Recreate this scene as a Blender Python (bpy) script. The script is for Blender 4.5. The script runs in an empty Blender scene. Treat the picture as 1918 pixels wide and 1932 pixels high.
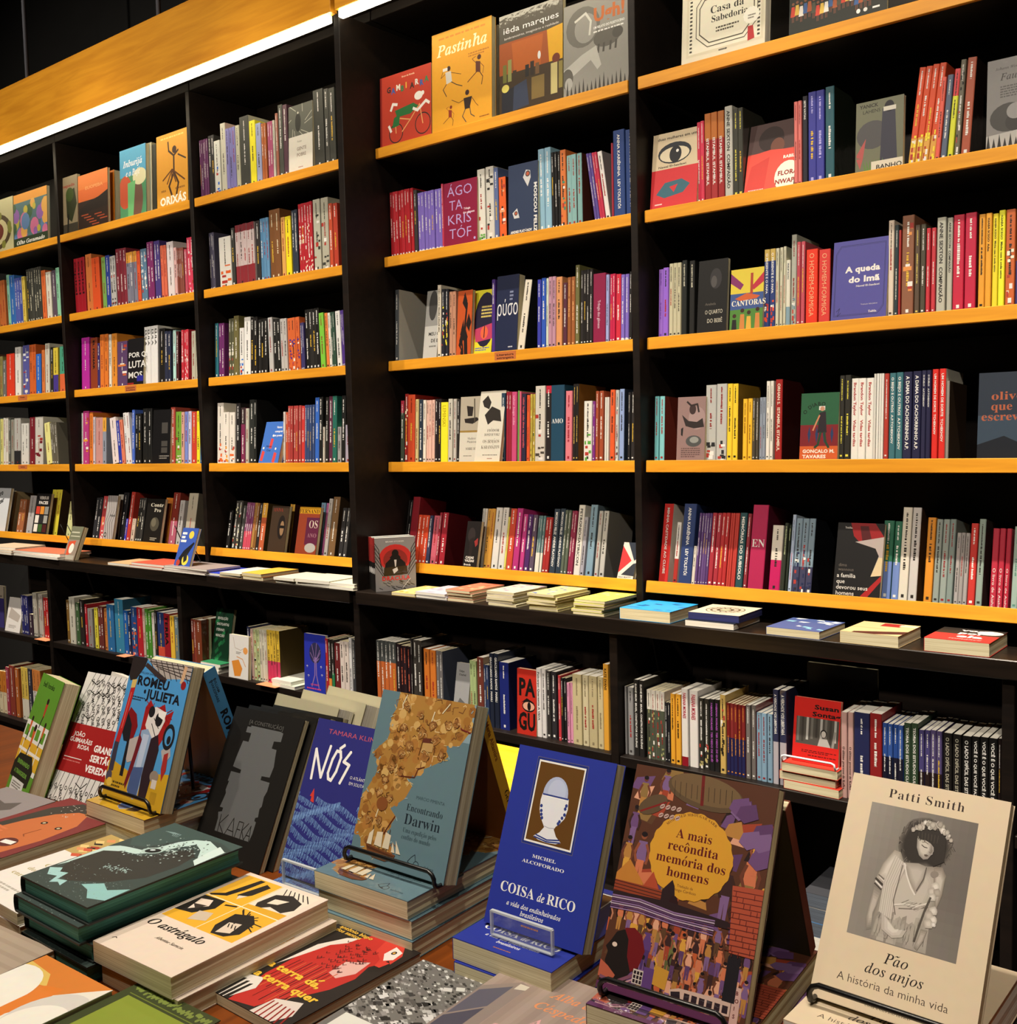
import bpy, math, random
from math import sin, cos, radians as R, pi
from mathutils import Matrix, Vector
from mathutils.geometry import tessellate_polygon

SPOTP, FILLP, TABLEP, LEDP = 400, 175, 155, 9      # lamp powers
# ------------------------------------------------------------------ camera, world, lights, exposure
SC = bpy.context.scene
COL = SC.collection
CAMZ = 1.40                                   # eye height above the floor
W_, H_, F_ = 1918.0, 1932.0, 1977.84
YAW, PIT, ROL = -0.678548, -0.0694498, -0.0235695
_f = Vector((sin(YAW)*cos(PIT), cos(YAW)*cos(PIT), sin(PIT)))
_r0 = Vector((cos(YAW), -sin(YAW), 0))
_u0 = _r0.cross(_f)
_r = cos(ROL)*_r0 + sin(ROL)*_u0
_u = -sin(ROL)*_r0 + cos(ROL)*_u0
cam = bpy.data.cameras.new('camera')
cam.sensor_fit = 'HORIZONTAL'; cam.sensor_width = 36; cam.lens = 36*F_/W_
cam.clip_start = .02
co = bpy.data.objects.new('camera', cam); COL.objects.link(co)
co.matrix_world = Matrix(((_r.x, _u.x, -_f.x, 0), (_r.y, _u.y, -_f.y, 0), (_r.z, _u.z, -_f.z, CAMZ), (0, 0, 0, 1)))
SC.camera = co
wd = bpy.data.worlds.new('world'); SC.world = wd; wd.use_nodes = True
wd.node_tree.nodes['Background'].inputs[0].default_value = (1, .82, .6, 1)
wd.node_tree.nodes['Background'].inputs[1].default_value = .003
vs = SC.view_settings
vs.view_transform = 'Standard'; vs.look = 'None'; vs.gamma = 1; vs.use_curve_mapping = False
vs.exposure = .5
try:
    SC.cycles.use_denoising = True
    SC.cycles.max_bounces = 5; SC.cycles.diffuse_bounces = 3; SC.cycles.glossy_bounces = 3; SC.cycles.transmission_bounces = 5
    SC.cycles.caustics_reflective = False; SC.cycles.caustics_refractive = False
    SC.cycles.sample_clamp_indirect = 4
except Exception: pass
WARM = (1.0, .87, .71)
def spot(x, y, z, tx, ty, tz, power, angle, blend=.5, size=.035, c=WARM):
    l = bpy.data.lights.new('ceiling_or_fill_spot', 'SPOT'); l.energy = power; l.spot_size = R(angle); l.spot_blend = blend
    l.shadow_soft_size = size; l.color = c
    o = bpy.data.objects.new('ceiling_or_fill_spot', l); COL.objects.link(o)
    o.location = (x, y, z+CAMZ)
    o.rotation_euler = Vector((tx-x, ty-y, tz-z)).to_track_quat('-Z', 'Y').to_euler()
for x in (-5.85, -4.9, -3.95, -3.0, -2.05, -1.1, -.15):     # row of high ceiling spots aimed low along the shelves
    spot(x, 1.35, 3.2, x+.03, 2.35, -1.1, SPOTP, 37, 1, .03)
for x in (-4.6, -2.9, -1.2, .5):                            # unseen fill spots added for the shop's other lights, washing shelves from the front
    spot(x, -.7, 2.7, x-.3, 2.5, .2, FILLP, 75, .8, .06)
for x, y in ((-2.3, .25), (-1.35, .2), (-.4, .3)):          # spots over the display table
    spot(x, y, 3.0, x+.1, .8, -.6, TABLEP, 60, .8, .05)
spot(-1.55, 1.0, 3.0, -1.5, 1.8, -.75, 62, 24)             # unseen spot added over the aisle to brighten the stool

# ------------------------------------------------------------------ colour, materials
def lin(v): return v/12.92 if v <= .04045 else ((v+.055)/1.055)**2.4
_cc = {}
def hx(s):
    if s not in _cc:
        r, g, b = (lin(int(s[i:i+2], 16)/255) for i in (0, 2, 4))
        _cc[s] = (min(.86, r), min(.86, g*1.06), min(.86, b*1.2), 1)
    return _cc[s]
def mat(name):
    m = bpy.data.materials.new(name); m.use_nodes = True
    nt = m.node_tree; return m, nt, nt.nodes['Principled BSDF']
def N(nt, t, **k):
    n = nt.nodes.new(t)
    for a, v in k.items(): setattr(n, a, v)
    return n
def printed(name, rough, bump=0, coat=0):
    m, nt, b = mat(name)
    a = N(nt, 'ShaderNodeAttribute', attribute_name='Col')
    tc = N(nt, 'ShaderNodeTexCoord'); nz = N(nt, 'ShaderNodeTexNoise'); nz.inputs['Scale'].default_value = 90
    nt.links.new(tc.outputs['Object'], nz.inputs['Vector'])
    mx = N(nt, 'ShaderNodeMix', data_type='RGBA', blend_type='MULTIPLY'); mx.inputs[0].default_value = .10
    nt.links.new(a.outputs['Color'], mx.inputs[6]); nt.links.new(nz.outputs['Color'], mx.inputs[7])
    nt.links.new(mx.outputs[2], b.inputs['Base Color'])
    b.inputs['Roughness'].default_value = rough
    b.inputs['Specular IOR Level'].default_value = .35
    if coat: b.inputs['Coat Weight'].default_value = coat; b.inputs['Coat Roughness'].default_value = .06
    if bump:
        n2 = N(nt, 'ShaderNodeTexNoise'); n2.inputs['Scale'].default_value = 38; n2.inputs['Detail'].default_value = 3
        nt.links.new(tc.outputs['Object'], n2.inputs['Vector'])
        bp = N(nt, 'ShaderNodeBump'); bp.inputs['Strength'].default_value = bump; bp.inputs['Distance'].default_value = .004
        nt.links.new(n2.outputs['Fac'], bp.inputs['Height'])
        nt.links.new(bp.outputs['Normal'], b.inputs['Coat Normal' if coat else 'Normal'])
    return m
M_MATT = printed('printed_card', .5)
M_WRAP = printed('shrink_wrapped_card', .45, .35, .8)
def pages(name, c1, c2, sc=(3, 420, 3)):
    m, nt, b = mat(name)
    tc = N(nt, 'ShaderNodeTexCoord'); mp = N(nt, 'ShaderNodeMapping'); mp.inputs['Scale'].default_value = sc
    nz = N(nt, 'ShaderNodeTexNoise'); nz.inputs['Scale'].default_value = 1.5; nz.inputs['Detail'].default_value = 2
    cr = N(nt, 'ShaderNodeValToRGB'); cr.color_ramp.elements[0].color = hx(c1); cr.color_ramp.elements[1].color = hx(c2)
    cr.color_ramp.elements[0].position = .32; cr.color_ramp.elements[1].position = .62
    nt.links.new(tc.outputs['Object'], mp.inputs[0]); nt.links.new(mp.outputs[0], nz.inputs['Vector'])
    nt.links.new(nz.outputs['Fac'], cr.inputs[0]); nt.links.new(cr.outputs[0], b.inputs['Base Color'])
    b.inputs['Roughness'].default_value = .8
    return m
M_PAGE = pages('cream_page_edges', 'b8a87c', 'dccfa6')
M_PAGEW = pages('white_page_edges', 'd0c8b2', 'ece4d0')
M_PAGEK = pages('grey_page_edges', '3c4046', '5c646c')
M_PAGEN = pages('navy_page_edges', '1c2048', '2a3068')
M_PAGEG = pages('green_page_edges', '2f6658', '4f9482')
def wood(name, c1, c2, rough, stretch=(1.2, 14, 14), bump=.05, spec=.4, scale=3):
    m, nt, b = mat(name)
    tc = N(nt, 'ShaderNodeTexCoord'); mp = N(nt, 'ShaderNodeMapping'); mp.inputs['Scale'].default_value = stretch
    nz = N(nt, 'ShaderNodeTexNoise'); nz.inputs['Scale'].default_value = scale; nz.inputs['Detail'].default_value = 6; nz.inputs['Distortion'].default_value = .6
    cr = N(nt, 'ShaderNodeValToRGB'); cr.color_ramp.elements[0].color = hx(c1); cr.color_ramp.elements[1].color = hx(c2)
    cr.color_ramp.elements[0].position = .3; cr.color_ramp.elements[1].position = .65
    nt.links.new(tc.outputs['Object'], mp.inputs[0]); nt.links.new(mp.outputs[0], nz.inputs['Vector'])
    nt.links.new(nz.outputs['Fac'], cr.inputs[0]); nt.links.new(cr.outputs[0], b.inputs['Base Color'])
    bp = N(nt, 'ShaderNodeBump'); bp.inputs['Strength'].default_value = bump
    nt.links.new(nz.outputs['Fac'], bp.inputs['Height']); nt.links.new(bp.outputs[0], b.inputs['Normal'])
    b.inputs['Roughness'].default_value = rough; b.inputs['Specular IOR Level'].default_value = spec
    return m
M_ORANGE = wood('varnished_orange_wood', 'd0861c', 'e49a24', .42)
M_BLACK = wood('black_stained_wood', '100b08', '1a120d', .5, spec=.25)
M_LEDGE = wood('black_lacquered_wood', '15110d', '221a14', .28, spec=.4)
M_TABLE = wood('brown_table_wood', '5c2a08', '7c3c0c', .38, (14, 1.2, 14))
M_STOOL = wood('golden_stool_wood', 'd8a018', 'f0c030', .4)
M_FLOOR = wood('dark_floor_wood', '1d130c', '2c1d12', .45, (1, 8, 8))
def plain(name, c, rough=.5, metal=0, **k):
    m, nt, b = mat(name)
    nz = N(nt, 'ShaderNodeTexNoise'); nz.inputs['Scale'].default_value = 40
    cr = N(nt, 'ShaderNodeMapRange'); cr.inputs[3].default_value = max(.02, rough-.05); cr.inputs[4].default_value = rough+.05
    nt.links.new(nz.outputs['Fac'], cr.inputs[0]); nt.links.new(cr.outputs[0], b.inputs['Roughness'])
    b.inputs['Base Color'].default_value = hx(c); b.inputs['Metallic'].default_value = metal
    for a, v in k.items(): b.inputs[a.replace('_', ' ')].default_value = v
    return m
M_CEIL = plain('black_ceiling_paint', '030303', .9)
M_ROD = plain('grey_metal_rod', '6c6c70', .5)
M_WIRE = plain('black_wire', '0b0b0b', .3)
M_WWIRE = plain('white_wire', 'e8e2d8', .35)
def clear(name, t, c):
    m, nt, b = mat(name); nt.nodes.remove(b); tr = N(nt, 'ShaderNodeBsdfTransparent'); gl = N(nt, 'ShaderNodeBsdfGlossy'); df = N(nt, 'ShaderNodeBsdfDiffuse'); mx = N(nt, 'ShaderNodeMixShader'); m2 = N(nt, 'ShaderNodeMixShader')
    tr.inputs[0].default_value = (.96, .97, .97, 1); gl.inputs['Roughness'].default_value = .04; df.inputs[0].default_value = hx(c); mx.inputs[0].default_value = t
    nt.links.new(tr.outputs[0], mx.inputs[1]); nt.links.new(df.outputs[0], mx.inputs[2]); m2.inputs[0].default_value = .06; nt.links.new(mx.outputs[0], m2.inputs[1]); nt.links.new(gl.outputs[0], m2.inputs[2]); nt.links.new(m2.outputs[0], nt.nodes['Material Output'].inputs[0]); return m
M_ACRYL = clear('clear_acrylic', .03, 'ffffff'); M_ACRYE = clear('acrylic_edge_glint', .5, 'e8ecec')  # white mixed into the edge material paints the glint of clear acrylic
m, nt, b = mat('warm_led_strip'); M_LED = m
nt.nodes.remove(b); e = N(nt, 'ShaderNodeEmission'); e.inputs[0].default_value = (1, .88, .62, 1); e.inputs[1].default_value = LEDP
nt.links.new(e.outputs[0], nt.nodes['Material Output'].inputs[0])

# ------------------------------------------------------------------ mesh helpers
class MB:
    def __init__(s): s.V = []; s.F = []; s.C = []; s.M = []
    def poly(s, pts, c='ffffff', m=0):
        n = len(s.V); s.V += [tuple(p) for p in pts]; s.F.append(tuple(range(n, n+len(pts)))); s.C.append(hx(c) if isinstance(c, str) else c); s.M.append(m)
    def mesh(s, pts, faces, c, m=0):
        n = len(s.V); s.V += [tuple(p) for p in pts]; k = hx(c) if isinstance(c, str) else c
        for f in faces: s.F.append(tuple(n+i for i in f)); s.C.append(k); s.M.append(m)
    def box(s, a, b, c='ffffff', m=0, skip=''):
        x0, y0, z0 = a; x1, y1, z1 = b
        P = [(x0, y0, z0), (x1, y0, z0), (x1, y1, z0), (x0, y1, z0), (x0, y0, z1), (x1, y0, z1), (x1, y1, z1), (x0, y1, z1)]
        F = {'d': (0, 3, 2, 1), 'u': (4, 5, 6, 7), 'f': (0, 1, 5, 4), 'r': (1, 2, 6, 5), 'b': (2, 3, 7, 6), 'l': (3, 0, 4, 7)}
        s.mesh(P, [F[k] for k in F if k not in skip], c, m)
    def bbox(s, a, b, bev, c='ffffff', m=0):
        """a box with chamfered edges"""
        x0, y0, z0 = a; x1, y1, z1 = b; e = bev; P = []; 
        for z, i in ((z0, e), (z0+e, 0), (z1-e, 0), (z1, e)):
            for (x, y, sx, sy) in ((x0, y0, 1, 1), (x1, y0, -1, 1), (x1, y1, -1, -1), (x0, y1, 1, -1)):
                if sx*sy > 0: P += [(x+sx*i, y+sy*(e+i), z), (x+sx*(e+i), y+sy*i, z)]
                else: P += [(x+sx*(e+i), y+sy*i, z), (x+sx*i, y+sy*(e+i), z)]
        F = [tuple(reversed(range(8))), tuple(range(24, 32))]
        for l in range(3):
            for k in range(8): F.append((l*8+k, l*8+(k+1) % 8, l*8+8+(k+1) % 8, l*8+8+k))
        s.mesh(P, F, c, m)
    def tube(s, pts, r, n=8, c='ffffff', m=0, closed=False):
        pts = [Vector(p) for p in pts]; k = len(pts); rings = []; up = None
        for i in range(k):
            if closed: t = pts[(i+1) % k]-pts[i-1]
            else: t = pts[min(i+1, k-1)]-pts[max(i-1, 0)]
            t.normalize()
            if up is None: up = t.orthogonal().normalized()
            else: up = (up-t*up.dot(t)).normalized()
            w = t.cross(up)
            rings.append([pts[i]+r*(cos(2*pi*j/n)*up+sin(2*pi*j/n)*w) for j in range(n)])
        P = [p for g in rings for p in g]; F = []
        for i in range(k if closed else k-1):
            a, b = i*n, ((i+1) % k)*n
            for j in range(n): F.append((a+j, a+(j+1) % n, b+(j+1) % n, b+j))
        if not closed: F += [tuple(reversed(range(n))), tuple(range((k-1)*n, k*n))]
        s.mesh(P, F, c, m)
    def build(s, name, mats, parent=None, smooth=False):
        me = bpy.data.meshes.new(name); me.from_pydata(s.V, [], s.F)
        if not isinstance(mats, (list, tuple)): mats = [mats]
        for x in mats: me.materials.append(x)
        if len(mats) > 1: me.polygons.foreach_set('material_index', s.M)
        a = me.color_attributes.new('Col', 'FLOAT_COLOR', 'CORNER'); d = []
        for f, c in zip(s.F, s.C): d += list(c)*len(f)
        a.data.foreach_set('color', d)
        if smooth: me.polygons.foreach_set('use_smooth', [True]*len(me.polygons))
        me.update()
        o = bpy.data.objects.new(name, me); COL.objects.link(o)
        if parent is not None: o.parent = parent
        return o
def tag(o, label, cat, group=None, kind=None):
    if label: o['label'] = label
    if cat: o['category'] = cat
    if group: o['group'] = group
    if kind: o['kind'] = kind
    return o
def empty(name, label, cat, group=None):
    o = bpy.data.objects.new(name, None); COL.objects.link(o); o.empty_display_size = .02
    return tag(o, label, cat, group)

# ------------------------------------------------------------------ lettering
# outlines of the serif letters the covers use,in 1/400 of the letter height: advance,then each loop as x,y,x,y ...
BOLD_OUTLINES = {
 'A': (175,(-4,0,-4,7,4,8,10,12,20,30,82,186,90,186,154,35,164,14,170,9,177,7,177,0,92,0,92,7,108,10,113,18,109,32,101,53,41,53,32,28,30,24,30,19,35,10,50,7,51,7,51,0),(45,64,97,64,71,128)),
 'B': (177,(6,0,6,7,18,9,25,13,29,20,30,33,30,148,28,165,20,173,6,176,6,182,88,182,127,178,151,164,158,140,154,121,139,107,115,99,144,89,162,74,167,53,163,30,148,14,126,4,95,0),(73,101,75,101,94,103,105,109,112,120,114,138,112,154,108,165,99,171,86,174,79,173,75,170,73,156),(89,10,104,12,113,20,118,32,120,51,118,70,111,83,98,90,79,92,73,92,73,26,76,13,81,10)),
 'C': (187,(103,-4,77,-1,55,8,36,22,22,42,14,65,10,91,14,118,22,140,37,160,56,174,78,183,104,186,124,184,147,176,155,174,163,177,168,186,175,186,175,123,168,123,157,146,142,163,125,174,106,177,79,168,63,139,58,90,64,46,81,18,111,10,127,12,143,18,158,28,171,42,179,36,158,13,133,0)),
 'D': (198,(8,0,8,7,19,8,25,12,28,18,30,30,30,150,28,163,24,170,17,174,6,176,6,182,89,182,131,176,162,158,181,130,187,91,176,40,145,10,91,0),(89,10,112,15,128,30,137,56,140,92,134,137,118,164,89,173,81,172,76,169,73,154,73,29,76,14,81,11)),
 'E': (177,(6,0,6,7,18,8,25,12,29,19,30,31,30,148,29,162,25,170,18,174,6,176,6,182,160,182,160,128,153,128,148,149,136,162,118,170,93,172,80,171,74,167,73,155,73,98,77,98,93,101,104,108,111,120,115,138,122,138,122,47,115,47,109,72,104,80,96,85,74,89,73,89,73,27,74,19,77,14,92,11,110,12,125,16,138,21,148,30,157,42,164,57,172,57,161,0)),
 'F': (162,(6,0,6,7,18,9,25,14,29,21,30,34,30,150,28,162,24,169,17,173,6,176,6,182,158,182,158,128,151,128,148,143,142,154,134,162,124,168,110,171,92,172,80,172,74,168,73,159,73,99,76,99,92,101,102,108,110,120,114,139,121,139,121,47,114,47,110,67,103,80,92,87,76,90,73,90,73,32,75,17,78,12,84,10,103,7,103,0)),
 'G': (203,(107,-4,80,-1,56,8,37,22,23,41,14,64,11,92,14,118,23,141,37,160,56,174,78,183,103,186,124,184,148,176,155,174,162,177,168,186,175,186,175,123,168,123,161,138,153,152,143,162,132,170,120,176,107,177,80,168,64,139,58,91,62,54,72,27,88,10,110,5,123,6,131,11,136,18,137,28,137,51,136,62,132,68,124,72,110,73,110,79,200,79,200,73,189,72,183,68,180,62,178,51,178,12,143,0)),
 'H': (209,(6,0,6,7,18,9,25,13,29,20,30,32,30,152,28,162,25,170,18,174,6,176,6,182,97,182,97,176,82,173,75,166,73,152,73,100,137,100,137,152,135,166,128,173,113,176,113,182,203,182,203,176,191,174,184,170,181,163,180,152,180,32,181,21,184,13,191,9,203,7,203,0,113,0,113,7,124,8,132,12,136,20,137,32,137,88,73,88,73,32,74,20,78,13,85,9,97,7,97,0)),
 'I': (104,(5,0,5,7,17,9,24,13,29,20,30,30,30,155,29,165,25,171,18,174,5,176,5,182,98,182,98,176,86,174,78,171,74,165,73,155,73,31,75,18,82,10,98,7,98,0)),
 'K': (204,(6,0,6,7,18,9,25,13,29,20,30,32,30,152,29,162,25,170,18,174,7,176,7,182,97,182,97,176,82,173,75,166,73,152,73,94,128,149,137,159,140,167,134,174,116,176,116,182,194,182,194,176,191,176,166,168,138,144,108,114,185,18,195,10,208,7,208,0,112,0,112,7,122,7,129,8,134,14,126,26,80,86,73,79,73,32,74,20,78,13,85,9,97,7,97,0)),
 'L': (170,(6,0,6,7,18,9,25,13,29,20,30,32,30,152,28,163,25,170,18,174,6,176,6,182,100,182,100,176,83,174,78,171,75,166,73,152,73,33,74,19,80,12,94,11,111,12,126,16,138,22,148,32,156,45,164,62,171,62,161,0)),
 'M': (254,(6,0,6,7,17,9,24,13,29,20,30,32,30,153,28,166,21,173,6,176,6,182,74,182,127,57,180,182,247,182,247,176,236,173,229,169,225,162,224,151,224,34,226,17,233,9,247,7,247,0,158,0,158,7,173,10,180,18,182,33,182,160,115,0,108,0,42,156,42,32,44,19,48,12,56,8,68,7,68,0)),
 'N': (198,(161,-4,43,140,43,32,44,20,48,12,54,8,67,7,67,0,7,0,7,7,22,9,28,16,30,32,30,155,14,173,7,176,7,182,62,182,156,68,156,151,154,166,148,172,132,176,132,182,192,182,192,176,180,174,173,170,170,163,169,151,169,-4)),
 'O': (210,(104,-4,85,-2,68,3,52,12,38,23,26,37,18,54,13,72,11,91,13,110,18,128,26,145,38,159,52,170,68,179,86,185,106,186,125,185,143,179,159,171,172,160,184,146,192,129,198,111,199,91,198,72,192,54,184,37,172,23,158,12,142,3,124,-2),(106,5,131,14,147,43,152,91,148,128,139,156,124,172,104,177,78,168,63,139,58,91,61,54,71,27,86,10)),
 'P': (167,(6,0,6,7,18,9,25,13,29,20,30,32,30,152,28,162,25,170,18,174,6,176,6,182,86,182,115,181,134,176,146,169,156,159,162,147,164,133,159,112,147,96,126,86,97,82,73,82,73,32,74,20,78,13,85,9,97,7,97,0),(73,92,80,92,98,94,109,101,115,113,117,132,115,150,110,162,101,170,86,172,76,170,73,159)),
 'R': (189,(6,0,6,7,18,9,25,13,29,20,30,32,30,152,28,162,25,170,18,174,6,176,6,182,87,182,122,179,147,170,162,155,167,134,162,114,149,99,126,90,173,20,181,10,191,7,192,7,192,0,135,0,80,85,73,85,73,32,74,20,78,13,85,9,97,7,97,0),(73,94,81,94,100,96,112,103,119,116,122,134,118,156,107,168,90,172,81,172,76,169,73,154)),
 'S': (156,(17,-4,17,63,25,63,33,38,44,20,60,10,79,6,92,8,103,14,109,24,112,36,106,52,90,64,65,76,45,88,31,101,22,116,20,133,22,148,27,161,35,172,46,180,59,185,74,186,92,184,113,179,116,178,120,178,125,180,128,186,136,186,136,128,129,128,124,142,117,154,109,164,99,172,89,176,78,178,65,176,56,170,50,162,48,152,50,142,55,134,76,121,101,109,127,93,135,84,140,75,144,53,142,37,136,23,126,12,112,3,96,-2,77,-4,63,-3,50,0,39,4,34,5,28,3,24,-4)),
 'T': (169,(37,0,37,7,49,8,57,12,61,20,62,32,62,173,60,173,41,170,26,161,16,147,12,127,4,127,4,182,164,182,164,127,158,127,150,153,133,168,108,173,105,173,105,32,107,20,110,12,118,8,131,7,131,0)),
 'U': (197,(99,-5,67,-1,46,12,33,32,29,62,29,152,28,162,24,170,17,174,6,176,6,182,96,182,96,176,81,173,74,166,72,152,72,56,74,35,81,20,93,12,110,9,136,15,152,33,157,64,157,151,156,162,152,169,144,173,131,176,131,182,190,182,190,176,179,173,173,168,170,162,169,151,169,72,165,37,152,13,130,-1)),
 'V': (171,(85,-5,18,152,9,168,3,173,-6,176,-6,182,84,182,84,176,66,173,62,169,61,164,64,151,104,57,139,151,142,164,140,169,137,173,120,176,120,182,177,182,177,176,169,174,163,171,153,153,92,-5)),
 'Z': (177,(8,0,8,4,110,172,86,172,56,168,46,163,38,154,30,142,24,126,18,126,23,182,162,182,162,177,61,12,96,12,121,15,140,24,154,41,163,66,170,66,163,0)),
 'a': (138,(102,-4,86,0,80,14,60,1,38,-4,26,-2,16,4,10,14,8,25,12,42,25,54,48,66,80,76,80,96,78,106,75,113,68,117,59,118,46,116,42,110,45,103,49,92,48,86,44,81,38,78,31,76,24,78,18,81,14,87,13,94,15,104,20,111,28,118,38,123,50,126,65,127,89,125,105,117,114,104,117,84,117,25,118,16,122,14,128,17,132,11,118,0),(60,14,70,16,80,25,80,68,62,60,51,49,47,34,50,18)),
 'b': (144,(17,-4,17,155,15,171,3,176,3,182,55,182,55,112,70,123,88,127,102,125,114,120,123,110,130,98,135,83,137,66,135,47,129,30,120,16,108,5,93,-2,77,-4,59,0,42,11,21,-4),(73,6,85,9,93,20,97,38,98,64,97,85,92,100,85,109,74,112,62,108,58,103,55,97,55,28,60,11)),
 'c': (117,(62,-4,48,-2,35,4,24,14,15,27,10,42,8,60,10,78,16,95,26,108,38,119,53,125,70,128,87,126,100,119,108,110,111,98,110,91,106,86,101,83,94,82,82,86,78,100,79,104,79,108,76,116,68,119,55,114,47,99,45,75,47,49,55,30,66,19,82,15,96,19,108,29,114,24,91,3)),
 'd': (148,(56,-4,43,-2,31,4,21,14,14,26,9,42,8,59,10,78,14,95,22,109,32,119,45,125,58,127,76,124,89,112,89,160,88,168,85,172,70,176,70,182,128,182,128,30,130,16,134,13,141,11,141,4,118,2,89,-4,89,16,75,1),(68,11,75,12,81,16,86,22,89,30,89,97,87,103,82,108,70,112,59,109,52,100,48,84,47,61,48,39,52,23,58,14)),
 'e': (120,(62,-4,47,-2,34,4,23,14,15,28,10,44,8,63,10,80,15,96,24,109,35,119,48,125,63,127,84,124,100,112,110,94,113,69,113,66,47,66,51,39,62,22,80,17,95,21,108,34,114,29,91,4),(46,77,80,77,80,86,77,111,72,117,64,119,51,110,46,81)),
 'f': (86,(6,0,6,6,16,9,20,14,21,29,21,111,6,111,6,124,21,124,21,141,24,160,34,174,49,183,70,186,85,184,96,178,103,170,105,160,104,152,101,147,96,143,90,142,78,146,75,150,74,156,77,168,78,170,79,173,77,176,72,177,65,176,61,172,59,156,59,124,81,124,81,111,59,111,59,26,60,16,63,10,69,7,80,6,80,0)),
 'h': (152,(7,0,7,6,18,10,21,22,21,160,18,172,14,175,8,176,8,182,59,182,59,107,76,122,97,127,117,122,128,108,132,85,132,22,135,10,139,8,145,6,145,0,81,0,81,6,83,6,91,10,94,22,94,87,92,103,88,107,81,108,69,105,59,94,59,22,62,10,66,8,72,6,72,0)),
 'i': (79,(40,145,32,146,26,150,22,157,20,165,22,173,26,180,32,184,40,185,48,184,55,180,59,173,60,165,59,157,54,150,48,146),(7,0,7,6,18,10,21,22,21,101,19,114,8,117,8,124,59,124,59,22,62,10,72,6,72,0)),
 'k': (144,(7,0,7,6,18,10,21,22,21,159,19,172,15,174,8,176,8,182,59,182,59,68,91,99,96,106,98,111,94,116,84,117,82,117,82,124,138,124,138,117,123,114,110,104,89,84,138,14,144,8,150,6,150,0,84,0,84,6,87,6,94,8,96,13,93,20,65,59,59,54,59,22,62,10,72,6,72,0)),
 'l': (80,(7,0,7,6,18,10,21,22,21,159,19,172,15,174,8,176,8,182,59,182,59,22,62,10,72,6,72,0)),
 'm': (222,(7,0,7,6,18,10,21,22,21,101,18,114,14,116,8,118,8,124,58,124,58,106,75,122,95,127,117,122,128,104,146,122,167,127,186,122,198,108,202,85,202,22,204,10,208,8,214,6,214,0,151,0,151,6,157,8,161,10,164,22,164,87,162,103,158,107,151,108,140,105,130,95,130,22,132,10,136,8,142,6,142,0,80,0,80,6,86,8,90,10,93,22,93,87,90,103,86,107,80,108,68,105,58,94,58,22,61,11,65,8,71,6,71,0)),
 'n': (152,(7,0,7,6,18,10,21,22,21,101,18,114,14,116,8,118,8,124,59,124,59,107,76,122,97,127,117,122,128,108,132,85,132,22,135,10,139,8,145,6,145,0,81,0,81,6,83,6,91,10,94,22,94,87,92,103,88,107,81,108,69,105,59,94,59,22,62,10,66,8,72,6,72,0)),
 'o': (134,(68,-4,51,-2,36,4,24,15,15,28,10,44,8,62,10,80,15,96,24,109,36,119,51,125,67,127,84,125,98,119,110,109,119,96,125,80,127,62,125,43,119,28,110,14,98,4,84,-2),(68,4,77,7,84,16,87,32,88,62,87,91,83,108,77,117,68,120,58,117,51,108,48,91,47,62,48,33,51,16,58,7)),
 'p': (148,(7,-56,7,-50,16,-47,20,-40,21,-26,21,97,18,113,8,118,8,124,57,124,57,105,72,122,92,128,106,126,117,119,127,110,134,96,138,81,140,64,138,45,134,29,126,15,116,5,104,-2,91,-4,73,0,59,13,59,-23,61,-40,67,-47,79,-49,79,-56),(78,11,89,14,96,24,100,40,101,62,100,83,96,99,90,108,80,111,68,107,59,94,59,28,67,15)),
 'q': (146,(70,-56,70,-49,86,-46,88,-41,90,-33,90,12,75,0,57,-4,43,-2,32,4,22,13,14,26,10,40,8,58,10,77,16,94,25,108,37,119,52,125,68,128,86,124,103,112,124,128,128,128,128,-33,130,-45,135,-48,142,-49,142,-56),(72,12,83,16,87,21,90,27,90,96,85,112,72,118,60,114,52,104,48,87,47,62,48,40,52,24,60,15)),
 'r': (115,(7,0,7,6,18,10,21,22,21,101,18,114,8,117,8,124,58,124,58,101,66,112,75,120,84,126,93,127,103,126,110,122,114,115,116,106,115,99,111,94,106,90,99,89,89,92,83,100,76,104,70,102,65,96,61,88,60,77,60,22,61,15,64,10,79,6,79,0)),
 's': (115,(60,-4,49,-2,35,2,29,4,24,2,20,-4,14,-4,14,42,21,42,26,27,35,16,45,8,56,6,65,7,72,11,76,16,77,23,73,34,62,42,43,52,30,59,22,68,16,77,15,88,18,104,26,116,39,125,56,128,66,126,80,123,82,122,85,122,89,123,92,128,98,128,98,89,91,89,86,102,78,111,70,116,60,118,52,118,46,114,43,110,42,104,46,93,58,85,76,76,88,69,96,60,101,51,103,38,100,20,91,7,78,-1)),
 't': (91,(50,-4,36,-2,26,4,21,14,19,28,19,112,8,112,8,120,35,148,52,170,58,170,58,124,83,124,83,112,58,112,58,33,60,20,63,17,67,16,76,20,82,30,89,26,73,4)),
 'u': (150,(52,-4,36,-1,26,7,20,20,18,39,18,99,16,113,12,116,4,118,4,124,57,124,57,30,60,18,65,15,71,14,82,17,91,26,91,99,88,113,84,116,76,118,76,124,130,124,130,28,132,16,144,12,144,5,120,3,91,-4,91,16,84,8,74,1,64,-3)),
 'v': (122,(57,-4,15,99,9,112,5,116,-1,117,-1,124,66,124,66,118,62,118,54,116,52,110,52,107,74,49,94,101,96,109,93,116,81,118,81,124,122,124,122,118,116,116,111,112,104,97,64,-4)),
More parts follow.
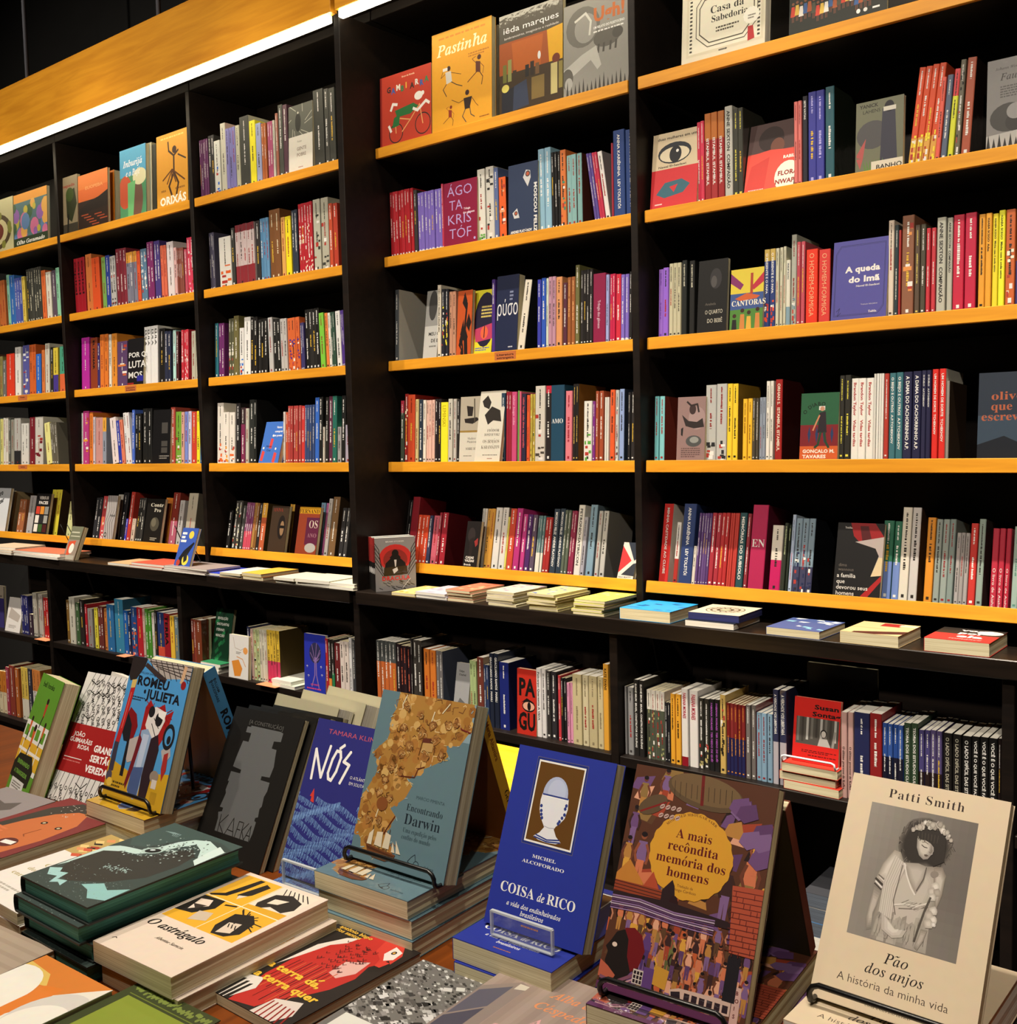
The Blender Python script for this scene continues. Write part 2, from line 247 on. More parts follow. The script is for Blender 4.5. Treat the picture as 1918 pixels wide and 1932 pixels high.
 'w': (174,(49,-4,7,106,2,114,-4,117,-4,124,55,124,55,117,48,116,46,110,46,106,48,101,67,51,84,94,80,106,76,115,67,118,67,124,129,124,129,117,121,115,118,110,118,108,119,105,134,56,153,102,155,110,152,116,142,118,142,124,178,124,178,118,170,114,165,103,122,-4,116,-4,89,79,56,-4)),
 'x': (128,(2,0,2,6,14,12,25,22,49,54,17,105,10,114,2,117,2,124,68,124,68,118,59,116,56,112,60,104,73,82,90,103,94,112,91,116,80,118,80,124,124,124,124,118,113,113,102,102,79,74,116,14,121,8,128,6,128,0,62,0,62,6,71,8,74,12,69,24,55,46,39,24,34,14,37,8,46,6,47,6,47,0)),
}
ITALIC_OUTLINES = {
 'A': (185,(-34,0,-33,5,-16,10,0,22,43,73,142,190,148,190,141,23,142,15,146,10,154,6,164,5,164,0,88,0,90,5,92,5,102,6,109,10,113,18,114,31,115,63,53,63,46,60,26,36,16,22,13,14,14,10,17,7,32,5,30,0),(57,73,116,73,119,147)),
 'B': (176,(-14,0,-12,5,-11,5,0,7,8,11,13,18,17,29,50,154,53,168,52,174,48,177,32,180,34,186,102,186,137,182,157,168,164,146,159,126,144,111,119,100,136,91,147,77,150,58,148,42,140,27,128,16,112,7,92,2,68,0),(77,104,103,106,121,115,132,129,136,148,132,164,121,174,102,177,89,176,84,172,80,164,75,146,65,108,68,104),(61,8,87,12,105,22,116,39,120,61,118,76,110,87,96,93,78,95,65,94,60,89,44,29,42,23,42,18,43,13,46,10)),
 'C': (188,(87,-4,66,-2,47,5,31,16,20,31,12,50,10,72,12,91,18,110,28,129,41,146,56,161,72,173,100,186,128,190,145,188,165,183,172,181,177,183,181,188,187,188,176,133,170,133,170,137,170,141,168,158,160,171,148,178,131,181,115,179,98,172,83,162,70,148,58,131,50,112,44,92,42,70,46,44,56,24,73,12,94,8,129,16,160,41,165,36,148,18,129,6,110,-2)),
 'F': (162,(-12,0,-11,5,-10,5,4,7,12,14,18,29,52,154,54,168,53,173,49,177,34,180,35,186,168,186,160,142,155,142,155,144,155,147,153,161,148,170,138,175,123,176,102,176,87,174,83,167,78,149,66,103,81,103,103,106,117,114,126,130,132,130,114,62,108,62,109,69,110,76,108,85,105,90,98,93,85,94,64,94,46,28,45,22,45,18,46,12,50,8,68,5,67,0)),
 'G': (216,(98,-4,73,-2,52,5,34,17,22,32,14,51,11,72,13,92,19,111,28,130,41,147,56,162,72,174,100,186,131,190,149,188,166,184,179,178,186,177,195,179,201,188,206,188,194,131,189,131,183,152,171,168,154,178,132,181,109,177,87,165,69,146,55,122,46,96,42,69,46,42,58,21,77,8,102,4,115,6,128,10,137,17,142,26,151,63,152,69,153,74,152,80,148,83,129,86,130,91,207,91,206,86,190,83,183,75,180,68,177,58,166,14,134,0)),
 'I': (98,(-12,0,-11,5,-10,5,4,7,12,14,18,29,52,154,54,168,53,173,49,177,34,180,35,186,110,186,109,180,107,180,96,179,90,176,84,168,80,157,46,32,44,18,45,12,49,8,64,5,63,0)),
 'J': (103,(9,-4,-3,-2,-13,3,-18,10,-20,20,-16,30,-12,34,-6,35,3,31,7,22,6,19,6,16,4,10,6,6,11,4,17,6,20,10,24,19,27,31,59,152,62,168,61,174,57,177,38,180,40,186,117,186,116,180,105,180,98,176,93,170,89,159,61,54,52,28,41,10,26,0)),
 'M': (236,(-14,0,-13,5,1,7,10,14,16,29,51,154,54,168,52,173,49,177,33,180,35,186,85,186,104,43,198,186,250,186,248,180,246,180,236,179,229,176,224,168,219,157,186,32,184,24,183,18,184,12,188,8,204,5,202,0,129,0,130,4,144,7,152,16,159,33,192,157,88,0,84,0,63,157,31,41,26,19,28,12,31,8,47,5,46,0)),
 'O': (206,(80,-4,60,-2,42,4,28,14,17,28,11,45,8,65,10,83,15,101,23,118,34,135,46,150,60,164,76,174,93,183,110,188,128,190,148,188,165,181,179,171,189,157,196,140,198,121,193,91,180,61,160,34,136,13,109,0),(80,4,94,6,107,12,119,20,131,32,150,61,163,96,167,132,165,154,157,169,145,179,128,182,114,180,99,174,86,163,73,150,62,133,52,114,42,84,39,55,42,33,50,17,63,7)),
 'P': (161,(-14,0,-12,5,-11,5,0,6,7,10,12,17,17,29,50,154,53,168,52,174,48,177,32,180,34,186,107,186,138,181,157,167,163,144,161,129,154,116,143,104,128,96,110,91,88,89,64,89,59,86,43,26,42,22,42,18,43,12,48,8,66,5,64,0),(77,97,101,100,119,110,130,125,133,146,131,160,124,170,113,176,98,178,86,175,80,162,64,105,64,101,66,98)),
 'S': (148,(61,-4,43,-2,23,4,20,5,17,5,10,3,6,-3,1,-3,10,58,15,58,19,35,28,18,41,8,58,4,68,6,77,9,84,15,90,23,93,32,94,42,91,56,83,70,73,80,62,93,41,119,37,130,35,141,37,154,42,166,50,176,61,184,74,188,89,190,101,189,112,186,121,184,125,183,131,184,135,189,140,189,132,134,128,134,125,155,118,170,107,178,93,181,80,179,70,173,64,163,62,150,63,142,67,134,80,116,92,104,105,90,116,72,120,50,118,36,113,23,104,12,92,3,78,-2)),
 'T': (168,(20,0,21,5,23,5,39,8,48,16,56,36,91,167,92,172,90,175,85,176,78,176,50,173,41,168,34,162,24,141,18,141,30,186,184,186,176,140,170,140,171,144,171,148,169,162,164,170,154,175,138,176,127,176,122,175,119,169,83,37,79,17,81,11,85,8,103,5,106,5,104,0)),
 'W': (237,(33,-4,40,158,38,169,35,176,28,180,16,181,17,186,92,186,90,181,88,181,77,180,71,176,67,168,66,155,61,46,128,142,129,158,128,169,125,176,118,180,109,181,107,181,108,186,179,186,178,181,164,179,158,170,155,151,151,48,218,149,226,162,228,172,223,178,209,181,211,186,267,186,266,181,265,181,257,179,250,174,233,152,128,-4,122,-4,128,124,38,-4)),
 'a': (137,(20,-3,10,-1,3,4,-1,13,-3,26,0,48,7,70,20,91,36,110,54,122,73,126,87,123,93,112,96,124,117,124,92,36,89,18,90,15,93,14,101,18,113,32,116,29,96,5,78,-3,70,0,67,9,76,47,62,25,48,9,34,0),(33,13,39,15,46,19,61,35,74,56,84,80,88,103,84,115,74,120,62,116,50,106,38,90,30,70,23,49,21,29,24,17)),
 'b': (136,(33,-3,18,-2,7,2,0,8,-2,14,-1,20,35,162,37,170,37,175,34,181,24,182,20,182,22,187,38,189,49,192,62,195,65,194,65,192,41,100,62,120,86,126,100,124,112,116,120,103,122,87,120,71,115,55,106,40,95,26,82,14,66,5,50,-1),(38,4,53,7,67,16,80,30,90,48,96,67,98,84,97,96,92,106,84,112,74,113,62,110,50,102,41,87,33,67,22,26,20,15,24,7)),
 'c': (119,(40,-3,23,0,10,9,2,24,0,44,1,57,5,70,19,95,41,114,60,124,80,126,91,125,100,121,105,114,107,107,103,96,99,92,93,91,84,94,82,102,83,107,86,112,87,114,88,116,86,119,79,120,65,117,52,108,40,95,32,78,26,60,24,43,25,29,30,18,38,12,49,9,70,15,91,33,95,28,68,5)),
 'd': (142,(24,-3,13,-1,4,5,-2,16,-4,29,-2,43,2,57,18,87,40,112,58,123,77,126,90,124,97,117,109,166,110,170,110,174,107,180,97,182,93,182,94,187,122,192,135,195,138,192,138,189,137,187,96,32,94,24,94,18,95,14,100,12,109,17,122,32,127,29,105,4,96,-1,87,-3,76,0,73,11,80,45,67,24,53,8,40,0),(36,11,44,12,51,17,66,34,80,57,89,82,93,104,89,116,85,119,79,120,66,117,53,107,40,92,30,71,23,50,20,31,22,23,25,16,30,12)),
 'e': (115,(36,-3,20,0,8,8,1,22,-2,40,0,52,4,66,18,92,40,113,59,123,78,126,89,125,97,121,102,115,103,106,98,90,83,76,59,64,24,57,23,47,22,39,25,23,34,14,48,10,67,16,88,32,92,28,79,14,66,5,51,-1),(26,63,50,69,67,80,78,93,82,108,79,116,72,119,64,118,55,112,38,92)),
 'f': (80,(-19,-61,-26,-60,-32,-57,-35,-52,-36,-46,-34,-38,-26,-35,-20,-37,-18,-43,-18,-48,-20,-51,-17,-54,-10,-51,-4,-43,1,-30,5,-10,28,113,3,113,5,122,30,122,33,136,42,161,54,180,69,191,86,195,96,193,104,189,108,183,110,176,107,166,97,163,90,166,87,174,88,176,88,179,90,182,88,186,82,188,69,179,59,153,53,122,84,122,83,113,51,113,40,60,27,3,13,-34,-2,-54)),
 'g': (114,(25,-61,6,-59,-8,-52,-18,-42,-21,-30,-12,-9,14,10,5,16,2,23,8,34,23,48,9,61,4,78,6,90,12,102,20,112,32,120,46,126,61,127,82,123,98,118,116,118,116,106,97,106,99,94,97,81,92,70,83,60,72,52,58,47,44,45,33,46,26,40,24,35,29,28,45,22,64,15,78,8,86,-2,89,-16,87,-28,81,-40,72,-49,59,-56,43,-60),(44,52,53,53,60,58,72,76,76,100,75,109,72,115,66,120,59,121,51,119,43,114,31,96,28,85,26,73,31,57),(30,-53,52,-50,66,-40,70,-24,69,-18,65,-12,53,-4,38,2,21,7,2,-8,-4,-26,0,-41,11,-50)),
 'h': (161,(122,-3,112,-1,104,4,99,13,97,24,98,40,102,60,108,88,112,103,112,113,110,125,100,129,85,124,69,109,56,88,50,69,35,0,10,0,45,166,47,180,42,190,28,193,26,193,29,204,78,204,68,155,62,132,57,110,60,110,84,137,110,146,126,143,135,133,138,116,137,105,134,87,126,55,124,40,123,27,125,18,132,14,141,16,150,20,154,13,138,1)),
 'i': (71,(49,158,39,162,35,171,39,181,49,185,59,181,63,171,59,161),(13,-3,3,0,0,12,1,21,4,34,22,96,23,102,24,106,23,110,20,113,7,115,8,120,26,122,38,124,50,126,52,123,52,121,51,118,25,32,23,21,24,15,29,13,38,18,52,34,56,30,34,5)),
 'j': (70,(50,158,40,162,36,171,40,181,50,185,60,181,64,171,60,161),(-20,-61,-28,-60,-34,-56,-37,-51,-39,-44,-36,-36,-29,-33,-22,-36,-20,-43,-20,-47,-20,-50,-20,-53,-17,-54,-11,-49,-4,-35,2,-10,10,27,24,99,25,102,25,105,22,113,8,115,8,120,24,122,36,124,47,126,50,126,50,122,29,23,20,-14,8,-40,-4,-56)),
 'l': (69,(13,-3,3,1,-1,10,1,22,5,40,39,165,40,173,40,178,37,181,23,184,24,188,42,190,54,193,65,195,68,192,67,186,25,34,22,20,24,15,27,14,36,18,49,33,53,29,42,15,31,5,21,-1)),
 'm': (220,(164,-3,154,1,150,12,154,31,170,87,172,102,170,108,164,110,157,108,148,103,130,84,112,55,100,29,91,0,70,0,94,81,98,103,96,108,91,110,78,105,62,92,45,72,34,52,25,28,16,0,-5,0,20,85,23,97,24,105,24,110,20,112,7,115,8,120,38,124,45,126,49,126,52,123,52,121,51,118,36,71,74,112,105,126,117,122,122,111,114,74,137,103,159,120,180,126,192,122,196,110,194,101,192,89,174,26,174,23,173,20,174,16,178,14,188,19,193,26,200,35,203,30,184,5)),
 'n': (146,(89,-4,79,0,76,11,86,56,97,102,95,108,90,110,78,105,64,93,49,76,37,57,27,33,17,0,-5,0,21,88,25,105,21,112,9,114,7,114,8,119,27,121,40,124,52,126,53,126,53,123,37,71,57,95,75,112,92,122,105,126,117,122,121,111,120,101,117,89,102,35,99,26,98,20,100,15,104,14,113,19,125,36,129,33,109,6)),
 'o': (140,(42,-3,24,0,10,9,1,23,-2,41,0,56,6,71,14,86,24,99,37,110,51,119,66,125,80,126,99,124,113,114,122,100,126,82,124,69,120,55,104,29,81,9,62,0),(45,4,56,7,66,13,76,22,84,34,97,62,102,90,96,112,79,120,66,116,53,107,41,92,31,73,24,53,22,33,24,21,28,12,36,6)),
 'p': (136,(-38,-60,-37,-55,-26,-53,-20,-50,-15,-44,-12,-35,22,94,23,100,24,105,23,110,21,112,6,114,8,119,25,121,37,124,50,126,52,124,51,120,45,100,67,120,90,126,104,124,114,117,121,105,123,90,121,74,116,58,108,42,97,28,85,15,71,5,56,-1,40,-3,29,-2,20,2,12,-32,9,-45,10,-50,14,-53,31,-55,29,-60),(40,4,51,6,62,12,72,21,81,33,94,61,99,91,98,101,94,108,88,113,80,114,66,111,54,101,44,85,36,65,26,26,26,20,25,16,29,7)),
 'r': (90,(-5,0,18,84,22,104,21,109,19,112,5,114,6,119,24,122,36,124,47,126,50,126,50,123,36,72,63,113,83,126,92,123,95,113,94,106,90,101,86,97,80,96,72,99,68,107,38,63,16,0)),
 's': (99,(31,-3,13,0,2,2,-2,2,-4,-2,-9,-2,-3,42,2,42,4,26,10,14,18,6,28,4,37,6,44,10,49,18,50,28,48,37,42,48,33,59,25,70,18,82,16,95,18,108,25,118,36,124,49,126,66,124,77,121,82,122,84,126,88,126,83,86,78,86,70,111,52,120,46,118,41,115,38,110,36,104,39,95,46,83,54,72,62,62,69,49,72,36,70,25,66,16,60,8,52,2,42,-2)),
 't': (75,(13,-3,4,0,0,10,1,18,3,25,26,113,8,113,9,119,33,130,54,157,60,157,50,122,73,122,71,113,48,113,26,31,24,18,25,14,29,12,37,17,50,32,54,27,33,4)),
 'u': (146,(18,-3,11,-2,6,2,3,7,2,15,3,28,8,46,20,91,22,99,22,106,21,110,19,113,5,115,6,120,24,122,36,124,48,126,51,125,51,122,50,118,28,43,25,30,24,22,26,15,32,13,40,15,50,22,71,46,91,81,104,124,126,124,102,37,98,19,100,14,104,13,114,18,126,34,130,30,110,5,89,-3,79,0,76,11,80,32,88,61,68,33,51,13,34,1)),
 'v': (119,(24,-3,20,68,18,92,14,106,8,112,0,114,-2,114,-1,120,11,122,21,124,28,126,32,126,37,114,41,75,44,23,66,47,82,68,93,85,96,96,92,102,86,108,84,115,87,124,96,127,101,126,106,122,109,110,98,78,64,34,30,-3)),
 'z': (106,(57,-3,46,-2,30,1,5,6,-3,4,-11,0,-12,-1,-14,-2,-17,1,-13,8,76,104,60,103,42,106,28,108,18,105,10,95,6,98,16,119,22,124,30,126,41,125,56,122,70,119,80,118,93,122,100,126,103,123,102,121,100,118,10,20,26,22,46,19,63,16,75,21,84,34,88,32,79,10,70,-1)),
}
GL = {}
for style, table in (('b', BOLD_OUTLINES), ('i', ITALIC_OUTLINES)):
    for ch, g in table.items():
        GL[style+ch] = (g[0]/400, [[(l[i]/400, l[i+1]/400) for i in range(0, len(l), 2)] for l in g[1:]])
ACC = {'ã': 'a~', 'õ': 'o~', 'á': "a'", 'é': "e'", 'í': "i'", 'ó': "o'", 'ú': "u'", 'ô': 'o^', 'ê': 'e^', 'â': 'a^', 'ç': 'c,', 'Á': "A'", 'Ã': 'A~', 'Ç': 'C,', 'Ó': "O'"}
_tc = {}
def thin_loop(l, t):
    """moves an outline inwards by t, so that a bold letter turns lighter"""
    n = len(l); out = []
    for i in range(n):
        (ax, ay), (bx, by), (cx, cy) = l[i-1], l[i], l[(i+1) % n]
        d1 = Vector((bx-ax, by-ay)); d2 = Vector((cx-bx, cy-by))
        if d1.length < 1e-6 or d2.length < 1e-6: out.append((bx, by)); continue
        d1.normalize(); d2.normalize(); v = d1+d2
        if v.length < .3: out.append((bx, by)); continue
        v.normalize(); nrm = Vector((v.y, -v.x)); k = min(1.6, 1/max(.4, v.dot(d1)))
        out.append((bx+nrm.x*t*k, by+nrm.y*t*k))
    return out
def serif(s, style='b', thin=0, track=0):
    key = (s, style, thin, track)
    if key in _tc: return _tc[key]
    P = []; F = []; x = 0
    for ch in s:
        acc = ''
        if ch in ACC: ch, acc = ACC[ch]
        g = GL.get(style+ch)
        if g is None:
            if ch in '.,•-/':
                y = {'.': 0, ',': -.03, '•': .18, '-': .2, '/': .2}[ch]
                n = len(P); P += [(x+.03, y), (x+.11, y), (x+.11, y+.08), (x+.03, y+.08)]; F.append((n, n+1, n+2, n+3)); x += .16
            else: x += .2
            continue
        adv, loops = g
        if thin:
            loops = [thin_loop(l, thin) for l in loops]
        def inside(pt, l): return sum(((l[i-1][1] > pt[1]) != (l[i][1] > pt[1])) and pt[0] < (l[i][0]-l[i-1][0])*(pt[1]-l[i-1][1])/(l[i][1]-l[i-1][1])+l[i-1][0] for i in range(len(l))) % 2
        for l in loops:
            if any(m is not l and inside(l[0], m) for m in loops): continue
            grp = [l]+[m for m in loops if m is not l and inside(m[0], l)]
            tri = tessellate_polygon([[Vector((a+x, b, 0)) for a, b in m] for m in grp])
            n = len(P); P += [(a+x, b) for m in grp for a, b in m]; F += [tuple(n+i for i in t) for t in tri]
        if acc:
            xs = [a for l in loops for a, b in l]; top = max(b for l in loops for a, b in l); mx = x+(min(xs)+max(xs))/2; t = top+.06
            if ch == 'i': t = top-.06
            n = len(P)
            if acc == '~': q = [(-.12, 0), (-.06, .05), (.02, .02), (.1, .07), (.12, .11), (.06, .07), (-.02, .09), (-.1, .05)]
            elif acc == "'": q = [(-.04, -.01), (0, -.01), (.11, .13), (.03, .13)]
            elif acc == '^': q = [(-.12, -.01), (-.07, -.01), (0, .07), (.07, -.01), (.12, -.01), (.02, .13), (-.02, .13)]
            else: q = [(-.03, -.02-t), (.04, -.02-t), (.07, -.1-t), (0, -.17-t), (-.07, -.16-t), (0, -.1-t)]
            P += [(mx+a, t+b) for a, b in q]; F.append(tuple(range(n, n+len(q))))
        x += adv+track
    _tc[key] = (P, F, max(x, .01)); return _tc[key]
_fc = bpy.data.curves.new('lettering', 'FONT'); _fo = bpy.data.objects.new('lettering', _fc); COL.objects.link(_fo)
def sans(s, bold=0, track=0):
    key = (s, bold, track)
    if key in _tc: return _tc[key]
    _fc.body = s; _fc.offset = bold; _fc.size = 1; _fc.resolution_u = 2; _fc.space_character = 1+track
    bpy.context.view_layer.update()
    ev = _fo.evaluated_get(bpy.context.evaluated_depsgraph_get()); me = ev.to_mesh()
    P = [(v.co.x, v.co.y) for v in me.vertices]; F = [tuple(p.vertices) for p in me.polygons]
    ev.to_mesh_clear()
    w = max([p[0] for p in P] or [.01]); _tc[key] = (P, F, w); return _tc[key]
def letters(s, font):
    """(points, faces, width); font: s sans, S bold sans, b bold serif, r light serif, i italic serif, I bold italic"""
    if font == 's': return sans(s)
    if font == 'l': return sans(s, -.006)
    if font == 'S': return sans(s, .022)
    if font == 'X': return sans(s, .04, .05)
    st, thin, track = {'b': ('b', 0, 0), 'r': ('b', .0045, 0), 'R': ('b', .0055, .045), 'i': ('i', -.003, .012), 'I': ('i', -.012, .02)}[font]
    P, F, w = serif(s, st, thin, track)
    return [(x*1.45, y*1.45) for x, y in P], F, w*1.45

class Art:
    """draws flat print on a cover of W x H metres; x, y run 0..100 from the cover's top left corner"""
    def __init__(s, mb, W, H, y0=0, step=4e-6): s.mb = mb; s.W = W; s.H = H; s.k = 1; s.y0 = y0; s.step = step
    def P(s, x, y): return (x/100*s.W, s.y0-s.k*s.step-1e-4, (1-y/100)*s.H)
    def _up(s): s.k += 1
    def poly(s, pts, c):
        # clip to the cover
        def clip(p, ax, lim, sg):
            out = []
            for i in range(len(p)):
                a, b = p[i-1], p[i]; ia = (a[ax]-lim)*sg >= 0; ib = (b[ax]-lim)*sg >= 0
                if ia != ib:
                    t = (lim-a[ax])/(b[ax]-a[ax]); out.append((a[0]+t*(b[0]-a[0]), a[1]+t*(b[1]-a[1])))
                if ib: out.append(b)
            return out
        for ax, lim, sg in ((0, 0, 1), (0, 100, -1), (1, 0, 1), (1, 100, -1)):
            pts = clip(pts, ax, lim, sg)
            if len(pts) < 3: return s
        s.mb.poly([s.P(*p) for p in pts][::-1], c); s._up(); return s
    def soft(s, pts, c0, c1, n=6, to=None, shrink=.55):
        """a shape whose colour runs from c0 at its rim to c1 inside, in n steps"""
        cx, cy = to or (sum(p[0] for p in pts)/len(pts), sum(p[1] for p in pts)/len(pts))
        for i in range(n):
            t = i/max(1, n-1); f = 1-shrink*t; c = ''.join('%02x' % round(int(c0[j:j+2], 16)*(1-t)+int(c1[j:j+2], 16)*t) for j in (0, 2, 4))
            s.poly([(cx+(x-cx)*f, cy+(y-cy)*f) for x, y in pts], c)
        return s
    def rect(s, x0, y0, x1, y1, c): return s.poly([(x0, y0), (x1, y0), (x1, y1), (x0, y1)], c)
    def ell(s, x, y, rx, ry=None, c='ffffff', n=20, rot=0, a0=0, a1=360):
        ry = rx*s.W/s.H if ry is None else ry; q = []; asp = s.W/s.H
        m = n if a1-a0 >= 360 else n+1
        for i in range(m):
            t = R(a0+(a1-a0)*i/n); u, v = rx*cos(t), ry/asp*sin(t); cr, sr = cos(R(rot)), sin(R(rot))
            q.append((x+u*cr-v*sr, y+(u*sr+v*cr)*asp))
        return s.poly(q, c)
    def line(s, pts, w, c, closed=False):
        """polyline, w in per cent of the cover width"""
        asp = s.W/s.H; pts = list(pts); h = w/2
        if closed: pts.append(pts[0])
        k0 = s.k
        for a, b in zip(pts, pts[1:]):
            dx, dy = b[0]-a[0], (b[1]-a[1])/asp; L = math.hypot(dx, dy)
            if L < 1e-6: continue
            dx /= L; dy /= L; e = h*.6
            q = [(a[0]-dx*e-dy*h, a[1]+(-dy*e+dx*h)*asp), (b[0]+dx*e-dy*h, b[1]+(dy*e+dx*h)*asp), (b[0]+dx*e+dy*h, b[1]+(dy*e-dx*h)*asp), (a[0]-dx*e+dy*h, a[1]+(-dy*e-dx*h)*asp)]
            s.poly(q, c); s.k = k0+(s.k-k0) % 2
        s.k = k0+2; return s
    def text(s, t, x, y, size, c, font='s', al='l', fit=None, rot=0):
        """size in per cent of height, fit = width in per cent, y = baseline"""
        P, F, w = letters(t, font); k = size/100*s.H; kx = k
        if fit: kx = fit/100*s.W/w
        off = {'l': 0, 'c': -w/2, 'r': -w}[al]; cr, sr = cos(R(rot)), sin(R(rot)); out = []
        for a, b in P:
            u, v = (a+off)*kx, b*k; u, v = u*cr-v*sr, u*sr+v*cr
            out.append((x/100*s.W+u, s.y0-s.k*s.step-1e-4, (1-y/100)*s.H+v))
        s.mb.mesh(out, F, c); s._up(); return s
    def curve(s, t, cx, cy, rad, a0, size, c, font='r'):
        """text along a circle; a0 start angle in degrees, clockwise"""
        ang = a0; k = size/100*s.H
        for ch in t:
            if ch != ' ':
                P, F, w = letters(ch, font); th = R(ang); r = rad/100*s.W
                ox, oz = cx/100*s.W+r*sin(th), (1-cy/100)*s.H+r*cos(th); cr, sr = cos(-th), sin(-th)
                s.mb.mesh([(ox+a*k*cr-b*k*sr, s.y0-s.k*s.step-1e-4, oz+a*k*sr+b*k*cr) for a, b in P], F, c)
            else: w = .25
            ang += math.degrees((w+.06)*k/(rad/100*s.W))
        s._up(); return s
    def marks(s, x0, y0, x1, y1, c, lines=2, seed=1):
        """lines of print too small to be read"""
        rr = random.Random(seed); hgt = (y1-y0)/max(1, lines)
        for i in range(lines):
            x = x0; xe = x1-(rr.random()*.25*(x1-x0) if i == lines-1 else 0); k0 = s.k
            while x < xe:
                w = (1.2+2.2*rr.random())*(x1-x0)/26
                s.rect(x, y0+i*hgt+hgt*.2, min(x+w, xe), y0+i*hgt+hgt*.72, c); s.k = k0; x += w+(x1-x0)/60*(1+rr.random())
            s.k = k0+1
        return s

# ------------------------------------------------------------------ books
def book_meshes(W, H, T, col, art=None, spine=None, back=None, hard=False, arc=0, spine_art=None, wrap=False, inner=None, page=None, swell=0, seed=0):
    """cover mesh and page mesh of a book: x 0..W, z 0..H, front cover at y 0, back at y T, spine at x 0"""
    rr = random.Random(seed)
    c = MB(); t = .0022 if hard else .0009; ov = .003 if hard else 0
    sp = spine or col; bk = back or col
    c.box((0, 0, 0), (W, t, H), col); c.box((0, T-t, 0), (W, T, H), bk)
    if hard:                                                   # rounded hard spine
        n = 6; P = []
        for i in range(n+1):
            a = pi*i/n; P += [(-.004*sin(a), T/2-T/2*cos(a), 0), (-.004*sin(a), T/2-T/2*cos(a), H)]
        c.mesh(P, [(2*i, 2*i+1, 2*i+3, 2*i+2) for i in range(n)], sp)
    else: c.box((0, 0, 0), (t, T, H), sp)
    if art: art(Art(c, W, H))
    if spine_art:
        n0 = len(c.V); spine_art(Art(c, T, H))
        for i in range(n0, len(c.V)):
            x, y, z = c.V[i]; c.V[i] = (y, T-x, z)             # art's x runs across the spine
    p = MB()
    x1 = W-ov-.0006; z0 = ov; z1 = H-ov-(.0004 if not hard else 0)
    n = 5
    if hard:                                                   # concave fore-edge
        ys = [t+(T-2*t)*i/n for i in range(n+1)]; P = []
        for y in ys:
            d = .003*sin(pi*(y-t)/(T-2*t)); P += [(t, y, z0), (x1-d, y, z0), (x1-d, y, z1), (t, y, z1)]
        F = []
        for i in range(n):
            a, b = 4*i, 4*i+4
            F += [(a, a+1, b+1, b), (a+1, a+2, b+2, b+1), (a+2, a+3, b+3, b+2)]
        p.mesh(P, F, 'ffffff')
    else:
        ys = [t+(T-2*t)*i/n for i in range(n+1)]; P = []
        for i, y in enumerate(ys):
            d = rr.uniform(0, .0009); P += [(t, y, z0), (x1-d, y, z0), (x1-d, y, z1-d*.6), (t, y, z1-d*.6)]
        F = []
        for i in range(n):
            a, b = 4*i, 4*i+4
            F += [(a, a+1, b+1, b), (a+1, a+2, b+2, b+1), (a+2, a+3, b+3, b+2)]
        p.mesh(P, F, 'ffffff')
    return c, p
def book(name, label, cat, W, H, T, col, art=None, group=None, wrap=False, page=None, **k):
    o = empty(name, label, cat, group)
    c, p = book_meshes(W, H, T, col, art, wrap=wrap, **k)
    c.build('cover', M_WRAP if wrap else M_MATT, o)
    p.build('page_block', page or M_PAGE, o)
    return o
def stand_at(o, X, Y, Z, yaw, tilt):
    o.location = (X, Y, Z+CAMZ); o.rotation_euler = Matrix.Rotation(R(yaw), 3, 'Z').to_4x4().to_euler()
    m = Matrix.Rotation(R(yaw), 4, 'Z') @ Matrix.Rotation(R(-tilt), 4, 'X'); o.rotation_euler = m.to_euler(); return o
def lie_at(o, X, Y, Ztop, yaw):
    """front cover up, foot towards the viewer; X, Y is the front left corner of the top face"""
    m = Matrix.Rotation(R(yaw), 4, 'Z') @ Matrix.Rotation(R(-90), 4, 'X'); o.location = (X, Y, Ztop+CAMZ); o.rotation_euler = m.to_euler(); return o
def pr(P): d = P.dot(_f); return (W_/2+F_*P.dot(_r)/d, H_/2-F_*P.dot(_u)/d)
def ray(x, y): return _f+(x-W_/2)/F_*_r-(y-H_/2)/F_*_u
def on_shelf(px, Y, Z):
    """world X of the point of a shelf line (Y, Z) that the photo shows at column px"""
    a = (px-W_/2)/F_; d = _r-a*_f                              # P . d = 0
    return -(Y*d.y+Z*d.z)/d.x
def rise(P, up, py):
    """how far along up from P until the photo's row py"""
    a = (H_/2-py)/F_; d = _u-a*_f
    return -P.dot(d)/up.dot(d)
def at_z(px, py, Z): d = ray(px, py); return d*(Z/d.z)
# ------------------------------------------------------------------ the room
def slab(name, a, b, m, **k):
    q = MB(); q.box((a[0], a[1], a[2]+CAMZ), (b[0], b[1], b[2]+CAMZ)); o = q.build(name, m); tag(o, kind='structure', label=None, cat=None); return o
slab('floor', (-7, -1.2, -1.44), (1.5, 3.1, -1.40), M_FLOOR)
slab('wall_back', (-7, 2.86, -1.40), (1.5, 2.9, 3.3), M_CEIL)
slab('ceiling', (-7, -1.2, 3.3), (1.5, 2.9, 3.34), M_CEIL)
# shelf rows: z of the top front edge, y of the front edge, backward tilt, setback of the books
ROWS = {1: (.964, 2.49, 0, .03), 2: (.614, 2.515, 0, .03), 3: (.270, 2.520, 2.5, .03), 4: (-.068, 2.505, 3, .03), 5: (-.402, 2.498, 11, .058),
        6: (-.865, 2.352, 0, .025), 7: (-1.285, 2.352, 0, .03)}
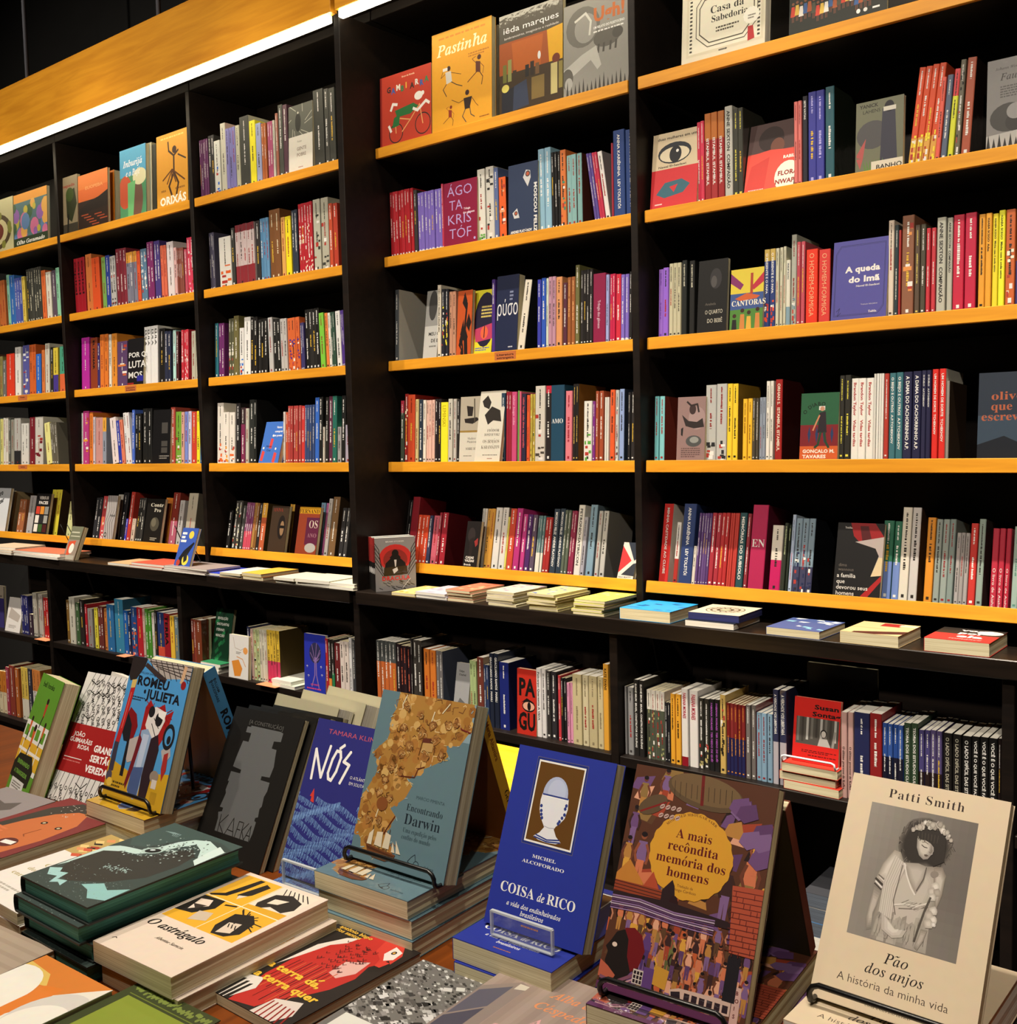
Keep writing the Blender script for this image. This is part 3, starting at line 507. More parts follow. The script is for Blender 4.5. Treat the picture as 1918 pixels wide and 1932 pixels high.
# bays: left and right end of their shelves
BAY = {'A': (-5.58, -4.593), 'B': (-4.568, -3.576), 'C': (-3.544, -2.566), 'D': (-2.536, -1.557), 'E': (-1.527, -.40)}
BNAME = {'A': 'farthest bay', 'B': 'second farthest bay', 'C': 'bay before the divider', 'D': 'middle bay', 'E': 'nearest bay'}
ORD = ['', 'first', 'second', 'third', 'fourth', 'fifth', 'sixth', 'seventh', 'eighth', 'ninth', 'tenth', 'eleventh', 'twelfth', '13th', '14th', '15th', '16th', '17th', '18th', '19th', '20th', '21st', '22nd', '23rd', '24th', '25th', '26th', '27th', '28th', '29th', '30th']
RNAME = {1: 'top shelf', 2: 'second shelf', 3: 'third shelf', 4: 'fourth shelf', 5: 'tilted fifth shelf', 6: 'upper cabinet shelf', 7: 'bottom cabinet shelf'}
ZTOP, ZLED = 1.375, -.486
def part(parent, name, a, b, m, bev=.0015):
    q = MB(); q.bbox((a[0], a[1], a[2]+CAMZ), (b[0], b[1], b[2]+CAMZ), bev); return q.build(name, m, parent)
def board(parent, x0, x1, row, th=.033):
    """a black board with an orange lipping along its front, tilted like the photo's"""
    z, y, t, _ = ROWS[row]; depth = (2.809-y)/cos(R(t))
    q = MB(); q.box((0, .012, -th+.003), (x1-x0, depth, 0)); o = q.build('shelf', M_BLACK, parent)
    o.location = (x0, y, z+CAMZ); o.rotation_euler = (R(-t), 0, 0)
    q = MB(); q.bbox((0, 0, -th), (x1-x0, .0119, 0), .0012); e = q.build('edge_strip', M_ORANGE, o); e['label'] = 'orange wooden front edge of the black shelf'
    return o
BL = {'A': 'black bookcase bay farthest down the wall, cut off by the photo edge', 'B': 'black bookcase bay second farthest along the wall, five orange-edged shelves',
      'C': 'black bookcase bay just before the deep black divider, five orange-edged shelves', 'D': 'black bookcase bay just past the deep black divider, beside the nearest bay',
      'E': 'black bookcase bay nearest the viewer with the widest orange-edged shelves'}
for k, (x0, x1) in BAY.items():
    o = empty('bookcase', BL[k], 'bookcase', 'bookcase bays along the wall'); o.location = (0, 0, 0)
    part(o, 'back_panel', (x0, 2.81, ZLED+.002), (x1, 2.83, ZTOP), M_BLACK)
    part(o, 'top_panel', (x0, 2.49, ZTOP), (x1+.024, 2.83, ZTOP+.03), M_BLACK)
    if k not in 'C':
        part(o, 'upright', (x1+.002, 2.49, ZLED+.001), (x1+.024, 2.83, ZTOP-.0005), M_BLACK)
    for r in range(1, 6): board(o, x0+.001, x1-.001, r)
o = MB(); o.bbox((-2.5645, 2.35, -1.399+CAMZ), (-2.5375, 2.835, 1.36+CAMZ), .002); o = o.build('bookcase_divider', M_BLACK)
tag(o, 'deep black divider panel standing between two bookcase bays, floor to light strip', 'divider')
CB = {'A': (-5.58, -4.585), 'B': (-4.56, -3.572), 'C': (-3.547, -2.566), 'D': (-2.536, -1.557), 'E': (-1.530, -.567), 'F': (-.540, .4)}
CL = {'A': 'black base cabinet farthest down the wall under the long ledge', 'B': 'black base cabinet second farthest, behind the white lettered and blue standing books',
      'C': 'black base cabinet ending at the deep divider, blue cover standing inside', 'D': 'black base cabinet past the divider, holding cream spines at its right end',
      'E': 'black base cabinet nearest the viewer, holding dark spines beside a red cover', 'F': 'sliver of black base cabinet at the photo edge behind the cream standing book'}
for k, (x0, x1) in CB.items():
    o = empty('base_cabinet', CL[k], 'cabinet', 'base cabinets under the ledge')
    part(o, 'back_panel', (x0, 2.76, -1.399), (x1, 2.78, ZLED-.043), M_BLACK)
    if k != 'C': part(o, 'upright', (x1+.001, 2.35, -1.399), (x1+.026, 2.78, ZLED-.043), M_BLACK)
    part(o, 'shelf', (x0+.001, 2.352, ROWS[6][0]-.028), (x1-.001, 2.759, ROWS[6][0]), M_BLACK)
    part(o, 'shelf', (x0+.001, 2.352, ROWS[7][0]-.028), (x1-.001, 2.759, ROWS[7][0]), M_BLACK)
    part(o, 'plinth', (x0+.001, 2.40, -1.399), (x1-.001, 2.42, ROWS[7][0]-.0285), M_BLACK)
for nm, x0, x1, lb in (('ledge', -5.6, -2.566, 'long black ledge board beyond the divider carrying flat books'), ('ledge', -2.536, .42, 'long black ledge board on the near side of the divider carrying flat books')):
    q = MB(); q.bbox((x0, 2.335, ZLED-.042+CAMZ), (x1, 2.489, ZLED+CAMZ), .002); tag(q.build(nm, M_LEDGE), lb, 'ledge')
# orange cornice with its light strip, in two lengths that meet at the divider
for x0, x1, lb in ((-6.2, -2.560, 'long orange wooden cornice above the farther bays with a glowing light strip'), (-2.540, 1.2, 'orange wooden cornice over the nearer bays starting at the divider')):
    o = empty('cornice', lb, 'cornice', 'orange cornices over the bookcases')
    part(o, 'fascia', (x0, 2.335, 1.365), (x1, 2.365, 1.603), M_ORANGE)
    part(o, 'soffit', (x0, 2.366, 1.41), (x1, 2.83, 1.43), M_BLACK)
    q = MB(); q.bbox((x0+.01, 2.340, 1.340+CAMZ), (x1-.02, 2.362, 1.3645+CAMZ), .003); s = q.build('light_strip', M_LED, o); s['label'] = 'glowing warm white light strip'
for x, lb in ((-4.53, 'thin grey rod hanging above the cornice, farther from the divider'), (-3.53, 'thin grey rod hanging above the cornice, nearer to the divider')):
    q = MB(); q.tube([(x, 2.36, 1.6035+CAMZ), (x, 2.36, 3.3+CAMZ)], .009, 8); o = q.build('hanging_rod', M_ROD, smooth=True); tag(o, lb, 'rod', 'rods above the cornice')
# the display table and a stool in the aisle
TZ = -.61
o = empty('display_table', 'brown wooden display table crowded with standing and lying books', 'table'); 
q = MB(); q.bbox((-2.9, .07, TZ-.035+CAMZ), (.55, 1.08, TZ+CAMZ), .004); q.build('table_top', M_TABLE, o)
q = MB()
for a, b in (((-2.8, .17), (.45, .19)), ((-2.8, .96), (.45, .98))): q.box((a[0], a[1], TZ-.115+CAMZ), (b[0], b[1], TZ-.036+CAMZ))
q.build('apron', M_TABLE, o)
for x in (-2.82, .41):
    for y in (.13, .95):
        q = MB(); q.bbox((x, y, -1.399+CAMZ), (x+.06, y+.06, TZ-.036+CAMZ), .003); q.build('leg', M_TABLE, o)
o = empty('stool', 'golden wooden stool in the aisle, glimpsed behind the upright blue book', 'stool')
q = MB(); q.bbox((-1.70, 1.64, -.78+CAMZ), (-1.30, 1.96, -.75+CAMZ), .004); q.build('seat', M_STOOL, o)
for x in (-1.68, -1.36):
    for y in (1.67, 1.90):
        q = MB(); q.bbox((x, y, -1.399+CAMZ), (x+.035, y+.035, -.7805+CAMZ), .003); q.build('leg', M_STOOL, o)

# ------------------------------------------------------------------ spines on the shelves
PAL = {'red': ('c03030', 'd03028', 'b01f28', 'c8324a'), 'dark red': ('8a2028', '7a1f28', '6a2424', '9a2c2c', '701820'), 'orange': ('d8752a', 'dd5a2c', 'c8642f', 'd0642a'), 'yellow': ('f0d832', 'e8c832', 'f0e030'),
       'golden': ('e0a030', 'd8a23a', 'eeb72c'), 'cream': ('d8d0b8', 'e0d6bd', 'cfc7ae', 'c8bfa8'), 'white': ('e6e0d4', 'ece6da'), 'grey': ('9a968c', '8f8c86', 'b4b0a6', '7a7872', '9aa0a0'),
       'black': ('1c1a18', '26231f', '151312', '30302c'), 'brown': ('7a4e2a', '5a4030', '8a5a40', '6a4a2a'), 'navy': ('22243f', '2c3c5c', '24304a', '1f2a4a'), 'blue': ('2c4f98', '2f6ac0', '3a72b8', '1f3f94'),
       'light blue': ('8ab0c4', '8ea8c8', '7f9cab', 'a0b4c8'), 'purple': ('7b62b4', '5a3f7a', '4b2f7a', '4e2a5e'), 'lilac': ('9a90c0', 'a490b0'), 'teal': ('2f6a6c', '6fa8a4', '2a6a74', '7fb0a8'),
       'green': ('4a8a3a', '7aa83a', '3a6a44', '33452f', '2e6a4e'), 'olive': ('6a6238', '55543a', '8a8048', '5a6250'), 'pale green': ('b0c48a', 'a8c8a8', '8ec8a0', 'b8e0d0'), 'pink': ('d890a8', 'd8787e', 'd0507a', 'c2998c', 'd8a898'),
       'maroon': ('6a2a44', '8a1f42', '5e2a52', '7a2a5e'), 'magenta': ('b02a80', 'b03070', 'b02a92')}
def cname(c):
    a = [int(c[i:i+2], 16) for i in (0, 2, 4)]
    return min((sum((x-int(p[i*2:i*2+2], 16))**2 for i, x in enumerate(a)), n) for n, ps in PAL.items() for p in ps)[1]
def lum(c): return .3*int(c[:2], 16)+.59*int(c[2:4], 16)+.11*int(c[4:], 16)
SPINES = []                                                    # every shelved book, by shelf
def spine_row(bay, row, ox, oy, s, data):
    z0, y0, tilt, sb = ROWS[row]; t = R(tilt)
    back = Vector((0, cos(t), -sin(t))); up0 = Vector((0, sin(t), cos(t)))
    F = Vector((0, y0, z0))+sb*back; rr = random.Random(hash((bay, row)) % 1000 if False else ord(bay)*10+row)
    lst = []
    for e in data.split(';'):
        w = e.split()
        if not w: continue
        x0, x1, yt, n, c = float(w[0]), float(w[1]), float(w[2]), int(w[3]), w[4]
        o = {k[0]: k[1:] for k in w[5:]}
        X0 = on_shelf(ox+x0/s, F.y, F.z); X1 = on_shelf(ox+x1/s, F.y, F.z)
        bx0, bx1 = BAY[bay] if row < 6 else CB[bay]; X0 = max(X0, bx0+.002); X1 = min(X1, bx1-.003)
        if X1-X0 < .004: continue
        b0 = Vector((X0, F.y, F.z)); h = rise(b0, up0, oy+yt/s)
        for i in range(n):
            T = (X1-X0)/n
            cc = c
            if n > 2 and 'k' not in o: 
                v = rr.choice((-8, 0, 0, 7)); cc = ''.join('%02x' % max(0, min(255, int(c[j:j+2], 16)+v)) for j in (0, 2, 4))
            lst.append(dict(x=X0+i*T+.0004, T=max(.004, T-.0009), h=max(.1, h*(1-.004*rr.random()))-.0002, c=cc, base=c, o=o, F=F, tilt=tilt, bay=bay, row=row, d=.132+.012*rr.random()-.0*i, sb=rr.uniform(0, .004), gloss=rr.random() < .4, seed=rr.randrange(9999)))
    cnt = {}
    for b in lst:
        n = cname(b['base']); cnt[n] = cnt.get(n, 0)+1; b['cn'] = n; b['ord'] = cnt[n]
    for b in lst: b['of'] = cnt[b['cn']]
    SPINES.extend(lst)
def spine_mesh(b, mb, pmb):
    """adds one shelved book to the mesh: x across the spine, y into the shelf, z up"""
    T, h, d, o, c = b['T'], b['h'], b['d'], b['o'], b['c']; rr = random.Random(b['seed']); n0 = len(mb.V); p0 = len(pmb.V)
    t = min(.0008, T*.12)
    e = min(.0016, T*.2)
    vc = o.get('V', c)
    # rounded spine: two small chamfers, then the two boards
    prof = [(0, d), (0, e), (e, 0), (T-e, 0), (T, e), (T, d), (T-t, d), (T-t, e+t), (t, e+t), (t, d)]
    bands = [(0, h, c)]
    if 'B' in o:
        k, f = o['B'].split(':'); f = float(f); bands = [(0, h*f, k), (h*f, h, c)]
    if 'U' in o:
        k, f = o['U'].split(':'); f = float(f); a, q, c0 = bands.pop(); bands += [(a, h*(1-f), c0), (h*(1-f), h, k)]
    for a, q, k in bands:
        P = [(x, y, a) for x, y in prof]+[(x, y, q) for x, y in prof]; m = len(prof)
        for i in range(m):
            j = (i+1) % m; kk = k if i in (1, 2, 3) else (vc if i in (4,) else (k if i == 0 else c))
            mb.mesh([P[i], P[j], P[m+j], P[m+i]], [(0, 1, 2, 3)], kk)
    top = [(x, y, h) for x, y in prof]
    mb.mesh([top[i] for i in (0, 1, 8, 9)], [(0, 1, 2, 3)], c); mb.mesh([top[i] for i in (1, 2, 3, 4, 7, 8)], [(0, 1, 2, 3, 4, 5)], c); mb.mesh([top[i] for i in (4, 5, 6, 7)], [(0, 1, 2, 3)], c)
    pmb.box((t, e+t, .001), (T-t, d-.001, h-.0006), 'ffffff', 0, skip='d')
    # print on the spine
    tc = o.get('C') or ('e8e2d4' if lum(c) < 118 else '2a2420')
    if o.get('C') is None and lum(c) > 118 and rr.random() < .25: tc = '8a2a28'
    y = -.00025
    def bar(x0, x1, z0, z1, k, dy=0): mb.mesh([(x0, y-dy, z0), (x1, y-dy, z0), (x1, y-dy, z1), (x0, y-dy, z1)], [(0, 1, 2, 3)], k)
    w = T-2*e
    if 'H' in o:                                               # large letters set across the spine
        P, F, wd = letters(o['H'], 'r'); k = w*.94/wd; zc = h*float(o.get('q', .6))
        mb.mesh([(e+w*.03+u*k, y, zc+v*k*1.1) for u, v in P], [tuple(f) for f in F], tc)
        P, F, wd = letters('Trilogia', 's')
    elif 'T' in o:
        s = o['T'].replace('_', ' '); font = o.get('f', 'S'); P, F, wd = letters(s, font)
        size = min(w*.66*float(o.get('z', 1.0)), .02) if 'l' not in o or 'z' in o else min(w*.8, .03); length = float(o.get('l', .84))*h; kx = length/wd; ky = size
        kx = min(kx, ky*1.35) if 'l' not in o else kx
        zt = h*float(o.get('q', .95)); cx = T/2-ky*.36
        mb.mesh([(cx+v*ky, y, zt-u*kx) for u, v in P], [tuple(f) for f in F], tc)
    else:
        def run(za, zb, hh, k):
            z = za
            while z > zb:
                q = hh*rr.uniform(.35, .95); bar(T/2-hh/2, T/2+hh/2*(1 if rr.random() < .5 else .6), max(z-q, zb), z, k); z -= q+hh*(.18 if rr.random() < .8 else .7)
        m = min(w*.36, .006); sty = rr.random()
        if w > .004:
            a = rr.uniform(.93, .97); q = rr.uniform(.5, .72)
            run(h*a, h*(a-rr.uniform(.16, .28)), m*.75, tc)
            run(h*q, h*(q-rr.uniform(.2, .36)), m, tc if sty < .8 else ('e0b43a' if lum(c) < 118 else 'a02a26'))
            bar(T/2-min(m, .004)/1.2, T/2+min(m, .004)/1.2, h*.035, h*.035+min(m, .006)*1.3, tc)
    if 'D' in o:                                               # a drawn pattern at the foot of the spine
        k, f = o['D'].split(':'); rq = random.Random(b['seed'] % 7)
        for i in range(9):
            zz = h*float(f)*rq.random(); xx = e+w*rq.random()*.7; bar(xx, min(T-e, xx+w*rq.uniform(.2, .5)), zz, zz+h*rq.uniform(.02, .06), (k, 'e8e0d0', '1c1a18', 'b03a30')[i % 4] if i % 2 else k, 1e-5*i)
    # into place
    lean = float(o.get('L', 0)); M = Matrix.Translation((0, b['sb'], 0))
    if lean: 
        M = Matrix.Translation((0 if lean < 0 else T, 0, 0)) @ Matrix.Rotation(R(lean), 4, 'Y') @ Matrix.Translation((0 if lean < 0 else -T, b['sb'], 0))
    for q, s0 in ((mb, n0), (pmb, p0)):
        for i in range(s0, len(q.V)): q.V[i] = tuple(M @ Vector(q.V[i]))
def spine_frame(b): return Matrix.Translation((b['x'], b['F'].y, b['F'].z+CAMZ)) @ Matrix.Rotation(R(-b['tilt']), 4, 'X')
def build_spines(limit):
    def size(b):
        P = Vector((b['x'], b['F'].y, b['F'].z)); u, v = pr(P); u2, v2 = pr(P+Vector((b['T'], 0, 0))); w, q = pr(P+Vector((0, 0, b['h'])))
        a = abs(u2-u)*abs(v-q)
        if u > 1916 or v2 < 0: a = 0
        if b['row'] == 6 and b['bay'] in 'E': a *= .8
        if b['row'] == 7: a *= .5
        return a
    rank = sorted(SPINES, key=size, reverse=True); keep = set(id(b) for b in rank[:limit])
    far = (MB(), MB())
    for b in SPINES:
        if size(b) <= 0: continue
        if id(b) in keep:
            m, p = MB(), MB(); spine_mesh(b, m, p); n = len(m.V)
            two = b['row'] == 6
            if not two:                                        # pages not in sight: one mesh
                m.F += [tuple(n+i for i in f) for f in p.F]; m.V += p.V; m.C += p.C; m.M += [1]*len(p.F)
                o = m.build('paperback', [M_WRAP if b['gloss'] else M_MATT, M_PAGE])
            else:
                o = m.build('paperback', M_WRAP if b['gloss'] else M_MATT); p.build('page_block', M_PAGEW, o)
            o.matrix_world = spine_frame(b)
            w = 'slim ' if b['T'] < .014 else ('thick ' if b['T'] > .03 else '')
            only = b['of'] == 1
            lb = (f"only {w}{b['cn']} spine on the" if only else f"{ORD[b['ord']]} {b['cn']} spine from the left,") + f" {RNAME[b['row']]}{' of the' if only else ','} {BNAME[b['bay']]}"
            tag(o, lb, 'book', f"spines on the {RNAME[b['row']]} of the {BNAME[b['bay']]}")
        else:
            m, p = MB(), MB(); spine_mesh(b, m, p); M = spine_frame(b)
            for q, t in ((m, far[0]), (p, far[1])):
                n = len(t.V); t.V += [tuple(M @ Vector(v)) for v in q.V]; t.F += [tuple(n+i for i in f) for f in q.F]; t.C += q.C; t.M += q.M
    m, p = far
    if m.V:
        n = len(m.V); m.F += [tuple(n+i for i in f) for f in p.F]; m.V += p.V; m.C += p.C; m.M += [1]*len(p.F)
        o = m.build('shelved_paperbacks', [M_MATT, M_PAGE]); tag(o, 'many small paperbacks standing spine out on the farther shelves', 'books', None, 'stuff')
S3, S4, S5, S6 = 2.997, 3.996, 5.328, 4.567
spine_row('E', 2, 1278, 0, S3, "108 130 690 1 c8324a; 131 152 685 1 cf3a50; 153 262 645 3 9c2b2b TISTAMBUL_ISTAMBUL q.72 Ub86a2c:.3; 266 310 602 1 b9b6a6 TANNE_SEXTON__COMPAIXÃO C2a2826; 313 370 615 2 3a3a30 Ce0d050; 656 700 575 2 d8746a C6a2020; 704 733 545 1 26242c TSETE_VATIAS; 736 828 523 2 3e3f8e Cb0a8d8; 834 885 493 1 2f5a60 V20281c;"
 "1297 1448 395 4 d4502e Bd8a048:.28 L7 Df0d83a:.3; 1450 1477 445 1 e0604e L5; 1480 1514 430 1 5a6474 L5; 1519 1552 398 1 d8d83a Ud8484a:.3 L5; 1558 1590 345 1 6a6452 D1c1a18:.9 L4; 1596 1648 335 1 a8553c V2a1a14 L4")
spine_row('E', 3, 1278, 0, S3, "-114 -87 1523 1 9062b8 C6a3a98; -86 -55 1515 1 8e5fc0; -54 14 1490 3 bdb592; 16 45 1472 1 1f221f Ce8e0c0 TO_QUARTO_DO_BEBÊ z.6; 62 92 1475 1 1a1a18 Ce8e0c0 TO_QUARTO_DO_BEBÊ z.6;"
 "482 546 1410 2 2d3c6e TO_PRESENTE_E_O_PAPA Dd84a2c:.35 Ubfa050:.15; 548 568 1402 1 c6c1a2; 570 588 1398 1 c6c1a2; 590 606 1392 1 c6c1a2; 607 632 1470 1 d5d0b8 TPHILIP_ROTH C1f3a4a fS B7f9aa0:.3; 634 664 1325 1 a9a996 D6f8a90:.3; 667 690 1368 1 b8454e; 691 714 1365 1 c0505a; 720 786 1412 1 e0371f TO_HOMEM-FORMIGA Cf2a878 fs; 790 855 1410 1 d23c34 TO_HOMEM-FORMIGA Cf2a878 fs V5a1a18;"
 "1181 1214 1245 1 d9c7ae C4a3a30; 1217 1241 1270 1 2b3a3c Ce0ddc8; 1243 1256 1300 1 a8342f; 1258 1327 1220 1 8a5a40 De0904a:.95; 1331 1361 1270 1 5a4a3a Cd8c060; 1364 1394 1265 1 4c4636; 1398 1422 1290 1 c2323c; 1425 1450 1285 1 c43a42; 1457 1508 1230 1 b3b09c TANNE_SEXTON__COMPAIXÃO C2a2826; 1514 1545 1230 1 b3b09c TANNE_SEXTON__COMPAIXÃO C2a2826 z1.2; 1548 1610 1215 1 c0253f; 1616 1680 1205 1 bd2341 V5a1422;"
 "1692 1729 1210 1 e09a30 C1c1a18; 1732 1767 1205 1 e8a233 TIGIABA_SCEGO__Adua C1c1a18; 1770 1802 1205 1 e8d22e TIGIABA_SCEGO__Minha_casa_é_onde_estou C2a2a18; 1804 1840 1187 1 f2e832 TIGIABA_SCEGO__Minha_casa_é_onde_estou C2a2a18; 1846 1900 1185 1 c7622f De8e8c8:.6; 1904 1960 1500 1 34346a")
spine_row('E', 4, 1200, 560, S5, "172 215 998 1 6fb0ae Ca02a26; 222 272 998 1 7fbdb8 Ca02a26 V7a2e20; 684 790 885 1 b5b2a6 D2a2a2a:.22; 796 900 875 1 b5b2a6 D2a2a2a:.22; 902 955 872 1 eec52f C2a2418; 957 1012 870 1 f0c832 C2a2418 V8a6a20; 1058 1104 1025 1 eeb72c C8a5a10; 1107 1153 1020 1 eeb72c C8a5a10; 1156 1190 1018 1 4a4335; 1191 1223 1018 1 4a4335; 1225 1290 1008 2 8d949c C3a3a40; 1292 1330 845 1 e4ddcb C2a2420; 1333 1367 842 1 e4ddcb C2a2420; 1368 1381 842 1 e4ddcb; 1384 1456 828 1 9e2420 TORHAN_S.__ISTAMBUL_ISTAMBUL Cf0dcc0 V4a1612;"
 "2025 2076 788 1 2f2d26 Ce8d84a; 2079 2140 785 1 2f2d26 Ce8d84a; 2145 2370 820 3 e9e3d2 TBrandon_Taylor___Vidas_tardias Cb02a2a q.95 k; 2373 2472 770 4 ddd8c8 Cb8a878; 2474 2522 768 1 b23a2e; 2526 2590 763 1 3c6c70 TO_BEIJO_E_OUTROS__A.P.TCHEKHOV; 2592 2662 755 1 3c6c70 TO_BEIJO_E_OUTROS__A.P.TCHEKHOV; 2664 2754 752 1 23233f TA_DAMA_DO_CACHORRINHO_A.P.; 2760 2846 745 1 23233f TA_DAMA_DO_CACHORRINHO_A.P.; 2848 2896 738 1 25243f TO_DUELO___A.P.TCHEKHOV; 2899 2948 735 1 25243f TO_DUELO___A.P.TCHEKHOV; 2956 3018 725 1 d32a22 TUM_HOMEM_DE_SORTE__TCHEKHOV; 3024 3092 718 1 d32a22 TUM_HOMEM_DE_SORTE__TCHEKHOV Vcfc8b4; 3096 3130 840 1 8a8478 V3a2a1c")
spine_row('E', 5, 1140, 920, S6, "378 447 140 1 1f3f94 TAFIRMAÇÃO_DO_MÉTODO__BLAKE z.6; 458 538 135 1 cc2f2a TMINHA_CASTIDADE_AO_CLUBE z.6 Ve8d8c0; 582 620 295 1 d9d0c0 Ba83028:.4; 628 736 135 1 2c3c66 TANNA_KARIÊNINA___LEV_TOLSTÓI z.55; 738 766 500 1 d0c4b0; 768 880 215 5 5b3f6e; 882 962 213 2 a02a34; 964 1034 213 2 b02c2c; 1036 1116 215 4 b83a30; 1120 1182 213 1 24484a Ce8e0d0 TMEMÓRIAS_DO_SUBSOLO; 1184 1216 220 1 8a2a33; 1226 1360 145 1 ab1f4a V5a1228 HEN q.5; 1405 1500 320 1 d8cdb8 Bc01a58:.47 C2a2420; 1508 1540 300 1 2a2f22 Cd0d8a0 TA_VIDA_ENTENDIDO_EDIFÍCIO; 1543 1566 320 1 20281c Cd0d8a0 TA_VIDA_ENTENDIDO; 1569 1600 228 1 a7b4c4; 1608 1776 260 3 7c8f98 D202848:.55 B3a3a52:.35 V14161a k;"
 "2365 2455 280 1 2e6a4e B6f86b8:.48; 2457 2520 285 1 2e6a4e B6f86b8:.48; 2522 2602 165 1 d8cfb8; 2606 2682 170 1 c6bfb4 V4a3522; 2740 2812 255 1 d88a26 C3a2410; 2818 2872 268 1 8f988c; 2875 2932 268 1 8f988c; 2935 2988 270 1 7d8a80; 2998 3112 385 3 a39c94; 3114 3178 302 1 c23028; 3184 3243 265 1 8d9c8c V3a2e2a; 3308 3366 348 1 b3263a TO_livro_de_Aisha l.5 q.5 fs; 3369 3421 348 1 b3263a TO_livro_de_Aisha l.5 q.5 fs; 3424 3470 348 1 b3263a TO_livro_de_Aisha l.5 q.5 fs; 3492 3550 330 1 9bb0a0 C5a8a78; 3556 3600 335 1 9bb0a0")
S7 = 4.795
spine_row('E', 6, 1140, 1230, S7, "157 202 310 1 8c8984 C3a3632; 211 260 318 1 8c8984 C3a3632; 264 308 250 1 221f1c TELIANE_BRUM__BRASIL,_CONSTRUTOR_DE_RUÍNAS; 317 362 255 1 221f1c TELIANE_BRUM__BRASIL,_CONSTRUTOR_DE_RUÍNAS; 383 542 340 4 d8d0bd B4a4e3c:.72 D9a9a60:.7 k; 544 594 455 2 1e1d1e; 598 640 375 1 e3a02f C2a1c10; 646 694 380 1 e3a02f C2a1c10; 699 758 330 1 ddd5c8 TFABIANA_MORAES Cb0203a l.33 B8a1420:.12; 767 843 345 1 ddd5c8 TFABIANA_MORAES Cb0203a l.33; 852 944 415 2 2f2d26 Dc0b070:.4; 946 990 425 1 1c1b1b TFABIANA_MORAES__TER_MEDO_DE_QUÊ? Cb058b0; 992 1036 430 1 1c1b1b TFABIANA_MORAES__TER_MEDO_DE_QUÊ? Cb058b0; 1047 1099 385 1 c9a75a D2a2418:.95; 1102 1274 460 5 7a2320 B22224a:.52 Cd88a30; 1280 1322 475 1 6f675f; 1327 1367 480 1 6f675f V7a1a1e; 1371 1417 545 1 7f9cab; 1419 1467 552 1 7f9cab; 1470 1518 560 1 7f9cab; 1524 1574 335 1 2d2f48 TA_VERDADE_VOS_LIBERTARÁ Bb0a8a8:.45 l.42; 1582 1644 345 1 2d2f48 TA_VERDADE_VOS_LIBERTARÁ Bb0a8a8:.45 l.42;"
 "2137 2192 540 1 c2998c TO_último_processo_de_Kafka C2a1c1a l.5 q.6 fb; 2196 2246 545 1 c2998c TO_último_processo_de_Kafka C2a1c1a l.5 q.6 fb; 2252 2394 540 1 262a4e V1a1c34; 2398 2506 550 1 8c1f1e; 2510 2698 640 4 2f4f8f B1a1828:.6; 2702 2766 640 1 33452f TTEORIA_DOS_ESTUDOS_CULTURAIS; 2768 2832 640 1 33452f TTEORIA_DOS_ESTUDOS_CULTURAIS; 2838 2938 700 2 4a4270 B2a1c1a:.5; 2942 3048 705 2 54486e B2a1c1a:.5; 3056 3136 730 1 1b1815 TO_LADO_DIFÍCIL_DAS_SITUAÇÕES Cb0a890; 3142 3220 740 1 1b1815 TO_LADO_DIFÍCIL_DAS_SITUAÇÕES Cb0a890; 3226 3310 755 1 151413 TO_LADO_DIFÍCIL_DAS_SITUAÇÕES; 3316 3386 760 1 151413 TVOCÊ_É_O_QUE_VOCÊ_FAZ; 3390 3464 765 1 151413 TVOCÊ_É_O_QUE_VOCÊ_FAZ; 3468 3546 775 1 151413 TVOCÊ_É_O_QUE_VOCÊ_FAZ; 3550 3586 780 1 201614")
spine_row('D', 2, 640, 0, S3, "243 251 1090 1 1e1a1c; 253 273 1110 1 c06a5e; 274 421 1090 8 b01f28; 425 443 1075 1 3a3633; 446 580 1092 7 7b66b4 Be0dcd0:.05 k; 582 594 1040 1 c03a50; 784 826 960 1 dcd6c4 D6aa84a:.4; 831 876 945 1 cfc9b8 D2a2a2a:.9; 878 903 950 1 5c6a90; 906 946 1005 1 e2602a Df0a070:.9 V3a1a10; 1126 1161 845 1 8db4c2 Cf2f2ea; 1162 1198 835 1 8db4c2 Cf2f2ea; 1201 1251 862 3 1c1a1a; 1253 1285 850 1 d8763a D3a8a6a:.6; 1287 1372 880 3 7fa8a0 Ca03a2c V5a2a1c; 1440 1470 855 2 5d4a8e L-8; 1472 1502 850 2 c0304a L-8; 1504 1530 845 1 e6ddd0 L-8 V8a8680; 1537 1549 808 1 a02a3a; 1552 1616 740 1 2c4478 TANNA_KARIÊNINA__LEV_TOLSTÓI z.55; 1621 1685 735 1 2c4478 TANNA_KARIÊNINA__LEV_TOLSTÓI z.55")
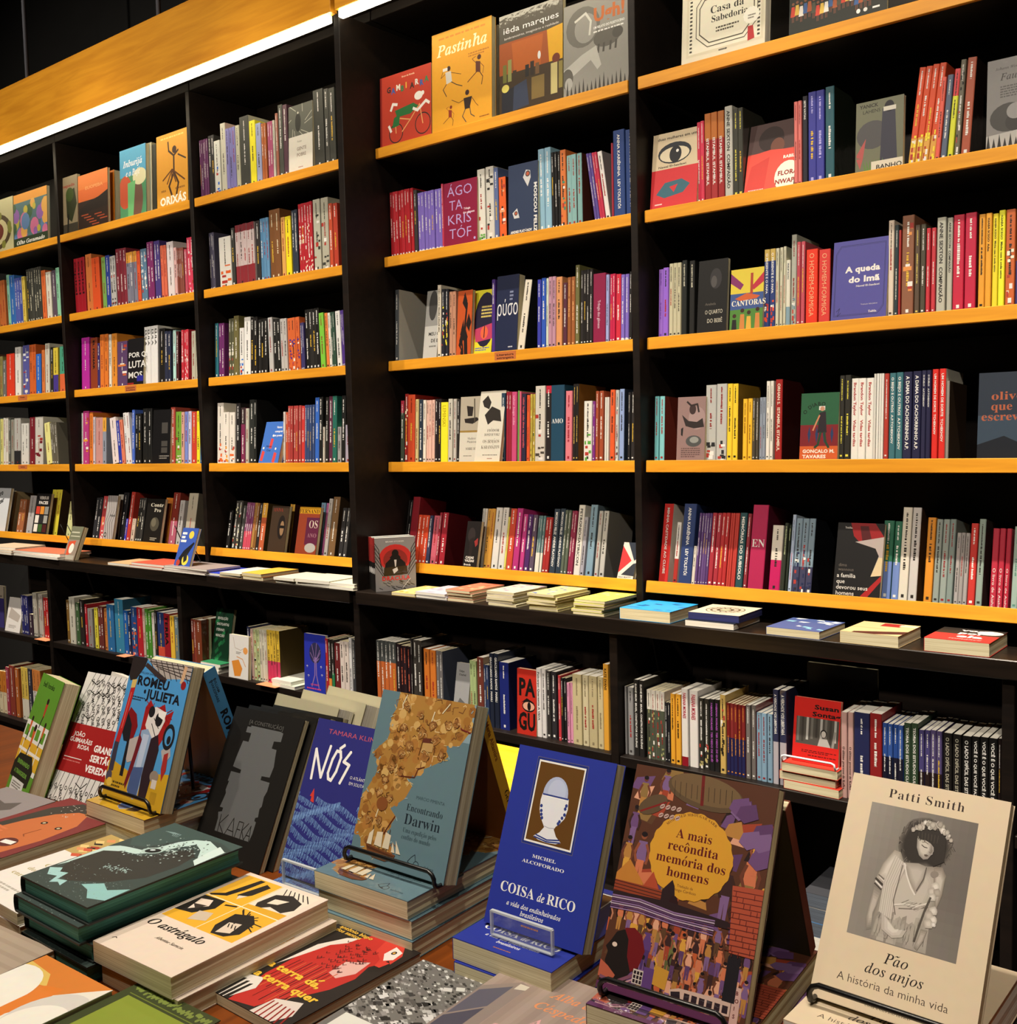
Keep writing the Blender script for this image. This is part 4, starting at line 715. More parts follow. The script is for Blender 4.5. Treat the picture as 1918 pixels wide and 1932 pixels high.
spine_row('D', 3, 720, 560, S4, "55 128 -52 1 4b4f50 Vd6cfba; 415 442 -88 1 d9cdb4; 446 470 -60 1 23242c De8d83a:.75; 472 497 -60 1 23242c De8d83a:.75; 502 552 -40 2 c08a6a; 824 849 -132 1 4b2f7a THERMANN_HESSE; 1020 1072 -120 1 e0d6bd L8 V20241c; 1166 1194 -132 1 3a3ea0; 1196 1230 -142 1 2f55b0; 1232 1250 -142 1 cfd8c0; 1252 1308 -150 2 b98a98; 1310 1356 -150 1 d8935e; 1360 1390 -108 1 5a2f3c; 1394 1450 -148 2 9a5a2e Cf0b070; 1454 1486 -240 1 6e6a3e; 1490 1586 -200 4 1f1b1a; 1588 1682 -172 1 8a1f42 TTrilogia_dos_gêmeos fs l.4 q.62 z.5 Ce8c8d0; 1684 1708 -168 1 98a0c8; 1711 1756 -172 2 bd1f45; 1759 1796 -172 1 c8283a; 1799 1856 -168 2 7b66b4 Be0dcd0:.05; 1860 1904 -192 2 1d1b1a; 1908 1940 -240 1 1d1b1a")
spine_row('D', 4, 720, 560, S4, "134 160 782 1 3c4638 Ua0283a:.2; 166 192 730 1 8e1f1c Df0e0b0:.8; 194 246 738 1 c84a28 C6a1a10 V8a1c14; 249 273 772 1 c8b478; 276 304 772 1 28323e; 306 328 778 1 e0d4be; 329 393 778 3 e0b49e; 396 440 770 2 241c1e; 441 495 795 1 f0e02c TLEMINSKI Cb8a418 fs l.35; 497 530 768 1 c9c2ae; 532 555 768 1 bfb8a8; 557 579 770 1 2a2622; 893 925 725 1 2c4456 V1c2c38; 928 949 715 1 9c2434 Tvalter_hugo_mãe; 951 973 715 1 9c2434 Tvalter_hugo_mãe; 975 1013 715 1 d0507a Tvalter_hugo_mãe Cf0a8b8; 1016 1030 706 1 6aa04a; 1032 1046 712 1 d8607a; 1049 1081 730 1 2c2a3e Tvalter_hugo_mãe_deus_na_escuridão Ce86060; 1086 1110 740 1 dd5a2c; 1112 1145 732 2 c8b04a D3a5a2a:.8; 1149 1223 672 1 cfc6b4 D4a4238:.75; 1226 1268 668 1 2a2422 Uc0283a:.1; 1270 1370 665 1 1f4458 HAMO q.5; 1380 1429 708 1 d8787e C9a2030; 1432 1478 655 2 1f1b18 Cd8b050 V7a4c18; 1513 1575 785 1 e0dac8 D5aa03a:.45; 1579 1600 785 1 7a2a78; 1602 1626 708 1 a04a2c; 1633 1665 708 1 a04a2c; 1674 1704 755 2 d8d4c4; 1712 1748 698 1 dd5a2c; 1752 1778 700 1 b8bab0 D2a2a2a:.9; 1782 1818 693 1 8ea0c4 V28303c; 1848 1868 718 1 232020; 1872 1900 715 1 2a2624")
spine_row('D', 5, 700, 920, 3.836, "206 234 90 1 141212; 238 254 90 1 141212; 256 306 65 1 7a1520 HEN q.35; 308 386 195 3 cc4424 k; 388 412 200 1 353a52; 416 456 200 1 c05a66; 459 477 178 1 8a1f2c; 480 520 178 1 9a1f2c V5a1016; 763 782 148 1 b8b4a8; 785 801 150 1 cfc8b4; 804 858 150 2 c89038; 860 906 142 1 d8d2c4 C3a3a3a; 910 952 142 1 d4cec0 C3a3a3a V8a8068; 954 968 210 1 d8d060; 970 1012 150 1 c84a32; 1014 1056 148 1 b03070; 1062 1092 190 1 b83a78; 1096 1131 192 1 4e2a5e; 1134 1166 195 1 5a4a5a; 1170 1222 200 3 5d7a78 Be0d8c0:.35; 1226 1276 213 2 a02a26; 1280 1321 150 1 2f3a44 TMOSCOU_FELIZ__ANDREI_PLATÓNOV; 1325 1361 150 1 2f3a44 TMOSCOU_FELIZ__ANDREI_PLATÓNOV; 1363 1406 160 2 5a6250; 1409 1451 165 2 8a2a44; 1456 1501 122 1 d8d0c0 TPETRONIO•SATIRICON C1a1816 Vd0c8b8; 1503 1530 210 1 a09ca0; 1542 1592 122 1 7e98a4 V5a6a70; 1606 1634 165 1 b5b0a4; 1640 1676 165 1 b5b0a4 V7a746a")
spine_row('D', 6, 700, 920, 3.836, "46 186 1100 5 4a4c48 Bc2642f:.68 k; 190 216 1130 1 2a1a1e; 218 290 1140 3 2a1a1e Cd86a4a; 292 305 1090 1 24201e; 308 370 1100 2 3a352f V1c1a18; 386 426 1165 1 d0742a B3f8a8a:.22; 429 470 1175 1 d0742a B3f8a8a:.22; 476 522 1180 2 6f6a66 V4a4e5c; 716 767 1250 2 a3b478; 770 816 1225 1 6a3226 Va08a70; 820 856 1280 2 2e3a5a; 863 891 1195 1 1e2433 TGRACILIANO_RAMOS__MARILI l.6; 893 926 1200 1 1e2433 TGRACILIANO_RAMOS__MARILI l.6; 931 1000 1260 1 1a2468 z.4 V10153a; 1201 1236 1305 1 ddd6cc C2a2420 TPolicarpo_Quaresma_A_VIDA; 1239 1269 1310 1 ddd6cc C2a2420; 1271 1301 1325 1 35302c; 1304 1341 1330 1 2e2a2c; 1351 1371 1360 1 c83a40; 1376 1416 1375 2 1d1a1a; 1419 1459 1410 2 d890a8; 1461 1526 1345 1 c2b284 C8a7a5a; 1531 1573 1355 1 cbbd94 C8a7a5a; 1579 1639 1360 1 b8a87c C8a7a5a; 1641 1681 1370 1 c2b284 C8a7a5a; 1684 1722 1275 1 d89a34 TKATE_EVANS l.25 C2a1c10")
spine_row('C', 1, 0, 0, S3, "1091 1180 795 5 5e2a52; 1183 1215 770 2 2e2c2a; 1217 1250 800 1 d9d6c4 D2f6ac0:.5; 1253 1281 700 1 c2bca4 Vd0b0a0; 1283 1336 730 3 7a74a8; 1339 1361 710 1 bcb89a; 1364 1415 665 1 3a3a32 Vb8b49c; 1418 1450 685 1 f0e02c; 1453 1482 700 1 9aa0bc; 1484 1510 700 2 b0602e; 1516 1546 690 2 a84a6a; 1549 1560 680 1 c8c4b0; 1562 1576 640 1 a0604a; 1578 1602 595 1 4a4a40; 1606 1630 595 1 5a3a44; 1780 1836 515 1 3c3c34; 1839 1863 505 1 45443c; 1865 1899 500 1 3c3c34")
spine_row('C', 2, 0, 0, S3, "1150 1172 1310 1 b09a60; 1175 1218 1318 3 4a4656; 1245 1311 1345 1 e2dccb De0642a:.45; 1315 1332 1290 1 3a3a34; 1336 1445 1275 5 c8b4ac B8a2a30:.32 U7a2a30:.12 k; 1452 1475 1250 1 2f2a28; 1478 1526 1238 3 5a88a8; 1530 1592 1190 2 7a4e2a Ce8d8b0 k; 1594 1616 1230 1 d8a050; 1619 1650 1225 1 f0d820; 1654 1687 1190 2 2c3440; 1692 1774 1155 5 b01c28 De8dcc0:.7 k; 1778 1817 1130 1 b8b49c D3a3a32:.8; 1820 1860 1120 1 b0aa92 D3a3a32:.8; 1863 1883 1150 1 c04a2c; 1886 1912 1150 1 b8402c")
spine_row('C', 3, 320, 560, S4, "326 366 200 1 2a6a74; 371 410 200 2 6a2860; 441 480 165 2 55543a De8e0c0:.6; 483 520 145 1 6a6238; 523 556 235 1 dcd8cc D1f6ac0:.35; 559 606 155 1 e4e0d4; 610 660 155 2 1b1816; 662 735 170 3 181614; 750 782 155 1 b8b4ac L-3; 784 838 165 2 1c1b18 L-3; 842 890 165 2 b8b2a8 L-3; 893 985 160 3 d0622f D3a2a8a:.6 L-3 k; 988 1020 195 2 3a3462 L-3; 1030 1135 95 4 1f1d1a L-3; 1140 1175 120 1 7ac03a L-4; 1178 1200 118 1 e07a3a L-4; 1203 1222 118 1 e0dac8 L-4; 1225 1256 112 2 2f4a38 L-4; 1259 1294 105 1 dcd8cc L-4; 1296 1326 98 2 4a2f7a L-4")
spine_row('C', 4, 320, 560, S4, "318 348 805 1 161514; 352 398 800 1 e0d6c4 De0642a:.3; 400 444 870 1 e0d6c4 De0902a:.3; 446 488 870 1 e0d6c4 De0642a:.3; 497 526 800 1 201c1c; 530 560 835 1 7a2a4a U3a2a2a:.3; 566 590 840 1 b8b4a0; 594 628 775 1 2a2c28; 630 650 775 1 1c1e1a V141414; 850 866 865 1 d8d0c0; 868 886 870 1 c8502e; 889 985 822 5 a83a34 Cf0d8c0; 987 1012 822 1 d03a34; 1016 1086 815 4 3a4c74; 1088 1120 758 1 3a6ac0; 1123 1150 755 1 1e1e1c; 1152 1166 980 1 cfc8b4; 1168 1190 755 1 25221e; 1193 1221 750 1 5a2a3e; 1223 1256 748 1 2a6a58; 1258 1286 980 1 9a9690; 1289 1319 745 1 1a1a18; 1321 1362 965 1 a49aa4")
spine_row('C', 5, 360, 920, 4.36, "276 304 185 1 1a1816; 328 352 105 1 3f3c34 De0d8a0:.9; 354 380 105 1 3f3c34 De0d8a0:.9; 386 410 145 1 4a4a44; 414 478 120 4 7a3a5e Bc84a5a:.4; 481 502 122 1 a87a3e; 504 520 124 1 8a5a2a; 523 547 125 1 2a2420; 549 590 125 1 b85a34 Ud8a03a:.3 V4a3a1a; 770 790 135 1 b8862e; 792 808 135 1 c89a3a V3a1a12; 1026 1062 122 1 6a8ea0; 1065 1082 125 1 c06a98; 1085 1113 88 1 b8b0a4; 1116 1170 72 1 7a5a38 V3a2a18; 1206 1238 165 1 2c2a2a; 1240 1268 165 1 3a3836")
spine_row('C', 6, 360, 920, 4.36, "10 32 1080 1 6a2a1e; 34 50 1085 1 8a3a2a; 52 98 1085 1 7a3a22 V5a2a16; 474 496 1140 1 2a2f4a; 498 520 1160 1 c8a898; 523 568 1165 2 b8c088 D2a2a2a:.8; 572 630 1165 3 cfc7ae; 633 732 1168 4 d8b23a Bc83a5a:.42 V4a3a18 k; 1112 1135 1238 1 b02a30; 1138 1162 1245 1 2a2420 Be08a3a:.3; 1164 1186 1250 1 2a2420 B2f7a4a:.4; 1188 1232 1275 1 6a2424; 1236 1305 1260 2 d8c8b8; 1308 1330 1235 1 d8d4cc; 1332 1354 1250 1 3a3a3a; 1356 1394 1280 2 b8c8d8 D2f5a9a:.8")
spine_row('B', 2, 0, 0, S3, "410 488 1465 3 a81f2c C2a1010 Tcapital l.6; 493 526 1440 1 d2763a; 528 571 1460 1 dd5426; 581 602 1455 1 7aa852; 604 626 1445 1 2f3f8e; 628 660 1450 2 b8b4ac D2a2a2a:.8; 666 720 1410 3 7a2430; 723 778 1430 3 7d7c88 Udf9a3a:.2; 782 800 1420 1 d8552e; 803 836 1410 2 5a7a90 De8e4d8:.9; 839 875 1370 2 7a2a5e; 879 912 1365 2 4a3a78; 916 946 1390 2 d86a4a; 949 986 1370 1 dccfc8; 989 1004 1400 1 d8a8a0; 1006 1042 1405 4 8a4a3c; 1045 1060 1410 1 c05060; 1063 1120 1345 3 d8405a De8b0b0:.9 k")
spine_row('B', 3, 0, 560, S4, "614 672 310 1 b02a92; 680 731 310 1 8a3a1e C1a1210 TEL_FONAR fX; 733 752 350 1 3a2a62; 756 812 285 2 d8752a; 819 838 285 1 e0d8c0; 841 879 278 1 dc8a2e; 882 956 340 1 5a3f62 Dd87a3a:.95; 1084 1190 228 4 e6e2d8 TLULA C1a1816 l.28 k; 1196 1238 240 1 1c1a18; 1242 1286 260 2 2a2f44; 1298 1320 252 1 b8e0d0; 1325 1345 260 1 4a1a1e; 1366 1420 250 3 c8303e De8d0c8:.6 k; 1440 1500 258 2 b5b098; 1520 1545 280 1 a8504e")
spine_row('B', 4, 0, 560, S4, "603 622 875 1 e0dcd0; 626 668 862 1 b83a7a De89a3a:.9; 671 696 870 1 d8742a; 700 716 905 1 c8b8b8; 718 770 910 1 c08a80 V3a2420; 773 800 910 1 8a8f98 Ue0a03a:.3; 846 890 912 1 e0cfc6 L-8; 893 918 930 1 2f3a98 L-8; 921 944 925 1 d87a5a L-8; 947 990 872 2 dcd8d0 L-7; 993 1012 850 1 4a6ac0; 1016 1060 880 2 1a1a18 k; 1076 1142 842 2 1c1c1a k; 1283 1315 832 1 b04a3a; 1318 1360 865 1 7aa83a De8dcc0:.6; 1363 1386 868 1 d8a08a; 1388 1412 865 1 7a8ac8; 1415 1438 862 1 d0c8d8; 1441 1476 865 1 c8402a; 1479 1502 860 1 f0dc2c; 1504 1545 858 2 3a7ac0")
spine_row('B', 5, 0, 900, 4.36, "752 775 168 1 2a2a2c; 777 800 165 1 2a2a2c; 806 838 155 1 c04a4a De0d8c8:.9; 926 966 142 1 a8a294; 970 1010 125 1 17171a; 1012 1028 380 1 3a3aa8; 1031 1060 120 1 b03428; 1066 1094 340 1 c8b098; 1101 1160 170 3 302e2a Ce0dcc8; 1316 1370 168 3 c87a2a; 1376 1430 125 1 7a2a1e Bb05a6a:.45; 1436 1474 190 1 b0aca4; 1500 1575 130 1 b0a890 V6a6250")
spine_row('B', 6, 0, 900, 4.36, "556 578 1010 1 7a5a2a; 581 626 985 1 c9c2ac; 631 660 1030 1 3f5a34 Ce8e0d0; 663 696 1005 1 2a2420; 706 724 1045 1 b01f2a; 728 766 1080 1 8f8880; 781 808 1075 1 e0d040; 813 856 1060 2 6a2f28; 863 885 1080 1 c87a3a; 889 946 1045 1 2f6a9a; 951 1020 1000 1 3a82a0 V2a5a70; 1023 1058 1095 1 1f5aa0; 1060 1082 1115 1 1f2a4a; 1086 1131 1065 1 2a4a80 Dd85a2c:.7; 1136 1180 1070 1 b0202a; 1184 1202 1080 1 c8a898; 1206 1228 1080 1 4a8a2a; 1230 1255 1100 1 4a8a2a; 1258 1276 1115 1 d8d0c0; 1280 1298 1095 1 2a2420; 1301 1354 1110 1 2a3a6a Bd8503a:.3; 1356 1401 1120 1 a01f28 TTERRA C1a1010 l.6 fX; 1406 1440 1140 1 e8b83a; 1446 1475 1150 1 6a7a7a; 1479 1511 1160 1 6aa0a0; 1514 1532 1120 1 cfd0b8")
spine_row('A', 2, 0, 0, S3, "-60 -5 1600 3 c8a050; 0 36 1590 2 c06a34; 46 60 1555 1 8ec8a8; 63 90 1560 1 3a72b8; 92 131 1575 3 4a56a0; 133 150 1565 1 d8c050; 157 241 1525 6 3a3a32 Ce0d8b8; 243 265 1530 1 d86a34; 269 296 1540 1 d8d2bc; 299 321 1530 1 5a4a56; 326 372 1515 3 8ec8a0")
spine_row('A', 3, 0, 560, S4, "-60 -4 440 3 6a4a3a; 0 20 450 1 8a8048; 22 46 480 1 6a6862; 51 109 432 1 d83a22; 113 156 380 1 e4e0d4; 169 216 368 1 5a5a98 De0e0e8:.9; 221 266 362 2 d2642a; 273 309 432 1 2f6ac0; 313 335 400 1 d87a3a; 341 373 352 1 cfcab4; 376 398 380 1 2a2820; 403 438 385 1 d8c040 B4a3a8a:.4; 451 496 375 1 4a9a78 Bd8663a:.4; 501 545 370 2 b05a50")
spine_row('A', 4, 0, 560, S4, "-70 -3 915 3 8aa0a0; 0 22 920 1 c8c070; 26 60 912 2 d0cbb8; 63 76 915 1 5a5a50; 79 101 925 1 8a8878; 104 151 915 1 b8b4a8 B2a2a2a:.3; 156 216 955 2 d4d0c2; 221 258 908 1 7a1f28; 260 318 905 1 d8d2c0 D7a1f28:.7; 352 390 950 1 f0e890 L-8; 393 438 945 3 6a6452 L-7; 516 545 900 1 4a5a8a")
spine_row('A', 5, 0, 900, 4.36, "41 86 112 1 bfae8c Va08a60; 126 178 180 2 a0603a; 206 254 150 1 b0aaa4; 382 460 100 3 d8c83a V3a2a1a k; 538 578 200 1 c8c88a; 582 618 205 1 d8d0d0")
spine_row('A', 6, 0, 900, 4.36, "182 240 970 3 2a2a62; 243 275 1150 1 3a2a34; 279 311 950 2 c0b8a4; 326 360 960 2 b8b0a0; 366 410 990 2 a82020; 413 440 1000 1 5a3a30; 443 470 1000 1 3a5070")
spine_row('A', 7, 0, 900, 4.36, "0 60 1590 2 c87a2a Bd8c8a0:.5; 62 86 1560 1 a03a4a; 91 131 1545 1 8a3a2a; 136 165 1570 1 b0602a; 190 244 1560 2 d8b850 Bd8d0b8:.4; 246 276 1575 1 2f2f3a; 281 346 1580 2 c87a3a Bd8d0c0:.6")
# ------------------------------------------------------------------ covers shown face out on the shelves
def face_out(bay, row, ox, oy, s, bl, br, tl, label, col, art=None, lean=0, T=.014, sb=.02, zoff=0, wrap=False, name='display_book', cat='book', **k):
    z0, y0, tilt, _ = ROWS[row]; t = R(tilt); bk = Vector((0, cos(t), -sin(t))); F = Vector((0, y0, z0+zoff))+sb*bk
    X0 = on_shelf(ox+bl[0]/s, F.y, F.z); X1 = on_shelf(ox+br[0]/s, F.y, F.z); a = R(tilt+lean)
    P = Vector((X0, F.y, F.z)); H = rise(P, Vector((0, sin(a), cos(a))), oy+tl/s)
    o = book(name, label, cat, X1-X0, H, T, col, art, f"covers facing out on the {RNAME[row]} of the {BNAME[bay]}", wrap, **k)
    return stand_at(o, X0, F.y, F.z+.0002, 0, tilt+lean)
def A_casa(a):
    a.rect(6, 10, 98, 94, 'cfc4a4'); a.rect(9, 12, 95, 92, 'e0d8bc')
    for i in range(26):
        a.rect(10, 14+i*3, 13, 15.5+i*3, '3a3428'); a.rect(91, 14+i*3, 94, 15.5+i*3, '3a3428')
    a.line([(22, 58), (28, 52), (80, 52), (87, 58), (87, 76), (74, 86), (34, 86), (22, 78)], 1.2, '4a4232', True)
    a.line([(18, 56), (26, 49), (82, 49), (91, 56), (91, 78), (76, 89), (32, 89), (18, 80)], .9, '4a4232', True)
    a.rect(5, 30, 98, 48, 'd8cca8'); a.ell(25, 42, 9, 4, '8a3a2a'); a.poly([(40, 46), (60, 38), (64, 40), (46, 48)], '8a3a2a'); a.poly([(80, 30), (96, 32), (94, 50), (82, 48)], 'b0a684')
    a.text('Casa da', 55, 64, 8.4, '1c1814', 'b', 'c'); a.text('Sabedoria', 58, 71, 7.4, '1c1814', 'b', 'c'); a.marks(42, 75, 70, 80, '4a4232', 2)
    for i in range(14): a.ell(84+7.4*cos(i*pi/7), 74+5*sin(i*pi/7), 2.2, None, 'efe8d2', 8)
    a.ell(84, 74, 7.4, None, 'efe8d2'); a.marks(80, 73, 89, 77, '6a6252', 2); a.poly([(80, 82), (86, 82), (88, 92), (80, 93)], 'b02a2a'); a.marks(46, 93, 56, 95, '2a2420', 1)
def A_figs(a):
    a.rect(0, 0, 100, 100, '20241e'); rr = random.Random(4)
    for i in range(20):
        x = 4+i*4.4; y = 62+rr.random()*8; c = ('c8402e', 'd8b04a', 'e0d8c8', '3a5a8a', 'a0522a', '4a4a3a')[i % 6]
        a.ell(x, y, 1.5, None, '7a4a30', 8); a.poly([(x-1.6, y+3), (x+1.6, y+3), (x+2.6, y+14), (x-2.6, y+14)], c); a.rect(x-1, y+14, x-.2, y+20, '6a4030'); a.rect(x+.4, y+14, x+1.2, y+20, '6a4030')
    a.ell(72, 91, 2, 2.4, 'e8e4d8'); a.ell(79, 91, 2, None, 'd8d4c8'); a.rect(86, 90, 93, 92, 'e8e4d8')
face_out('E', 1, 1278, 0, S3, (20, 350), (492, 225), -330, 'cream cover with ornate octagon frame and dark gothic title, top shelf nearest bay', 'd8ceb0', A_casa, 4, .03, page=M_PAGEW)
face_out('E', 1, 1278, 0, S3, (628, 185), (1182, 45), -300, 'dark landscape cover with a row of tiny colourful people, top shelf nearest bay', '20241e', A_figs, 4, .012)
def A_gamb(a):
    a.rect(0, 0, 4, 100, '8a2018'); a.text('Bruno de Almeida', 56, 8, 3.4, 'f0c8a0', 'S', 'c')
    for i, (ch, c) in enumerate(zip('GAMBIARRA', ('2a2420', '2f5a9a', 'e8e0c8', '2a7a4a', 'e0b040', '2a2420', 'd8d0c0', '2f5a9a', '2a7a4a'))): a.text(ch, 14+i*9.2, 24+(i % 2)*3, 11, c, 'X')
    a.ell(32, 84, 14, None, '1c2420'); a.ell(32, 84, 12.5, None, 'b83a24'); a.ell(84, 80, 15, None, '1c2420'); a.ell(84, 80, 13.5, None, 'b83a24')
    a.line([(32, 84), (30, 62), (60, 70), (44, 84), (60, 70), (78, 52)], 1.6, 'e0a060'); a.line([(78, 52), (84, 80)], 1.6, 'e0a060')
    a.poly([(30, 52), (66, 48), (76, 54), (60, 62), (34, 62)], '2a6a34'); a.poly([(28, 62), (40, 58), (38, 74), (24, 76)], '2a6a34'); a.line([(22, 50), (26, 42), (34, 44)], 4, 'e8e0d0'); a.ell(76, 40, 8, 6, 'e8e0d0'); a.line([(66, 56), (74, 60), (90, 50), (96, 54)], 4, 'e8e0d0'); a.ell(84, 38, 3, None, 'e8e0d0'); a.line([(18, 72), (22, 80)], 4, 'e8e0d0')
def fig(a, x, y, s, c1, c2, c3, pose):
    """a small dancing figure: head, bent body, arms and legs"""
    H, body, arms, legs = pose; f = lambda p: (x+p[0]*s, y+p[1]*s*a.W/a.H)
    a.line([f(p) for p in legs[0]], 5.5*s/10, c2); a.line([f(p) for p in legs[1]], 5.5*s/10, c2); a.line([f(p) for p in arms[0]], 3.4*s/10, c1); a.line([f(p) for p in arms[1]], 3.4*s/10, c1)
    a.poly([f(p) for p in body], c3); a.ell(*f(H), 1.7*s, None, c1, 12)
POSE = [((1, -9), [(-2, -7), (3, -7), (4, 0), (-1, 1)], ([(-2, -6), (-6, -4), (-4, -8)], [(3, -6), (9, -4), (12, -3)]), ([(0, 0), (-4, 4), (-1, 9)], [(3, 0), (8, 3), (13, 5)])),
        ((2, -9), [(-1, -7), (3, -6), (3, 1), (-1, 0)], ([(-1, -6), (-4, -9), (-1, -10)], [(3, -5), (6, -2), (5, 2)]), ([(0, 0), (-5, 3), (-8, 5)], [(2, 0), (5, 4), (4, 9)])),
        ((-1, -9), [(-4, -6), (3, -6), (1, 1), (-3, 1)], ([(-4, -5), (-8, -4), (-14, -7)], [(3, -5), (6, -1), (8, 1)]), ([(-2, 0), (-5, 5), (-2, 9)], [(1, 0), (2, 5), (5, 7)]))]
def A_past(a):
    a.marks(12, 5, 92, 8.5, 'c87a1e', 1); a.text('Pastinha', 10, 24, 16, 'f4e6b0', 'I', fit=84); a.marks(62, 29, 96, 34, 'b06a1c', 2)
    fig(a, 27, 52, 1.9, '3a2018', '2c2a2c', 'c8c0b0', POSE[0]); fig(a, 76, 50, 1.9, '4a2416', '3a1a12', '5a2a1a', POSE[1]); fig(a, 62, 82, 2.0, '3a2018', '3c3a3e', '2a1a14', POSE[2]); fig(a, 30, 87, 1.3, '7a2a18', '4a1c14', '8a3018', POSE[1])
    a.rect(19, 37, 27, 40, 'e0d8c8'); a.marks(80, 94, 96, 96, '8a5018', 1)
def A_ieda(a):
    a.rect(0, 0, 100, 30, '4a4438'); a.rect(0, 28, 100, 60, '9a4a16'); a.poly([(20, 30), (70, 30), (64, 74), (26, 74)], 'b05818'); a.poly([(76, 28), (100, 26), (100, 62), (80, 64)], 'd8a018'); a.rect(0, 60, 100, 100, '3a2a14')
    a.text('iêda marques', 6, 19, 8.5, 'e8e4dc', 's', fit=88); a.text('lambranceiras, imaginário e realidade', 8, 25, 3.2, 'd8d0c4', 's', fit=86)
    for x, h, c in ((6, 16, '6a6a2a'), (14, 20, '8a8a4a'), (22, 8, '3a2a1a'), (42, 10, '1c1a18'), (50, 12, '2a2018'), (58, 9, '6a4a2a')): a.rect(x, 66-h, x+6, 68, c)
    a.ell(90, 58, 6, None, '6a2a10'); a.ell(64, 50, 2.4, 4, 'd8d8d0'); a.rect(82, 62, 92, 92, 'c0b070'); a.rect(94, 62, 100, 88, '8a7a3a'); a.poly([(4, 78), (44, 70), (48, 96), (4, 100)], '30384a'); a.poly([(4, 78), (24, 74), (22, 100), (4, 100)], '1c1e26'); a.rect(52, 70, 72, 92, '7a6230'); a.ell(10, 74, 6, 4, 'd8c860')
def A_ugh(a):
    a.rect(0, 0, 100, 100, '8c887c'); a.ell(30, 28, 26, 22, '6a665c'); a.ell(34, 30, 17, 16, '8f8b80'); a.line([(18, 20), (34, 14), (42, 24), (40, 38)], 3, 'c8c4b4'); a.ell(66, 46, 20, 10, '5a564c'); a.ell(82, 44, 8, 6, '4a463e')
    for x in (54, 62, 72, 80): a.line([(x, 52), (x-1, 60)], 3, '4a463e')
    a.poly([(0, 70), (28, 58), (50, 52), (58, 74), (52, 78), (42, 66), (20, 76), (0, 84)], 'b4b0a2'); a.ell(6, 80, 9, 11, '5a564c'); a.ell(8, 86, 6, 7, 'a4a094')
    for i in range(16): x = 4+i*6.2; a.poly([(x, 100), (x+2, 82+(i*7) % 9), (x+4, 100)], '3c3a34')
    a.text('Ugh!', 46, 26, 20, 'b8622a', 'X', fit=46); a.text('UM RELATO DO PLEISTOCENO', 46, 34, 3.6, 'e8e4d8', 'S', fit=46); a.marks(46, 36, 92, 39, 'e0dcd0', 1)
face_out('D', 1, 640, 0, S3, (232, 820), (520, 745), 448, 'small red cover with a person on a bicycle, top shelf of middle bay', 'b83a24', A_gamb, 2, .012, sb=.012)
face_out('D', 1, 640, 0, S3, (525, 745), (862, 655), 205, 'bright golden cover with four dancing figures and white script title', 'dc9a24', A_past, 2, .02, sb=.012)
face_out('D', 1, 640, 0, S3, (905, 635), (1262, 540), 100, 'amber photo cover with vases and candles under thin white lettering', '4a4438', A_ieda, 2, .016, sb=.012, wrap=True)
face_out('D', 1, 640, 0, S3, (1268, 540), (1642, 450), 45, 'grey drawing of mammoths under a big orange title', '8c887c', A_ugh, 2, .016, sb=.012)
for i in range(2):
    face_out('D', 1, 640, 0, S3, (868+i*14, 668), (900+i*4, 650), 150+i*40, ('pale book edge tucked behind the golden dancing cover' if i == 0 else 'second pale book edge behind the golden dancing cover, lower one'), 'c8bca0', None, 2, .03, sb=.05+.04*i)
def A_eye(a):
    a.rect(0, 0, 100, 48, 'cdb892'); a.rect(0, 48, 100, 100, 'c62c30'); a.text('duas mulheres em um', 10, 9, 5, '2a2018', 'S', fit=84); a.ell(48, 28, 36, 14, '20242a'); a.ell(48, 30, 32, 10, 'd8c8a4'); a.ell(50, 30, 13, 11, '1a1c20'); a.ell(54, 26, 3, None, 'e8e0d0')
    a.text('Nawal El-Saadawi', 14, 46, 4, '2a2018', 'S', fit=60); a.poly([(12, 80), (30, 66), (66, 64), (84, 72), (70, 82), (30, 86)], '34606a'); a.poly([(40, 72), (58, 70), (50, 80)], 'c62c30'); a.marks(10, 92, 26, 95, 'e8d8c8', 1)
face_out('E', 2, 1278, 0, S3, (-156, 1185), (106, 1142), 770, 'cover with a wide open eye above a red half, second shelf', 'c62c30', A_eye, 7)
def A_flora(a):
    a.rect(0, 0, 100, 42, '4a3430'); a.ell(46, 24, 26, 18, '2a1a18'); a.ell(60, 36, 14, 12, '6a4030'); a.poly([(0, 44), (46, 40), (100, 44), (100, 100), (0, 100)], 'e04a3a'); a.poly([(10, 60), (46, 50), (40, 100), (0, 100)], 'c83a30'); a.ell(86, 82, 26, 22, 'e8dcc4')
    a.text('RABIL', 74, 56, 6, 'f0e4d0', 'X'); a.text('FLORA', 66, 80, 9, '8a2a20', 'X'); a.text('NWAPA', 62, 92, 9, '8a2a20', 'X'); a.marks(8, 94, 40, 96, 'f0c8b8', 1)
face_out('E', 2, 1278, 0, S3, (374, 1085), (652, 1042), 720, 'tilted cover with a dark head over a bright red dress, second shelf', 'b0463a', A_flora, 14, sb=.03)
